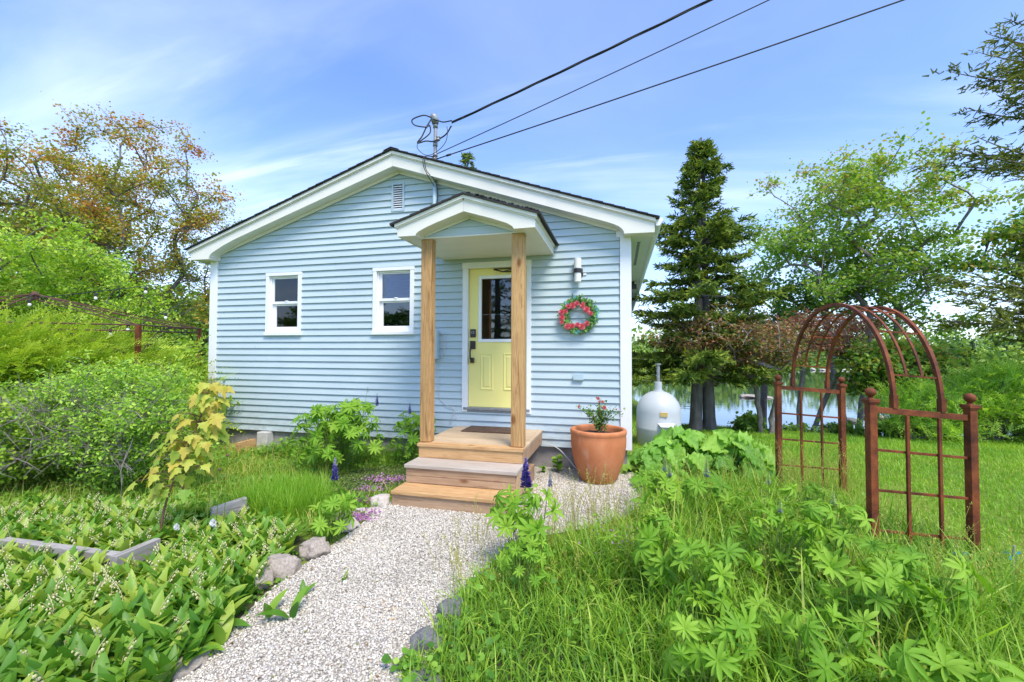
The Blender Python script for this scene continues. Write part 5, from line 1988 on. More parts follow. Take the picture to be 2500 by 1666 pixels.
# lime trees at the left edge, built further down
def shrub(name, label, base, c, r, n, per, leaf, mat, seed, group=None, sigma=0.2, twig='twig', twigs=5, leaf_t=(BROAD_T, BROAD_F), up=0.1, tone=None, shell=1.6):
    return tree(name, label, 'shrub', base, (base[0], base[1], gh(*base) + 0.12), 0.035, c, r, n, per, leaf, mat, M[twig], seed, group, sigma=sigma, twigs=twigs, rmin=0.0035, leaf_t=leaf_t, up=up, tone=tone, shell=shell,
                crown_name='foliage', trunk_name='stems')


shrub('leafy_shrub', 'bright green leafy shrub crowding the left corner of the cottage', site(-5.9, 7.6), S3(-5.95, 7.5, 0.72), (1.15, 0.8, 0.85), 75, 120, 0.075, M['l_lime'], 41, sigma=0.24)
shrub('leafy_shrub', 'low dark green thicket behind the leafy shrub left of the cottage', site(-8.2, 10.5), S3(-8.2, 10.5, 0.9), (2.0, 1.0, 0.95), 70, 120, 0.10, M['l_mid'], 42, sigma=0.32)
shrub('twiggy_shrub', 'light green shrub full of bare grey twigs in front of the juniper', site(-4.55, 5.0), S3(-4.70, 5.1, 0.76), (1.34, 0.62, 0.66), 200, 190, 0.038, M['l_feather'], 43, shell=2.6, sigma=0.16, twigs=8, leaf_t=(LEAF_T * np.array([0.75, 1, 1]), LEAF_F))
shrub('twiggy_shrub', 'grey twigged shrub with small leaves at the far left edge', site(-5.9, 4.75), S3(-5.9, 4.8, 0.62), (0.85, 0.55, 0.58), 90, 120, 0.038, M['l_lime'], 44, sigma=0.17, twigs=8)
tree('lime_tree', 'tall lime green tree at the left edge above the juniper', 'tree', site(-10.9, 9.9), S3(-10.9, 9.9, 2.2), 0.09, S3(-10.8, 9.7, 3.05), (2.15, 1.3, 1.4), 120, 190, 0.085, M['l_lime'], M['bark'], 33,
     sigma=0.28, stems=2, spread=0.15, leaf_t=(LEAF_T * np.array([0.8, 1, 1]), LEAF_F), droop=0.5, twigs=5)
tree('lime_tree', 'lime green drooping sapling between the juniper and the orange maple', 'tree', site(-8.5, 9.7), S3(-8.5, 9.7, 1.4), 0.05, S3(-8.55, 9.6, 2.0), (1.1, 0.8, 1.0), 60, 150, 0.075, M['l_lime'], M['bark'], 34,
     sigma=0.26, leaf_t=(LEAF_T * np.array([0.8, 1, 1]), LEAF_F), droop=0.5, twigs=5)
# dead tangled twigs showing through
rngt = np.random.default_rng(9)
dt = MB()
for q in range(230):
    s = S3(rngt.uniform(-5.5, -3.9), rngt.uniform(4.45, 5.0), rngt.uniform(0.42, 1.05))
    d = np.array([rngt.normal(0.3, 0.5), rngt.normal(-0.15, 0.3), rngt.normal(0.25, 0.35)])
    ln = rngt.uniform(0.15, 0.5)
    d = d / np.linalg.norm(d) * ln
    e = s + d
    dt.tube([s, s + d * 0.5 + rngt.normal(0, 0.025, 3), e], [0.0045, 0.0035, 0.0015], 4, cap=False)
    for f in (0.4, 0.7):
        p = s + d * f
        dt.tube([p, p + (d * 0.35 + rngt.normal(0, 0.08, 3))], [0.0025, 0.001], 3, cap=False)
tag(dt.build('dead_twigs', M['twig']), kind='stuff')

# bits of the left edge: broad leaves in front of the juniper
NEED_T = np.array([(-0.10, 0, 0), (0.10, 0, 0.02), (0.06, 1, 0), (-0.02, 1.05, 0.03)], float)
NEED_F = np.array([(0, 1, 2, 3)])


def spruce(name, label, base, h, zlow, width, seed, mat, dens=1.0, twin=0.0, trunk_r=0.15, prof=None, group=None, branches=None, nsize=0.15, gap=0.22, droop=0.25):
    rng = np.random.default_rng(seed)
    z0 = gh(*base)
    root = empty(name, (base[0], base[1], z0), label, 'tree', group)
    mb = MB()
    trunks = [(0.0, 0.0)] if not twin else [(-twin, 0.0), (twin * 0.9, 0.1)]
    ca_, sa_ = 0.9704, 0.2414
    for k, (tx, ty) in enumerate(trunks):
        top = z0 + h * (1.0 if k == len(trunks) - 1 else 0.93)
        pts = [(base[0] + tx * ca_ * (1 - 0.80 * f) + rng.normal(0, 0.012), base[1] + tx * sa_ * (1 - 0.80 * f) + ty, z0 - 0.2 + (top - z0 + 0.2) * f) for f in np.linspace(0, 1, 16)]
        mb.tube(pts, [trunk_r * (1.25 if f == 0 else 1) * (1 - 0.93 * f) + 0.012 for f in np.linspace(0, 1, 16)], 10, cap=False)
    P_, D_, Nn, Tt = [], [], [], []
    bl = branches
    if bl is None:
        bl = []
        z = zlow
        while z < h - 0.12:
            f = (z - zlow) / (h - zlow)
            L0 = width * (prof(f) if prof else (1 - f) ** 0.85)
            nb_ = rng.integers(4, 7)
            a0 = rng.uniform(0, 6.28)
            for q in range(nb_):
                bl.append((z + rng.uniform(-0.1, 0.1), a0 + q * 6.283 / nb_ + rng.normal(0, 0.25), L0 * rng.uniform(0.62, 1.15) + 0.03, f))
            z += gap * rng.uniform(0.75, 1.25) * (1.0 if f < 0.7 else 0.7)
    for (z, a, L_, f) in bl:
        tx, ty = trunks[rng.integers(0, len(trunks))] if z < 0.86 * h else trunks[-1]
        s = np.array([base[0] + tx * ca_ * (1 - 0.80 * z / h), base[1] + tx * sa_ * (1 - 0.80 * z / h) + ty, z0 + z])
        dirv = np.array([math.cos(a), math.sin(a), 0])
        sidev = np.array([-math.sin(a), math.cos(a), 0])
        rise = 0.35 * max(0, (f - 0.45)) * 2
        nseg = max(4, int(L_ / 0.22))
        pts = []
        sw = rng.normal(0, 0.08)
        for q in range(nseg + 1):
            t = q / nseg
            zz = (rise * t - droop * (1 - f * 0.6) * (t ** 1.1) + 0.16 * t ** 3) * L_
            pts.append(s + dirv * L_ * t + sidev * sw * L_ * t * t + np.array([0, 0, zz]))
        mb.tube(pts, list(np.linspace(0.010 + 0.011 * L_, 0.004, nseg + 1)), 4, cap=False)
        pts = np.array(pts)
        nt_ = int((8 + 13 * L_) * dens)
        for q in range(nt_):
            t = rng.uniform(0.12 if L_ < 1 else 0.22, 1.0)
            i = min(nseg - 1, int(t * nseg))
            p0 = pts[i] + (pts[i + 1] - pts[i]) * (t * nseg - i)
            sg = 1 if rng.random() < 0.5 else -1
            tl = (0.10 + 0.34 * L_ * (1 - t) * 0.8 + 0.10) * rng.uniform(0.5, 1.15)
            tl = min(tl, 0.62)
            td = dirv * rng.uniform(0.45, 0.95) + sidev * sg * rng.uniform(0.35, 0.9) + np.array([0, 0, rng.uniform(-0.38, 0.22)])
            td /= np.linalg.norm(td)
            m_ = max(4, int(tl / 0.030 * dens))
            u = rng.random(m_)
            pp = p0 + td * (tl * u)[:, None] + rng.normal(0, 0.016, (m_, 3))
            nd = td + rng.normal(0, 0.55, (m_, 3))
            P_.append(pp)
            D_.append(nd)
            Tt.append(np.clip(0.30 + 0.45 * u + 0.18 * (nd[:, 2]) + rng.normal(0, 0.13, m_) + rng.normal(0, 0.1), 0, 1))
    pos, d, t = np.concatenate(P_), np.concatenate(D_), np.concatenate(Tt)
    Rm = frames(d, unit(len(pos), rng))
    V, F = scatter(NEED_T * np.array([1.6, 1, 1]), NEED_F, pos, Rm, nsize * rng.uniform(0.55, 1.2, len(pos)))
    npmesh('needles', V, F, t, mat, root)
    mb.build('trunk', M['bark'], root, smooth=True)
    return root


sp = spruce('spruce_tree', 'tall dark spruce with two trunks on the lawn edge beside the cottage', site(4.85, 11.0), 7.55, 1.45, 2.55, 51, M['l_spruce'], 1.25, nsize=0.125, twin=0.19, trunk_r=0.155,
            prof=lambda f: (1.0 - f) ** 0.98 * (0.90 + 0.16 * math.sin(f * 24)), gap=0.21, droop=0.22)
# stubs of snapped branches on the bare lower trunks
sb = MB()
rngs = np.random.default_rng(4)
bx_, by_ = site(4.85, 11.0)
zb_ = gh(bx_, by_)
for q in range(26):
    a = rngs.uniform(0, 6.28)
    tx = (-0.19 if q % 2 else 0.17)
    z = zb_ + rngs.uniform(0.35, 1.9)
    s = np.array([bx_ + tx * 0.97, by_ + tx * 0.24, z])
    d = np.array([math.cos(a), math.sin(a), rngs.uniform(-0.3, 0.2)])
    sb.tube([s + d * 0.1, s + d * rngs.uniform(0.2, 0.42)], [0.012, 0.005], 4, cap=False)
sb.build('branch_stubs', M['twig'], sp)
spruce('spruce_tree', 'tip of a small spruce poking up above the cottage roof', site(-2.12, 20.0), 10.95, 7.8, 0.95, 52, M['l_spruce'], 0.7, trunk_r=0.1, gap=0.3, droop=-0.15)
br = []
for (tipx, tipy) in ((2315, 60), (2290, 95), (2215, 165), (2240, 150), (2205, 185), (2165, 225), (2230, 270), (2255, 215), (2160, 385), (2200, 365), (2270, 320), (2180, 375), (2235, 345), (2320, 180), (2310, 130), (2290, 250),
                     (2155, 735), (2190, 705), (2215, 690), (2175, 770), (2200, 800), (2240, 740), (2260, 790), (2150, 760), (2300, 700), (2290, 665), (2320, 760), (2330, 810)):
    b = 8.4
    ta = (tipx - 1176) / 994 * b
    tz = 1.6 + (811 - tipy) / 994 * b
    L_ = max(1.2, 12.6 - ta)
    zz = tz + 0.03 * L_ if tipy < 500 else tz + 0.10 * L_
    ang = math.pi + math.atan2(0.2414, 0.9704) + rngs.normal(0, 0.14)
    br.append((zz - gh(*site(12.6, 8.4)), ang, L_ * rngs.uniform(0.95, 1.02), 0.35 if tipy < 500 else 0.15))
for q in range(34):
    zz = rngs.uniform(1.6, 8.6)
    br.append((zz, rngs.uniform(0, 6.283), rngs.uniform(0.75, 1.0) * min(2.6, (9.6 - zz) * 0.55 + 0.3), zz / 9.5))
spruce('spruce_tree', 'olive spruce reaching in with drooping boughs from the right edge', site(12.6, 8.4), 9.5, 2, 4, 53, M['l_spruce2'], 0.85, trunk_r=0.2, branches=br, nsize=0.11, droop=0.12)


# ---- right hand broadleaf trees
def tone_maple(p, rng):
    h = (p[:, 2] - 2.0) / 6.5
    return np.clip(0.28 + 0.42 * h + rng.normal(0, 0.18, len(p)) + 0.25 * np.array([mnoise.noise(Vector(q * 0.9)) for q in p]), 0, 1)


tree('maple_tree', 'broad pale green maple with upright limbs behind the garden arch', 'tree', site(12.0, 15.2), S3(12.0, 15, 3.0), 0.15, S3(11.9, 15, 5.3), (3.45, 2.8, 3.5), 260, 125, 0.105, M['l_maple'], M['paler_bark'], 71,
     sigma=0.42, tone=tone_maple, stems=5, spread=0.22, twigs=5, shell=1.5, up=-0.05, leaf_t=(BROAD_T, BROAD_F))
tree('shade_tree', 'deep green tree low between the spruce and the pale maple', 'tree', site(9.6, 16.5), S3(9.6, 16.5, 2.2), 0.12, S3(9.5, 16.5, 3.0), (2.3, 1.6, 1.45), 60, 110, 0.12, M['l_mid'], M['bark'], 72, sigma=0.4, leaf_t=(BROAD_T, BROAD_F))
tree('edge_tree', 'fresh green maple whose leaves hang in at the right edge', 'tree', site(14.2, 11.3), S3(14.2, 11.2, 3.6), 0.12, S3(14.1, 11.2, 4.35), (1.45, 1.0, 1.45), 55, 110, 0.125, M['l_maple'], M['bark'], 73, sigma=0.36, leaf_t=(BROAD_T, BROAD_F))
NAR_T = LEAF_T * np.array([0.62, 1, 1])
tree('bronze_tree', 'small bronze leaved tree with a forked pale trunk by the lake', 'tree', site(6.1, 10.4), S3(6.2, 10.4, 0.75), 0.085, S3(5.2, 10.3, 1.70), (1.75, 0.8, 0.72), 90, 105, 0.08, M['l_bronze'], M['paler_bark'], 74,
     sigma=0.26, stems=3, spread=0.28, twigs=5, leaf_t=(NAR_T, LEAF_F), up=0.15, shell=1.3)
tree('bronze_tree', 'wine red leaved small tree seen through the garden arch', 'tree', site(7.6, 11.6), S3(8.2, 11.5, 1.1), 0.075, S3(8.25, 11.5, 2.05), (1.25, 0.9, 0.62), 55, 85, 0.085, M['l_red'], M['paler_bark'], 75,
     sigma=0.26, stems=2, spread=0.2, leaf_t=(NAR_T, LEAF_F))
tree('lakeside_tree', 'leaning green tree with a dark trunk behind the arch top', 'tree', site(9.15, 10.6), S3(8.9, 10.5, 0.9), 0.12, S3(9.2, 10.5, 1.30), (1.15, 0.8, 0.68), 75, 110, 0.095, M['l_maple'], M['bark'], 76, sigma=0.26, leaf_t=(BROAD_T, BROAD_F), lean=(-0.2, 0))
for k, (a, b, h, w_, n, lab) in enumerate(((8.6, 9.2, 1.25, 0.75, 44, 'feathery light green shrub just behind the near arch panel'),
                                           (9.9, 9.0, 1.55, 0.95, 60, 'feathery light green shrub right of the arch, beneath the spruce boughs'),
                                           (11.2, 8.6, 1.45, 0.95, 56, 'feathery yellow green shrub at the right edge below the spruce boughs'),
                                           (10.6, 7.8, 0.72, 0.85, 34, 'low feathery shrub meeting the lawn at the right edge'),
                                           (12.5, 10.5, 1.45, 1.2, 44, 'rear feathery shrub behind the others at the right edge'))):
    cl = []
    z0 = gh(*site(a, b))
    for q in range(n):
        u = rngc.normal(0, 0.45, 2)
        z = z0 + h * (1 - 0.35 * (u[0] ** 2 + u[1] ** 2)) * rngc.uniform(0.25, 0.92)
        cl.append(S3(a + u[0] * w_, b + u[1] * 0.6, max(z0 + 0.12, z)))
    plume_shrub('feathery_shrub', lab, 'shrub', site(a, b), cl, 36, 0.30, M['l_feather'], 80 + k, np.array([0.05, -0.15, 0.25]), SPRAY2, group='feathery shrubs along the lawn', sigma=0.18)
for k, (a, b, rx, h, mt, lab) in enumerate(((9.05, 9.9, 0.75, 0.34, 'l_dark', 'dark glossy bush at the lawn edge left of the near arch panel'),
                                            (8.0, 10.6, 0.5, 0.26, 'l_mid', 'low green bush at the lawn edge seen through the far trellis'),
                                            (5.95, 11.0, 0.26, 0.16, 'l_mid', 'small bush on the bank between the spruce and the bronze tree'),
                                            (7.25, 11.2, 0.3, 0.2, 'l_mid', 'small green bush at the foot of the bronze tree'),
                                            (10.3, 9.6, 0.7, 0.40, 'l_mid', 'green bush at the lawn edge right of the arch'))):
    z0 = gh(*site(a, b))
    shrub('lakeside_bush', lab, site(a, b), S3(a, b, z0 + h * 0.9), (rx, 0.4, h), 26, 90, 0.075, M[mt], 90 + k, group='bushes along the lake bank', sigma=0.15, twigs=4)


# ---- far shore
def far_woods():
    rng = np.random.default_rng(17)
    P_, T_, Sz = [], [], []
    for q in range(420):
        a = rng.uniform(-14, 105)
        b = rng.uniform(68, 92)
        hgt = rng.uniform(2.2, 5.2) * (1.15 if b > 76 else 0.7) * np.interp(a, [0, 30, 60, 105], [1.3, 1.15, 1.3, 1.35])
        wd_ = hgt * rng.uniform(0.28, 0.5)
        x, y = site(a, b)
        z0 = gh(x, y)
        k = 90
        u = rng.random(k)
        con = rng.random() < 0.28
        ww = (1 - u) if con else np.sqrt(np.maximum(0, 1 - (2 * u - 1) ** 2)) + 0.1
        th = rng.uniform(0, 6.28, k)
        rr = wd_ * ww * np.sqrt(rng.random(k))
        P_.append(np.stack([x + np.cos(th) * rr, y + np.sin(th) * rr, z0 + 0.1 + hgt * u], 1))
        T_.append(np.clip((0.12 if con else rng.uniform(0.35, 0.95)) + rng.normal(0, 0.12, k), 0, 1))
        Sz.append(np.full(k, 0.42 if con else 0.62))
    pos, t, s = np.concatenate(P_), np.concatenate(T_), np.concatenate(Sz)
    Rm = frames(unit(len(pos), rng), unit(len(pos), rng) + np.array([0, -0.3, 0.6]))
    V, F = scatter(BROAD_T * np.array([1.2, 1, 1]), BROAD_F, pos, Rm, s * rng.uniform(0.6, 1.3, len(pos)))
    M['l_far'] = leafmat('far shore foliage', [(0, (0.03, 0.065, 0.03)), (0.3, (0.055, 0.12, 0.032)), (0.65, (0.14, 0.24, 0.045)), (1, (0.27, 0.36, 0.07))], 0.3)
    o = npmesh('far_woods', V, F, np.repeat(t, 2), M['l_far'])
    tag(o, kind='stuff')


far_woods()


def left_woods():
    rng = np.random.default_rng(18)
    P_, T_ = [], []
    for q in range(170):
        a = rng.uniform(-62, -13)
        b = rng.uniform(26, 38)
        hgt = rng.uniform(4.0, 7.0)
        wd_ = hgt * 0.36
        x, y = site(a, b)
        z0 = gh(x, y)
        k = 130
        u = rng.random(k)
        ww = np.sqrt(np.maximum(0, 1 - (2 * u - 1) ** 2)) + 0.1
        th = rng.uniform(0, 6.28, k)
        rr = wd_ * ww * np.sqrt(rng.random(k))
        P_.append(np.stack([x + np.cos(th) * rr, y + np.sin(th) * rr, z0 + hgt * u], 1))
        T_.append(np.clip(rng.uniform(0.2, 0.8) + rng.normal(0, 0.15, k), 0, 1))
    pos, t = np.concatenate(P_), np.concatenate(T_)
    Rm = frames(unit(len(pos), rng), unit(len(pos), rng) + np.array([0, -0.3, 0.6]))
    V, F = scatter(BROAD_T * np.array([1.2, 1, 1]), BROAD_F, pos, Rm, 0.5 * rng.uniform(0.6, 1.3, len(pos)))
    o = npmesh('left_woods', V, F, np.repeat(t, 2), M['l_mid'])
    tag(o, kind='stuff')


left_woods()
for k, (dx, dy, sx, sy, sz, lab) in enumerate(((1735, 912, 0.95, 0.5, 0.16, 'flat rock lying in the lake right of the bronze tree trunk'), (2050, 915, 0.75, 0.55, 0.45, 'tall rounded boulder in the lake between the two trellis panels'),
                                               (1950, 966, 0.34, 0.22, 0.14, 'small flat rock in the water behind the far trellis'), (2010, 958, 0.5, 0.3, 0.12, 'low tan rock in the shallows near the dark bush'))):
    b = 2.58 / ((dy - 811) / 994)
    x, y = site((dx - 1176) / 994 * b, b)
    o = rock((x, y), sx, sy, sz, M['rock'], lab, 20 + k, 'lake_rock', 'rocks in the lake')
    o.location.z = -0.98 + sz * 0.12
# pale stones of the far bank
rngr = np.random.default_rng(8)
for k in range(9):
    a = 46.5 + k * 0.65 + rngr.uniform(-0.2, 0.2)
    x, y = site(a, 66.2 + rngr.uniform(-0.6, 0.6))
    o = rock((x, y), rngr.uniform(0.25, 0.55), 0.4, rngr.uniform(0.15, 0.3), M['palerock'], 'pale stone in the row along the far bank of the lake', 40 + k, 'bank_stone', 'pale stones on the far bank')
    o.location.z = -0.9
for k, (a, b, h) in enumerate(((21.4, 64.5, 4.2), (72, 76, 5.0))):
    x, y = site(a, b)
    tag(MB().tube([(x, y, -1.2), (x, y, -0.9 + h)], [0.09, 0.06], 6).build('far_pole', M['twig']), ('pale pole on the far bank close to the cottage wall', 'pale pole on the far bank right of the garden arch')[k], 'pole')
# ---- trees behind the viewer, mirrored in the window and door glass
spruce('spruce_tree', 'dark spruce across the yard mirrored in the door glass', (-6.0, -15.0), 9.5, 1.0, 2.9, 56, M['l_spruce'], 0.5, trunk_r=0.22, gap=0.4)
tree('yard_tree', 'leafy tree across the yard mirrored in the windows', 'tree', (-12.6, -16.0), (-12.6, -16.0, 1.8), 0.2, (-12.6, -16.0, 2.3), (2.8, 2.2, 2.0), 70, 110, 0.2, M['l_dark'], M['bark'], 57, group='trees across the yard')
tree('yard_tree', 'lighter tree across the yard mirrored in the window nearest the corner', 'tree', (-19.5, -17.5), (-19.5, -17.5, 1.8), 0.2, (-19.5, -17.5, 2.5), (3.0, 2.2, 1.9), 70, 110, 0.2, M['l_mid'], M['bark'], 58, group='trees across the yard')

# ================================================================== GROUND PLANTS


def leaf_grid(prof, segs, bend, fold, half=1, ruffle=0.0, rf=14.0, seed=0):
    """a leaf along +y, width profile prof(t), crease fold, tip bending down"""
    rng = np.random.default_rng(seed)
    cols = 2 * half + 1
    vs, fs = [], []
    y = z = 0.0
    for i in range(segs + 1):
        t = i / segs
        w_ = max(prof(t), 0.012)
        for j in range(cols):
            s = (j - half) / half
            vs.append((s * w_, y, z + fold * abs(s) * w_ + ruffle * math.sin(rf * t + 2.2 * s + seed) * abs(s) ** 1.5))
        an = bend * (t + 0.5 / segs)
        y += math.cos(an) / segs
        z -= math.sin(an) / segs
    for i in range(segs):
        for j in range(cols - 1):
            a = i * cols + j
            fs.append((a, a + 1, a + cols + 1, a + cols))
    return np.array(vs), np.array(fs)


def grass(name, poly, n, h, wd, mat, seed, tilt=0.35, bends=(0.4, 1.0, 1.8), segs=4, clump=0.0, tone=None, parent=None, hfun=None, off=0.0, mask=None):
    rng = np.random.default_rng(seed)
    p = sample_poly(poly, n, rng)
    if clump:
        nz = np.array([mnoise.noise(Vector((q[0] * 2.2, q[1] * 2.2, seed))) for q in p])
        p = p[nz > rng.uniform(-0.6, 0.6, len(p)) * 1.0 - 0.25 + clump * 0.0]
    if mask is not None:
        p = p[mask(p[:, 0], p[:, 1])]
    n = len(p)
    z = ground_h(p[:, 0], p[:, 1]) + off
    Vs, Fs, Rs = [], [], []
    base = 0
    which = rng.integers(0, len(bends), n)
    for k, bd in enumerate(bends):
        s = which == k
        m_ = int(s.sum())
        if m_ == 0:
            continue
        T, Fq = strip(1.0, segs, bd)
        az = rng.uniform(0, 6.283, m_)
        tl = np.abs(rng.normal(0, tilt, m_))
        d = np.stack([np.cos(az) * np.sin(tl), np.sin(az) * np.sin(tl), np.cos(tl)], 1)
        nn = -np.stack([np.cos(az), np.sin(az), np.zeros(m_)], 1) + rng.normal(0, 0.35, (m_, 3))
        ln = rng.uniform(h[0], h[1], m_) * (hfun(p[s, 0], p[s, 1]) if hfun else 1)
        wv = rng.uniform(wd[0], wd[1], m_)
        V, F = scatter(T, Fq, np.stack([p[s, 0], p[s, 1], z[s]], 1), frames(d, nn), np.stack([wv, ln, ln], 1))
        Vs.append(V)
        Fs.append(F + base)
        base += len(V)
        tv = tone(p[s], rng) if tone else rng.beta(2, 2.4, m_)
        Rs.append(np.repeat(np.clip(tv, 0, 1), len(Fq)) )
    o = npmesh(name, np.concatenate(Vs), np.concatenate(Fs), np.concatenate(Rs), mat, parent)
    tag(o, kind='stuff')
    return o


def inpath(x, y, grow=0.0):
    return pip(x, y, PATH)


# ---- lawn
LAWN = [site(0.85, 5.0), site(2.4, 4.3), site(4.2, 3.0), site(6.0, 3.2), site(9.5, 6.2), site(12.5, 8.5), site(11, 9.6), site(8, 11.2), site(5.5, 12.3), site(3.6, 13), site(2.9, 11)]


def patch_tone(p, rng):
    n = np.array([mnoise.noise(Vector((q[0] * 0.8, q[1] * 0.8, 4))) for q in p])
    return np.clip(0.5 + 0.5 * n + rng.normal(0, 0.2, len(p)), 0, 1)


def lawnmask(x, y):
    return ~inpath(x, y) & ~((x < 0.25) & (y > -0.1)) & ~pip(x, y, GRASSBED)


grass('lawn_grass', LAWN, 74000, (0.035, 0.075), (0.006, 0.011), M['lawn'], 101, tilt=0.5, bends=(0.3, 1.2), segs=2, tone=patch_tone, mask=lawnmask)
grass('lawn_tufts', LAWN, 3600, (0.07, 0.15), (0.006, 0.010), M['grass'], 102, tilt=0.4, bends=(0.5, 1.4), segs=3, mask=lawnmask, clump=0.1)

# ---- rough grass and weeds on the left
LEFT = [(-7.4, -2.6), (-6.2, -3.4), (-4.2, -2.55), (-3.2, -2.45), (-2.42, -2.75), (-2.40, -1.8), (-2.36, -0.05), (-6.9, -0.04), (-8.6, -0.8)]


def offthyme(x, y):
    return ((x + 2.95) / 0.52) ** 2 + ((y + 1.15) / 0.62) ** 2 > 1


def offwedge(x, y):
    return ~((x > -6.45) & (x < -5.3) & (y > -1.0))


grass('rough_grass', LEFT, 26000, (0.07, 0.22), (0.004, 0.008), M['grass'], 103, tilt=0.45, bends=(0.4, 1.1, 2.0), segs=3, mask=offthyme,
      hfun=lambda x, y: 0.75 + 0.55 * np.array([mnoise.noise(Vector((a * 1.3, b * 1.3, 2))) for a, b in zip(x, y)]))
grass('dry_grass', LEFT, 7500, (0.12, 0.32), (0.003, 0.006), M['hay'], 104, tilt=0.8, bends=(0.8, 2.0), segs=3, mask=offthyme, clump=0.1)
grass('sedge_tuft', [(-3.75, -2.45), (-3.0, -2.55), (-2.75, -2.2), (-3.1, -1.8), (-3.7, -1.9)], 2600, (0.22, 0.40), (0.004, 0.007), M['lawn'], 105, tilt=0.3, bends=(0.4, 1.0), segs=4)
grass('foundation_grass', [(-6.8, -0.45), (-2.5, -0.5), (-2.4, -0.03), (-6.8, -0.03)], 3200, (0.12, 0.34), (0.005, 0.009), M['grass'], 106, tilt=0.4, segs=4, mask=offwedge)


def weeds(name, poly, n, size, hgt, mat, seed, mask=None, clumpy=True):
    rng = np.random.default_rng(seed)
    p = sample_poly(poly, n, rng)
    if clumpy:
        nz = np.array([mnoise.noise(Vector((q[0] * 1.9, q[1] * 1.9, seed))) for q in p])
        p = p[nz > -0.12]
    if mask is not None:
        p = p[mask(p[:, 0], p[:, 1])]
    k = len(p)
    z = ground_h(p[:, 0], p[:, 1]) + rng.uniform(hgt[0], hgt[1], k) * rng.random(k) ** 0.5
    d = unit(k, rng)
    d[:, 2] = d[:, 2] * 0.4 + 0.05
    Rm = frames(d, rng.normal(0, 0.4, (k, 3)) + np.array([0.1, -0.3, 0.9]))
    V, F = scatter(BROAD_T * np.array([1.15, 1, 1]), BROAD_F, np.stack([p[:, 0], p[:, 1], z], 1), Rm, rng.uniform(size[0], size[1], k))
    tag(npmesh(name, V, F, np.repeat(rng.beta(2, 2, k), 2), mat), kind='stuff')


weeds('ground_weeds', LEFT, 9000, (0.025, 0.065), (0.01, 0.12), M['weed'], 107, offthyme)
weeds('foundation_weeds', [(-6.7, -0.55), (-3.9, -0.45), (-2.4, -0.5), (-2.4, -0.04), (-6.7, -0.04)], 2600, (0.03, 0.065), (0.04, 0.28), M['weed'], 108, offwedge)
weeds('bed_weeds', [(-6.0, -2.75), (-4.0, -2.5), (-2.9, -2.55), (-3.3, -3.2), (-5.8, -3.6)], 4200, (0.03, 0.07), (0.03, 0.15), M['weed'], 109)
weeds('pot_side_weeds', [(0.12, -0.55), (0.35, -1.25), (0.9, -1.1), (1.2, -0.6), (0.5, -0.2), (0.2, -0.1)], 1500, (0.02, 0.05), (0.02, 0.14), M['weed'], 110, clumpy=False)
weeds('path_edge_weeds', [(-2.42, -2.9), (-2.26, -3.3), (-2.22, -3.6), (-2.05, -4.1), (-2.15, -4.3), (-2.4, -3.6), (-2.5, -3.0)], 500, (0.014, 0.03), (0.005, 0.05), M['weed'], 132, clumpy=False)
weeds('meadow_edge_weeds', [(-1.02, -4.2), (-1.02, -3.2), (-0.9, -2.7), (-0.8, -3.2), (-0.85, -4.2)], 700, (0.014, 0.035), (0.01, 0.10), M['weed'], 133, clumpy=False)
weeds('meadow_weeds', GRASSBED, 5200, (0.022, 0.05), (0.04, 0.24), M['weed'], 111)

# thyme mat with magenta flowers
THY = [(-2.95 + 0.56 * math.cos(t), -1.15 + 0.66 * math.sin(t)) for t in np.linspace(0, 6.2, 20)]
weeds('creeping_thyme', THY, 15000, (0.012, 0.024), (0.005, 0.045), M['thyme'], 112, clumpy=False)


def thymeflowers():
    rng = np.random.default_rng(113)
    P_ = []
    for (x, y, r, n) in ((-2.80, -1.15, 0.14, 300), (-2.62, -1.05, 0.07, 90), (-2.74, -1.52, 0.09, 160), (-2.56, -1.86, 0.07, 230), (-2.45, -2.30, 0.09, 330), (-2.36, -2.14, 0.05, 80)):
        q = rng.normal(0, 1, (n, 2)) * r * np.array([1, 0.6]) + np.array([x, y])
        P_.append(np.stack([q[:, 0], q[:, 1], rng.uniform(0.03, 0.065, n)], 1))
    pos = np.concatenate(P_)
    k = len(pos)
    V, F = scatter(BROAD_T * np.array([1.4, 1, 1]), BROAD_F, pos, frames(unit(k, rng), rng.normal(0, 0.4, (k, 3)) + np.array([0, -0.4, 0.8])), rng.uniform(0.010, 0.020, k))
    tag(npmesh('thyme_flowers', V, F, np.repeat(rng.random(k), 2), M['magenta']), kind='stuff')


thymeflowers()

# ---- tall meadow grass on the right


def mh(x, y):
    n = np.array([mnoise.noise(Vector((a * 1.6, b * 1.6, 7))) for a, b in zip(x, y)])
    near = np.clip((np.hypot(x - 0.0, y + 5.95) - 1.3) / 1.2, 0.45, 1)
    edge = np.clip((x + 1.05) / 1.35, 0.36, 1) * np.where(y > -2.4, np.clip((x + 0.7) / 1.3, 0.3, 1), 1)
    return (0.88 + 0.5 * n) * near * edge * (1 - 0.42 * np.clip((x - 1.5) / 0.5, 0, 1) * np.clip((y + 2.9) / 0.5, 0, 1))


def mtone(p, rng):
    n = np.array([mnoise.noise(Vector((q[0] * 1.2, q[1] * 1.2, 11))) for q in p])
    return np.clip(0.48 + 0.35 * n + rng.normal(0, 0.2, len(p)), 0, 1)


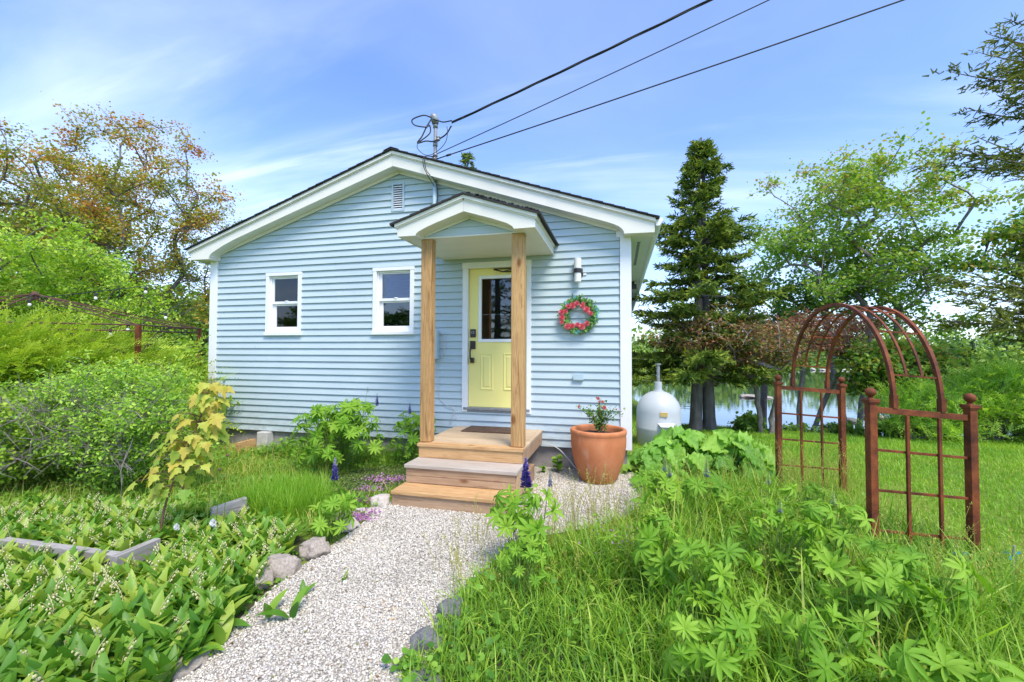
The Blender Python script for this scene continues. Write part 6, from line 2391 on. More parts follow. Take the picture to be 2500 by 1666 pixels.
MEADOW = [(-1.02, -5.2), (-1.0, -4.0), (-0.98, -3.3), (-0.86, -2.7), (-0.55, -2.25), (0.05, -1.75), (0.40, -1.15), (0.7, -0.85), (1.5, -0.75), (2.3, -0.75), (2.75, -1.6), (3.2, -2.4), (3.3, -3.4), (2.6, -4.4), (1.2, -5.2)]
grass('meadow_grass', MEADOW, 20000, (0.32, 0.68), (0.007, 0.0150), M['grass'], 114, tilt=0.32, bends=(0.5, 1.3, 2.2), segs=5, hfun=mh, tone=mtone)
grass('meadow_undergrass', MEADOW, 15000, (0.10, 0.30), (0.004, 0.008), M['grass'], 115, tilt=0.5, bends=(0.6, 1.5), segs=3, tone=mtone)
grass('meadow_dry_stalks', MEADOW, 1700, (0.25, 0.55), (0.0025, 0.0045), M['hay'], 116, tilt=0.45, bends=(0.2, 0.8), segs=3, hfun=mh)
grass('arch_grass', [(2.9, -2.4), (3.3, -2.7), (3.4, -3.3), (3.0, -3.2)], 120, (0.55, 0.8), (0.004, 0.007), M['hay'], 117, tilt=0.35, bends=(0.9, 1.6), segs=6)


def seedheads(name, poly, n, h, seed, hfun=None):
    rng = np.random.default_rng(seed)
    p = sample_poly(poly, n, rng)
    mb = MB()
    P_, D_ = [], []
    hs = rng.uniform(h[0], h[1], n) * (hfun(p[:, 0], p[:, 1]) if hfun else 1)
    for (x, y), hh in zip(p, hs):
        z0 = gh(x, y)
        a = rng.uniform(0, 6.28)
        ln = rng.uniform(0.02, 0.16)
        pts = [(x + math.cos(a) * ln * f * f, y + math.sin(a) * ln * f * f, z0 + hh * f) for f in (0, 0.4, 0.75, 1)]
        mb.tube(pts, [0.0022, 0.002, 0.0015, 0.0009], 3, cap=False, rnd=rng.uniform(0.2, 0.7))
        q = rng.integers(14, 30)
        f = rng.uniform(0.70, 1.02, q)
        sp_ = (1.03 - f) * 0.22 * hh
        an = rng.uniform(0, 6.28, q)
        P_.append(np.stack([x + math.cos(a) * ln * f * f + np.cos(an) * sp_ * rng.random(q), y + math.sin(a) * ln * f * f + np.sin(an) * sp_ * rng.random(q), z0 + hh * f], 1))
        D_.append(np.stack([np.cos(an) * 0.6, np.sin(an) * 0.6, np.full(q, 0.8)], 1))
    pos, d = np.concatenate(P_), np.concatenate(D_)
    k = len(pos)
    V, F = scatter(LEAF_T * np.array([0.5, 1, 1]), LEAF_F, pos, frames(d, unit(k, rng)), rng.uniform(0.008, 0.016, k))
    o = npmesh(name, V, F, rng.uniform(0.15, 0.85, k), M['hay'])
    tag(o, kind='stuff')
    tag(mb.build(name + '_stalks', M['hay']), kind='stuff')


seedheads('grass_seedheads', [(-0.98, -3.4), (-0.85, -2.6), (-0.4, -2.1), (0.2, -1.6), (0.6, -1.0), (1.9, -0.8), (2.6, -1.6), (2.9, -2.6), (2.0, -3.4), (0.5, -3.2)], 460, (0.35, 0.72), 118, mh)
seedheads('edge_seedheads', [(-1.35, -3.3), (-1.25, -2.4), (-0.95, -1.9), (-0.8, -2.3), (-0.9, -3.3)], 34, (0.22, 0.48), 119)
grass('meadow_broad_blades', MEADOW, 2600, (0.42, 0.80), (0.010, 0.019), M['grass'], 150, tilt=0.42, bends=(1.0, 1.9, 2.6), segs=6, hfun=mh, tone=lambda p, rng: rng.uniform(0.45, 0.95, len(p)))
seedheads('arch_seedheads', [(1.5, -0.9), (1.9, -0.2), (2.5, -0.05), (2.6, -0.6)], 120, (0.3, 0.65), 120)

# ---- lily of the valley
LP = lambda t: 0.150 * math.sin(math.pi * min(1, max(0, t * 0.93 + 0.05)) ** 0.85) ** 0.9
LT_, LF_ = leaf_grid(LP, 7, 0.55, 0.28, 1, 0.004, 9)
LT2_, LF2_ = leaf_grid(LP, 7, 1.15, 0.22, 1, 0.007, 11, 1)


def arrays_of_lily(rng, big=1.0):
    """one plant: two or three upright leaves and sometimes an arching spray of bells"""
    n = rng.integers(2, 4)
    az0 = rng.uniform(0, 6.28)
    leaves = []
    for k in range(n):
        az = az0 + k * (6.28 / n) + rng.normal(0, 0.4)
        tl = abs(rng.normal(0.30, 0.2))
        d = np.array([[math.cos(az) * math.sin(tl), math.sin(az) * math.sin(tl), math.cos(tl)]])
        nn = -np.array([[math.cos(az), math.sin(az), -0.2]]) + rng.normal(0, 0.25, (1, 3))
        ln = rng.uniform(0.145, 0.235) * big
        T, F = (LT_, LF_) if rng.random() < 0.6 else (LT2_, LF2_)
        V, FF = scatter(T, F, np.array([[math.cos(az) * 0.008, math.sin(az) * 0.008, 0.0]]), frames(d, nn), np.array([ln]))
        leaves.append((V, FF))
    fl = None
    if rng.random() < 0.17:
        mb = MB()
        az = rng.uniform(0, 6.28)
        hh = rng.uniform(0.20, 0.27) * big
        pts = [np.array([math.cos(az) * 0.07 * f ** 2.2, math.sin(az) * 0.07 * f ** 2.2, hh * (f - 0.18 * f ** 3)]) for f in np.linspace(0, 1, 7)]
        mb.tube(pts, 0.0016, 4, cap=False, rnd=0.0)
        for q in range(7):
            f = 0.52 + 0.068 * q
            i = min(5, int(f * 6))
            p = pts[i] + (pts[i + 1] - pts[i]) * (f * 6 - i)
            sd_ = 1 if q % 2 else -1
            c = p + np.array([math.cos(az) * 0.010 - sd_ * math.sin(az) * 0.007, math.sin(az) * 0.010 + sd_ * math.cos(az) * 0.007, -0.007])
            r = rng.uniform(0.0062, 0.0088) * (1 - 0.06 * q) * big
            mb.lathe([(0.001, r), (r * 0.8, r * 0.6), (r, -0.2 * r), (r * 0.75, -r)], c, 5, cap=False)
            mb.rnd[-15:] = [rng.random()] * 15
        fl = mb
    return leaves, fl


def lily_protos(n, seed):
    rng = np.random.default_rng(seed)
    pr = []
    for k in range(n):
        lv, fl = arrays_of_lily(rng)
        ms = []
        for V, F in lv:
            o = npmesh('leaf', V, F, np.full(len(F), rng.uniform(0.0, 0.65)), M['lily'], None, True)
            ms.append(('leaf', o.data))
            bpy.data.objects.remove(o)
        if fl:
            o = fl.build('flower_spray', M['bell'])
            ms.append(('flower_spray', o.data))
            bpy.data.objects.remove(o)
        pr.append(ms)
    return pr


LILY = lily_protos(16, 121)
LILYPOLY = [(-5.6, -2.9), (-4.4, -2.65), (-3.5, -2.62), (-2.95, -2.72), (-2.55, -2.9), (-2.44, -3.4), (-2.28, -3.66), (-2.16, -3.95), (-2.08, -4.3), (-2.3, -4.9), (-3.6, -4.9), (-5.2, -4.1)]
rngl = np.random.default_rng(122)


def place_lily(x, y, s, rz, label, group, k):
    r = empty('lily_of_the_valley', (x, y, gh(x, y)), label, 'plant', group)
    r.rotation_euler = (rngl.normal(0, 0.08), rngl.normal(0, 0.08), rz)
    r.scale = (s, s, s)
    for nm, me in LILY[k % len(LILY)]:
        o = bpy.data.objects.new(nm, me)
        COL.objects.link(o)
        o.parent = r
    return r


solo = [(-2.05, -3.75, 1.15, 'lily of the valley growing out of the gravel beside the three edging stones'), (-2.00, -3.52, 0.75, 'small lily of the valley sprouting in the gravel next to the brown upright stone'),
        (-1.90, -3.72, 0.95, 'lily of the valley standing farthest out on the gravel path'), (-1.86, -3.28, 0.42, 'single rolled lily shoot alone in the middle of the gravel'),
        (-2.10, -4.02, 1.05, 'lily of the valley leaning over the gravel at the bottom of the bed'), (-2.42, -2.78, 0.95, 'lily of the valley clump between the speckled stone and the tall grass')]
for k, (x, y, s, lab) in enumerate(solo):
    place_lily(x, y, s, k * 1.3, lab, None, [3, 7, 5, 9, 11, 2][k])
pp = sample_poly(LILYPOLY, 2600, rngl)
# hugging timbers: leave the timbers' own footprint free
keep = ~((pp[:, 0] > -4.65) & (pp[:, 0] < -3.44) & (pp[:, 1] > -3.66) & (pp[:, 1] < -3.50)) & ~((pp[:, 0] > -3.60) & (pp[:, 0] < -3.36) & (pp[:, 1] > -3.72) & (pp[:, 1] < -3.25)) & ~((pp[:, 0] > -3.75) & (pp[:, 0] < -3.40) & (pp[:, 1] > -2.95) & (pp[:, 1] < -2.4))
pp = pp[keep]
dist = np.hypot(pp[:, 0], pp[:, 1] + 5.95)
# what shows in the frame and is nearest comes first
vx = (pp[:, 0] * 0.9704 + (pp[:, 1] + 5.95) * 0.2414) / np.maximum(0.05, -0.2414 * pp[:, 0] + 0.9704 * (pp[:, 1] + 5.95))
vis = (vx > -1.22) & (dist > 1.55)
order = np.argsort(np.where(vis, dist, 99))
for q, i in enumerate(order[:290]):
    place_lily(pp[i, 0], pp[i, 1], rngl.uniform(0.85, 1.2), rngl.uniform(0, 6.28), 'lily of the valley with cream bells in the crowded bed left of the path', 'lily of the valley plants in the bed', int(rngl.integers(0, 16)))
Vs, Fs, Rs, base_ = [], [], [], 0
Vb, Fb, bb_ = [], [], 0
for i in order[290:]:
    lv, fl = arrays_of_lily(rngl)
    for V, F in lv:
        Vs.append(V + np.array([pp[i, 0], pp[i, 1], 0]))
        Fs.append(F + base_)
        Rs.append(np.full(len(F), rngl.uniform(0.1, 0.95)))
        base_ += len(V)
    if fl:
        V = np.array(fl.V) + np.array([pp[i, 0], pp[i, 1], 0])
        F = np.array([f if len(f) == 4 else (f[0], f[1], f[2], f[2]) for f in fl.F])
        Vb.append(V)
        Fb.append(F + bb_)
        bb_ += len(V)
tag(npmesh('lily_leaves', np.concatenate(Vs), np.concatenate(Fs), np.concatenate(Rs), M['lily'], None, True), kind='stuff')
tag(npmesh('lily_bells', np.concatenate(Vb), np.concatenate(Fb), RNG.random(sum(len(f) for f in Fb)), M['bell']), kind='stuff')

# ---- lupines
PLP = lambda t: 0.125 * math.sin(math.pi * min(0.985, 0.05 + 0.94 * t ** 1.45)) ** 0.62


def palm_template(n, droop, bend, seed):
    rng = np.random.default_rng(seed)
    T, F = leaf_grid(PLP, 6, bend, 0.6, 1)
    az = np.arange(n) * 6.283 / n + rng.normal(0, 0.06, n)
    el = droop + rng.normal(0, 0.17, n)
    d = np.stack([np.cos(az) * np.cos(el), np.sin(az) * np.cos(el), np.sin(el)], 1)
    return scatter(T, F, np.zeros((n, 3)), frames(d, np.tile([0, 0, 1.0], (n, 1))), rng.uniform(0.70, 1.08, n))


PALM = []
for k, (n, dr_, bd) in enumerate(((10, 0.28, 0.45), (9, -0.25, 0.7), (11, 0.45, 0.7), (8, -0.75, 0.4), (10, 0.05, 0.9), (9, 0.7, 0.6), (7, -0.4, 1.1))):
    V, F = palm_template(n, dr_, bd, k)
    o = npmesh('leaf', V, F, np.full(len(F), (0.15, 0.3, 0.42, 0.22, 0.5, 0.36, 0.28)[k]), M['lupleaf'], None, True)
    PALM.append(o.data)
    bpy.data.objects.remove(o)


def spike_mesh(ln, r, seed, topcol=1.0):
    rng = np.random.default_rng(seed)
    n = int(ln / 0.0095)
    P_, D_, T_ = [], [], []
    for q in range(n):
        f = q / n
        m_ = 6 if f < 0.75 else 5
        rr = r * (1 - f) ** 0.65 * (0.6 if f < 0.04 else 1)
        for e in range(m_):
            a = 6.283 * e / m_ + q * 0.55 + rng.normal(0, 0.12)
            P_.append((math.cos(a) * rr * 0.35, math.sin(a) * rr * 0.35, ln * f))
            D_.append((math.cos(a), math.sin(a), 0.35 + 0.6 * f))
            T_.append(np.clip((f + (0.12 if topcol > 2 else 0)) * topcol + rng.normal(0, 0.22), 0, 1))
    pos, d = np.array(P_), np.array(D_)
    sc = np.array([r * (1 - p[2] / ln) ** 0.6 * rng.uniform(0.7, 1.15) + 0.003 for p in pos])
    return scatter(BROAD_T * np.array([1.3, 1, 1]), BROAD_F, pos, frames(d, np.tile([0, 0, 1.0], (len(pos), 1)) + rng.normal(0, 0.2, (len(pos), 3))), sc), np.repeat(np.array(T_), 2)


def lupine(label, base, height, radius, nleaf, leaf, seed, spikes=(), group='lupines', cat='lupine', flat=0.75, lo=0.25, face=(0.1, -0.35)):
    rng = np.random.default_rng(seed)
    z0 = gh(*base)
    root = empty('lupine', (base[0], base[1], z0), label, cat, group)
    mb = MB()
    for q in range(nleaf):
        a = rng.uniform(0, 6.283)
        u = rng.random() ** 0.55
        z = height * (lo + (1 - lo) * rng.random() ** 0.8)
        env = math.sqrt(max(0.08, 1 - ((z / height - 0.45) / 0.75) ** 2))
        p = np.array([math.cos(a) * radius * u * env, math.sin(a) * radius * u * env * flat, z])
        nrm = np.array([p[0] * 1.1 / max(radius, 0.01) + face[0], p[1] * 1.1 / max(radius, 0.01) + face[1], 0.85]) + rng.normal(0, 0.32, 3)
        nrm /= np.linalg.norm(nrm)
        s = leaf * rng.uniform(0.65, 1.05)
        o = bpy.data.objects.new('leaf', PALM[int(rng.integers(0, len(PALM)))])
        COL.objects.link(o)
        o.parent = root
        o.location = p
        qn = Vector(nrm).to_track_quat('Z', 'Y')
        o.rotation_mode = 'QUATERNION'
        o.rotation_quaternion = qn @ Matrix.Rotation(rng.uniform(0, 6.28), 3, 'Z').to_quaternion()
        o.scale = (s, s, s)
        b = np.array([base[0] + rng.normal(0, 0.025), base[1] + rng.normal(0, 0.025), z0])
        e = np.array([base[0], base[1], z0]) + p
        mid = b * 0.45 + e * 0.55
        mid[2] = z0 + z * 0.75
        mb.tube([b, mid, e], [0.0034, 0.0028, 0.002], 4, cap=False, rnd=rng.random())
    for k, (dx, dy, h, ln, r, mt, top) in enumerate(spikes):
        mb.tube([(base[0] + dx * 0.3, base[1] + dy * 0.3, z0), (base[0] + dx * 0.8, base[1] + dy * 0.8, z0 + (h - ln) * 0.6), (base[0] + dx, base[1] + dy, z0 + h)], [0.0045, 0.004, 0.0015], 5, cap=False, rnd=0.4)
        (V, F), t = spike_mesh(ln, r, seed * 10 + k, top)
        o = npmesh('flower_spike', V, F, t, M[mt], None)
        o.parent = root
        o.location = (dx, dy, h - ln)
    mb.build('stems', M['lupstem'], root)
    return root


SP = lambda dx, dy, h, ln=0.14, r=0.022, m='palepurple', top=1.0: (dx, dy, h, ln, r, m, top)
lupine('large bushy lupine with several dark purple spikes against the blue siding', (-3.62, -0.95), 0.92, 0.62, 170, 0.135, 201,
       (SP(0.02, 0.2, 0.96, 0.16, 0.022, 'purple'), SP(0.13, 0.25, 0.98, 0.17, 0.022, 'purple', 0.7), SP(0.27, 0.3, 0.93, 0.13, 0.02, 'palepurple'), SP(0.38, 0.35, 1.04, 0.18, 0.022, 'purple', 0.7), SP(0.33, 0.2, 1.14, 0.08, 0.012, 'palepurple', 1.4), SP(-0.2, 0.1, 0.88, 0.12, 0.016, 'palepurple', 1.3)))
lupine('lupine with two dark purple spikes tucked behind the left porch post', (-2.78, -0.42), 0.76, 0.36, 66, 0.11, 202,
       (SP(-0.06, 0, 0.90, 0.16, 0.022, 'purple', 0.6), SP(0.14, 0.05, 0.92, 0.18, 0.022, 'purple', 0.6)))
lupine('lupine with one lilac spike beside the path opposite the bottom step', (-2.34, -2.74), 0.44, 0.24, 26, 0.105, 203, (SP(-0.03, 0.05, 0.70, 0.20, 0.026, 'purple', 1.25),))
lupine('lupine with a deep violet spike standing right of the wooden steps', (-0.72, -2.80), 0.58, 0.27, 26, 0.125, 204, (SP(0.02, 0.12, 0.80, 0.235, 0.040, 'purple', 0.55), SP(0.22, 0.05, 0.74, 0.13, 0.014, 'palepurple', 1.0)))
lupine('lupine with two yellow green spikes near the rhubarb', (0.38, -2.05), 0.52, 0.30, 24, 0.13, 205, (SP(0.0, 0.1, 0.72, 0.15, 0.020, 'palepurple', 2.4), SP(0.035, 0.06, 0.67, 0.13, 0.018, 'palepurple', 2.4)))
lupine('lupine with a single yellow green spike in front of the far trellis', (0.72, -2.00), 0.52, 0.28, 20, 0.13, 206, (SP(0.0, 0.08, 0.72, 0.18, 0.021, 'palepurple', 2.2),))
more_lup = [((0.22, -3.10), 0.52, 0.26, 14, 0.16, 'lupine of broad leaves deep in the grass, straight below the terracotta pot'),
            ((0.46, -3.42), 0.50, 0.24, 12, 0.17, 'leafy lupine with large pale fans left of the near trellis'),
            ((0.38, -3.82), 0.46, 0.22, 10, 0.15, 'big leaved lupine in the meadow close to the bottom edge'),
            ((-0.62, -3.20), 0.36, 0.18, 9, 0.12, 'short lupine at the meadow edge beside the gravel'),
            ((0.92, -2.95), 0.56, 0.28, 14, 0.16, 'lupine with a wide pale fan below the far trellis'),
            ((1.25, -2.85), 0.60, 0.28, 14, 0.17, 'lupine with upright leaves under the bottom left of the near trellis'),
            ((1.18, -3.45), 0.52, 0.26, 13, 0.18, 'drooping lupine low in front of the near trellis'),
            ((1.48, -3.25), 0.54, 0.26, 13, 0.17, 'lupine with long slender fans in front of the near trellis right half'),
            ((1.22, -3.92), 0.44, 0.24, 11, 0.19, 'largest leaved lupine, lowest in the right of the photo'),
            ((0.80, -3.75), 0.42, 0.22, 9, 0.15, 'shaded lupine half buried in grass at the bottom'),
            ((1.05, -2.30), 0.56, 0.28, 14, 0.14, 'lupine with a pale bud just left of the near trellis post'),
            ((1.60, -1.75), 0.46, 0.24, 12, 0.12, 'small lupine at the foot of the far trellis')]
for k, (b, h, r, n, lf, lab) in enumerate(more_lup):
    lupine(lab, b, h * 1.08, r * 1.2, int(n * 2.5), lf * 0.60, 220 + k, (SP(0.05, 0.05, h + 0.14, 0.09, 0.014, 'palepurple', 3.0),) if k in (4, 5, 10) else (), lo=0.45)

# ---- young maple
OUT = [(0, 0), (-0.13, 0.05), (-0.40, -0.02), (-0.32, 0.14), (-0.52, 0.36), (-0.33, 0.36), (-0.30, 0.50), (-0.15, 0.56), (-0.14, 0.74), (0, 1.0), (0.14, 0.74), (0.15, 0.56), (0.30, 0.50), (0.33, 0.36), (0.52, 0.36), (0.32, 0.14), (0.40, -0.02), (0.13, 0.05)]


def maple_leaf_mesh(name, bend, rnd, seed):
    rg = random.Random(seed)
    mb = MB()
    pts = [(x, y, -0.10 * bend * (abs(x) * 2.2) ** 1.6 - 0.30 * bend * y * y + rg.uniform(-0.02, 0.02)) for x, y in OUT]
    c = (0, 0.30, 0.03 - 0.30 * bend * 0.09)
    vs = [c] + pts
    fs = [(0, i + 1, (i + 1) % len(pts) + 1) for i in range(len(pts))]
    for i, f in enumerate(fs):
        mb.add([vs[j] for j in f], [(0, 1, 2)], min(1, max(0, rnd + 0.10 * (OUT[i][1] - 0.4))))
    mb.tube([(0, 0, 0), (0, -0.2, 0.05), (0, -0.42, 0.03)], 0.012, 3, cap=False, rnd=1.0)
    o = mb.build(name, M['sapleaf'], smooth=True)
    me = o.data
    bpy.data.objects.remove(o)
    return me


SAPL = [maple_leaf_mesh('leaf', 0.5 + 0.25 * (k % 4), [0.08, 0.25, 0.42, 0.55, 0.68, 0.82][k], k) for k in range(6)]
SB = np.array([-3.72, -3.12, 0.0])
sap = empty('maple_sapling', SB, 'slender maple sapling with drooping amber green leaves before the cottage corner', 'sapling')
STEM = spline([SB, SB + (0.03, 0.0, 0.25), SB + (0.09, 0.02, 0.48), SB + (0.20, 0.05, 0.78), SB + (0.30, 0.08, 1.05), SB + (0.385, 0.10, 1.34)], 6)
mb = MB()
mb.tube(STEM, list(np.linspace(0.011, 0.003, len(STEM))), 7)
rngp = np.random.default_rng(31)
leaves = []
for q in range(120):
    f = rngp.uniform(0.42, 0.98)
    i = min(len(STEM) - 2, int(f * (len(STEM) - 1)))
    c = np.array(STEM[i])
    env = 0.235 * (1 - max(0, (f - 0.55) / 0.5)) ** 0.6 + 0.05
    a = rngp.uniform(0, 6.28)
    rr = env * rngp.uniform(0.35, 1.0)
    p = c + np.array([math.cos(a) * rr * 1.05, math.sin(a) * rr * 0.8, rngp.uniform(-0.02, 0.07)])
    leaves.append((p, a, f, c))
for dx, dz in ((0.05, 0.47), (0.01, 0.44), (0.09, 0.46)):
    leaves.append((SB + np.array([dx, -0.04, dz]), 4.4 + dx * 8, 0.3, SB + np.array([0.08, 0.02, 0.47])))
for p, a, f, c in leaves:
    d = np.array([math.cos(a) * 0.62, math.sin(a) * 0.62 - 0.12, -0.80]) + rngp.normal(0, 0.18, 3)
    d /= np.linalg.norm(d)
    nrm = np.array([math.cos(a) * 0.75 + 0.15, math.sin(a) * 0.75 - 0.45, 0.75]) + rngp.normal(0, 0.2, 3)
    Rm = frames(d[None], nrm[None])[0]
    k = int(np.clip(rngp.normal(2.0 + 2.2 * f + 1.0 * (math.sin(a) < 0), 1.2), 0, 5))
    o = bpy.data.objects.new('leaf', SAPL[k])
    COL.objects.link(o)
    o.parent = sap
    s = rngp.uniform(0.08, 0.135)
    o.matrix_parent_inverse = Matrix.Identity(4)
    mm = Matrix(Rm.tolist()).to_4x4()
    o.rotation_mode = 'QUATERNION'
    o.rotation_quaternion = mm.to_quaternion()
    o.location = p - SB
    o.scale = (s, s, s)
    mb.tube([c, (c * 0.4 + p * 0.6) + np.array([0, 0, 0.02]), p], [0.003, 0.002, 0.0015], 3, cap=False)
mb.build('stem', M['twig_red'], sap, smooth=True)

# ---- rhubarb
RHP = lambda t: 0.40 * (math.sin(math.pi * min(1.0, 0.16 + 0.84 * t) ** 0.78)) ** 0.8 * (1 + 0.07 * math.sin(23 * t))
RHUB = []
for k in range(6):
    V, F = leaf_grid(RHP, 13, (0.6, 1.0, 1.3, 0.8, 1.6, 0.4)[k], (0.35, 0.15, 0.05, 0.5, 0.2, 0.6)[k], 5, 0.115, 19 + 2 * k, k)
    V = V + np.stack([np.zeros(len(V)), np.zeros(len(V)), -0.035 * np.cos(V[:, 1] * 36) * np.abs(V[:, 0]) * 2 + 0.02 * np.sin(V[:, 0] * 26 + V[:, 1] * 11)], 1)
    o = npmesh('leaf', V, F, np.full(len(F), 0.10 + 0.10 * k), M['rhubarb'], None, True)
    RHUB.append(o.data)
    bpy.data.objects.remove(o)


def rhubarb(label, base, ra, rb, h, n, size, seed, group=None):
    rng = np.random.default_rng(seed)
    z0 = gh(*base)
    root = empty('rhubarb', (base[0], base[1], z0), label, 'rhubarb', group)
    mb = MB()
    for q in range(n):
        a = rng.uniform(0, 6.283)
        u = rng.random() ** 0.6
        z = h * (1 - 0.72 * u ** 1.5) * rng.uniform(0.62, 1.0)
        la, lb = math.cos(a) * ra * u, math.sin(a) * rb * u
        p = np.array([0.9704 * la - 0.2414 * lb, 0.2414 * la + 0.9704 * lb, z])
        out_ = p[:2] / (np.linalg.norm(p[:2]) + 1e-5)
        d = np.array([out_[0], out_[1], 0.35 - 0.75 * u]) + rng.normal(0, 0.35, 3)
        d /= np.linalg.norm(d)
        nrm = np.array([out_[0] * 0.5, out_[1] * 0.5 - 0.45, 0.85]) + rng.normal(0, 0.25, 3)
        Rm = frames(d[None], nrm[None])[0]
        o = bpy.data.objects.new('leaf', RHUB[int(rng.integers(0, 6))])
        COL.objects.link(o)
        o.parent = root
        s = size * rng.uniform(0.7, 1.2)
        o.rotation_mode = 'QUATERNION'
        o.rotation_quaternion = Matrix(Rm.tolist()).to_quaternion()
        o.location = p - d * s * 0.35
        o.scale = (s, s, s)
        e = np.array([base[0], base[1], z0]) + np.array(o.location)
        mb.tube([(base[0] + rng.normal(0, 0.06), base[1] + rng.normal(0, 0.06), z0), ((base[0] + e[0]) / 2, (base[1] + e[1]) / 2, z0 + z * 0.6), e], [0.011, 0.009, 0.006], 5, cap=False, rnd=rng.random())
    mb.build('stalks', M['lupstem'], root)


rhubarb('large rhubarb clump with crinkled leaves beside the gas tank', site(2.42, 6.15), 0.62, 0.45, 0.52, 52, 0.30, 301, 'rhubarb clumps')
rhubarb('rhubarb clump sprawling towards the garden arch', site(3.05, 6.0), 0.62, 0.42, 0.54, 52, 0.30, 302, 'rhubarb clumps')
rhubarb('low rhubarb leaves beside the terracotta pot', site(1.86, 5.75), 0.40, 0.32, 0.34, 24, 0.24, 303, 'rhubarb clumps')

# ---- small single plants


def smallplant(name, label, cat, base, h, n, leaf, mat, seed, r=0.1):
    rng = np.random.default_rng(seed)
    z0 = gh(*base)
    root = empty(name, (base[0], base[1], z0), label, cat)
    mb = MB()
    P_, D_ = [], []
    for q in range(max(3, n // 6)):
        a = rng.uniform(0, 6.28)
        e = np.array([base[0] + math.cos(a) * r * rng.random(), base[1] + math.sin(a) * r * rng.random(), z0 + h * rng.uniform(0.6, 1)])
        b = np.array([base[0], base[1], z0])
        mb.tube([b, (b + e) / 2 + rng.normal(0, 0.01, 3), e], [0.004, 0.003, 0.002], 4, cap=False)
        for k in range(6):
            f = rng.uniform(0.35, 1)
            P_.append(b + (e - b) * f)
            az = rng.uniform(0, 6.28)
            D_.append((math.cos(az), math.sin(az), rng.uniform(-0.2, 0.4)))
    V, F = scatter(BROAD_T * np.array([1.3, 1, 1]), BROAD_F, np.array(P_), frames(np.array(D_), rng.normal(0, 0.3, (len(P_), 3)) + np.array([0, -0.3, 1])), leaf * rng.uniform(0.6, 1.2, len(P_)))
    npmesh('leaves', V, F, np.repeat(rng.random(len(P_)), 2), mat, root)
    mb.build('stems', M['lupstem'], root)


smallplant('weed', 'round leaved weed against the foundation between the stoop and the pot', 'weed', (-0.80, -0.17), 0.24, 24, 0.085, M['weed'], 401, 0.10)
smallplant('weed', 'tiny weed at the deck corner left of the round leaved weed', 'weed', (-0.98, -0.25), 0.12, 24, 0.045, M['weed'], 402, 0.07)
smallplant('weed', 'low weed under the right side of the wooden steps', 'weed', (-0.96, -1.25), 0.16, 24, 0.05, M['weed'], 403, 0.08)
smallplant('weed', 'sprig of weed on the gravel near the bottom edge of the photo', 'weed', (-1.05, -3.95), 0.10, 30, 0.045, M['weed'], 404, 0.08)
bsd = empty('bud_stalks', (-3.42, -2.98, 0), 'thin dark stalks tipped with round buds beside the maple sapling', 'plant')
mb, mb2 = MB(), MB()
for x, y, h in ((-3.50, -3.00, 0.62), (-3.42, -2.95, 0.66), (-3.36, -2.92, 0.58), (-3.58, -3.06, 0.45), (-3.30, -2.9, 0.70)):
    mb.tube([(x - 0.02, y, 0), (x + 0.01, y, h * 0.5), (x + 0.02, y, h)], [0.004, 0.003, 0.0022], 4, cap=False, rnd=0.1)
    mb2.ball((x + 0.02, y, h + 0.006), 0.013, 8, 6)
mb.build('stalks', M['lupstem'], bsd)
mb2.build('buds', M['twig_red'], bsd)
for k, (x, y, z, s, lab) in enumerate(((-3.43, -3.20, 0.20, 0.028, 'crumpled white flower just right of the maple sapling stem'), (-3.27, -3.02, 0.18, 0.034, 'larger white flower drooping beside the grey timber stub'))):
    r = empty('white_flower', (x, y, 0), lab, 'flower')
    mb = rose_mesh('petals', s, M['whitepetal'], 70 + k)
    o = mb.build('petals', M['whitepetal'], r)
    o.location = (0, 0, z)
    mb = MB()
    mb.tube([(x, y + 0.03, 0), (x, y + 0.02, z * 0.6), (x, y, z)], 0.003, 4, rnd=0.5)
    mb.build('stem', M['lupstem'], r)
clv = empty('purple_vetch', (0.02, -2.75, 0), 'small mauve flowers hidden among the meadow grass', 'flower')
rngv = np.random.default_rng(61)
pv = np.stack([rngv.normal(0.02, 0.12, 60), rngv.normal(-2.75, 0.10, 60), rngv.uniform(0.24, 0.36, 60)], 1)
V, F = scatter(BROAD_T, BROAD_F, pv, frames(unit(60, rngv), unit(60, rngv)), rngv.uniform(0.012, 0.022, 60))
npmesh('blossoms', V, F, np.repeat(rngv.random(60), 2), M['magenta'], clv)

# ---- gravel
OCT_V = np.array([(1, 0, 0), (0.2, 0.95, 0.1), (-0.9, 0.25, 0), (-0.1, -1, -0.1), (0.1, 0.05, 0.75), (0, 0, -0.7), (0.55, 0.5, 0.55), (-0.5, -0.45, 0.5)], float)
OCT_F = np.array([(0, 1, 6), (6, 1, 4), (0, 6, 4), (1, 2, 4), (2, 7, 4), (2, 3, 7), (7, 3, 4), (3, 0, 4), (1, 0, 5), (2, 1, 5), (3, 2, 5), (0, 3, 5)])
rngg = np.random.default_rng(77)
pg = sample_poly(PATH, 88000, rngg)
far = np.hypot(pg[:, 0], pg[:, 1] + 5.95)
pg = pg[((pg[:, 0] > -1.02) | (pg[:, 0] < -2.30) | (pg[:, 1] < -1.85)) & (far > 1.45) & (far < 6.4)]
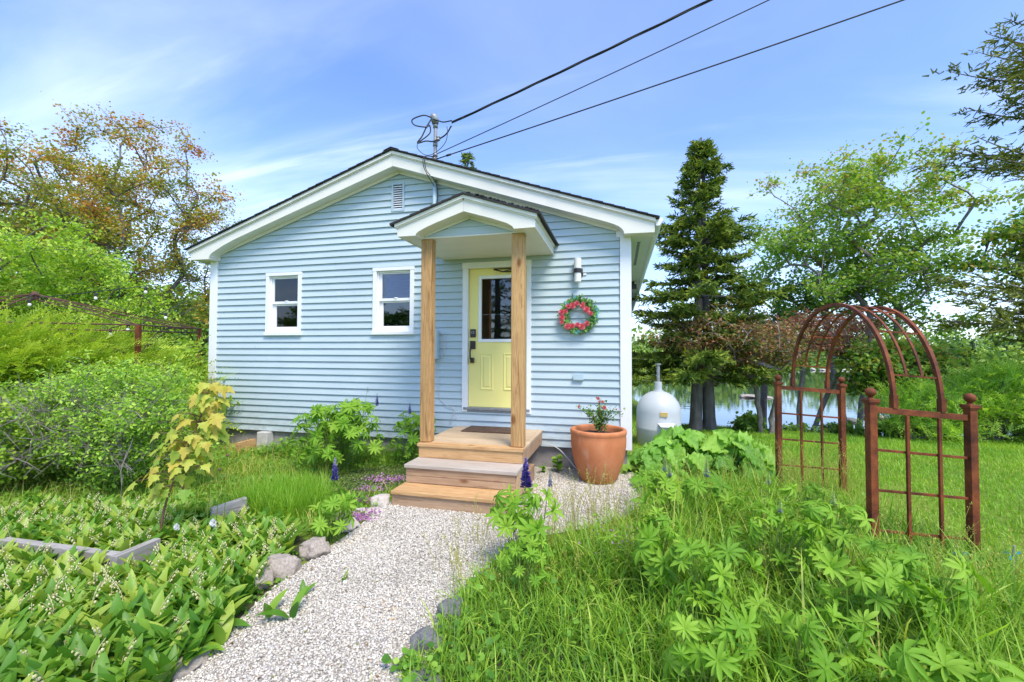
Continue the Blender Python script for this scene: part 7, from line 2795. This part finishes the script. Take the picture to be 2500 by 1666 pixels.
# a few strays beyond the edge
st_ = pg[rngg.random(len(pg)) < 0.05] + rngg.normal(0, 0.06, (int(0), 2)) if False else pg[:1500] + rngg.normal(0, 0.07, (1500, 2))
pg = np.concatenate([pg, st_])
k = len(pg)
th = rngg.uniform(0, 6.28, k)
Rz = frames(np.stack([np.cos(th), np.sin(th), rngg.normal(0, 0.3, k)], 1), np.tile([0, 0, 1.0], (k, 1)) + rngg.normal(0, 0.45, (k, 3)))
sz = np.exp(rngg.normal(math.log(0.0066), 0.32, k))
V, F = scatter(OCT_V, OCT_F, np.stack([pg[:, 0], pg[:, 1], 0.013 + sz * rngg.uniform(0.1, 0.6, k)], 1), Rz, np.stack([sz, sz * rngg.uniform(0.6, 1.0, k), sz * rngg.uniform(0.6, 1.0, k)], 1))
tag(npmesh('gravel_stones', V, F, np.repeat(np.clip(rngg.random(k) * 0.92 + 0.22 * np.array([mnoise.noise(Vector((q[0] * 1.7, q[1] * 1.7, 9))) for q in pg]), 0, 1), len(OCT_F)), M['pebble']), kind='stuff')

rngd = np.random.default_rng(90)
pl = sample_poly(PATH, 420, rngd)
k = len(pl)
V, F = scatter(BROAD_T, BROAD_F, np.stack([pl[:, 0], pl[:, 1], np.full(k, 0.024)], 1), frames(unit(k, rngd) * np.array([1, 1, 0.15]), np.tile([0, 0, 1.0], (k, 1)) + rngd.normal(0, 0.25, (k, 3))), rngd.uniform(0.008, 0.026, k))
M['litter'] = leafmat('dry leaf litter', [(0, (0.16, 0.09, 0.04)), (0.5, (0.30, 0.19, 0.09)), (1, (0.20, 0.24, 0.06))], 0.2, bright=1.0)
tag(npmesh('leaf_litter', V, F, np.repeat(rngd.random(k), 2), M['litter']), kind='stuff')
seedheads('gravel_stalks', [(-0.95, -2.6), (-0.8, -1.9), (-0.3, -1.6), (0.15, -1.3), (0.0, -2.2), (-0.6, -2.9)], 110, (0.25, 0.52), 131)

grass('far_left_grass', [(-13, -6.5), (-5.4, -6.5), (-5.3, -4.3), (-5.8, -3.2), (-6.9, -2.6), (-8.4, -0.9), (-13, -1.5)], 15000, (0.07, 0.20), (0.005, 0.010), M['grass'], 140, tilt=0.45, bends=(0.4, 1.1, 2.0), segs=3)
grass('near_right_grass', [(3.2, -2.2), (6.5, -2.2), (9.5, 1.2), (9.2, 3.4), (6.0, 0.4), (3.4, -1.2)], 15000, (0.04, 0.09), (0.006, 0.011), M['lawn'], 141, tilt=0.5, bends=(0.3, 1.2), segs=2)
grass('near_corner_grass', [(1.2, -7.0), (5.5, -7.0), (6.5, -2.2), (3.2, -2.2), (3.2, -3.6)], 9000, (0.08, 0.26), (0.005, 0.010), M['grass'], 142, tilt=0.45, segs=3)
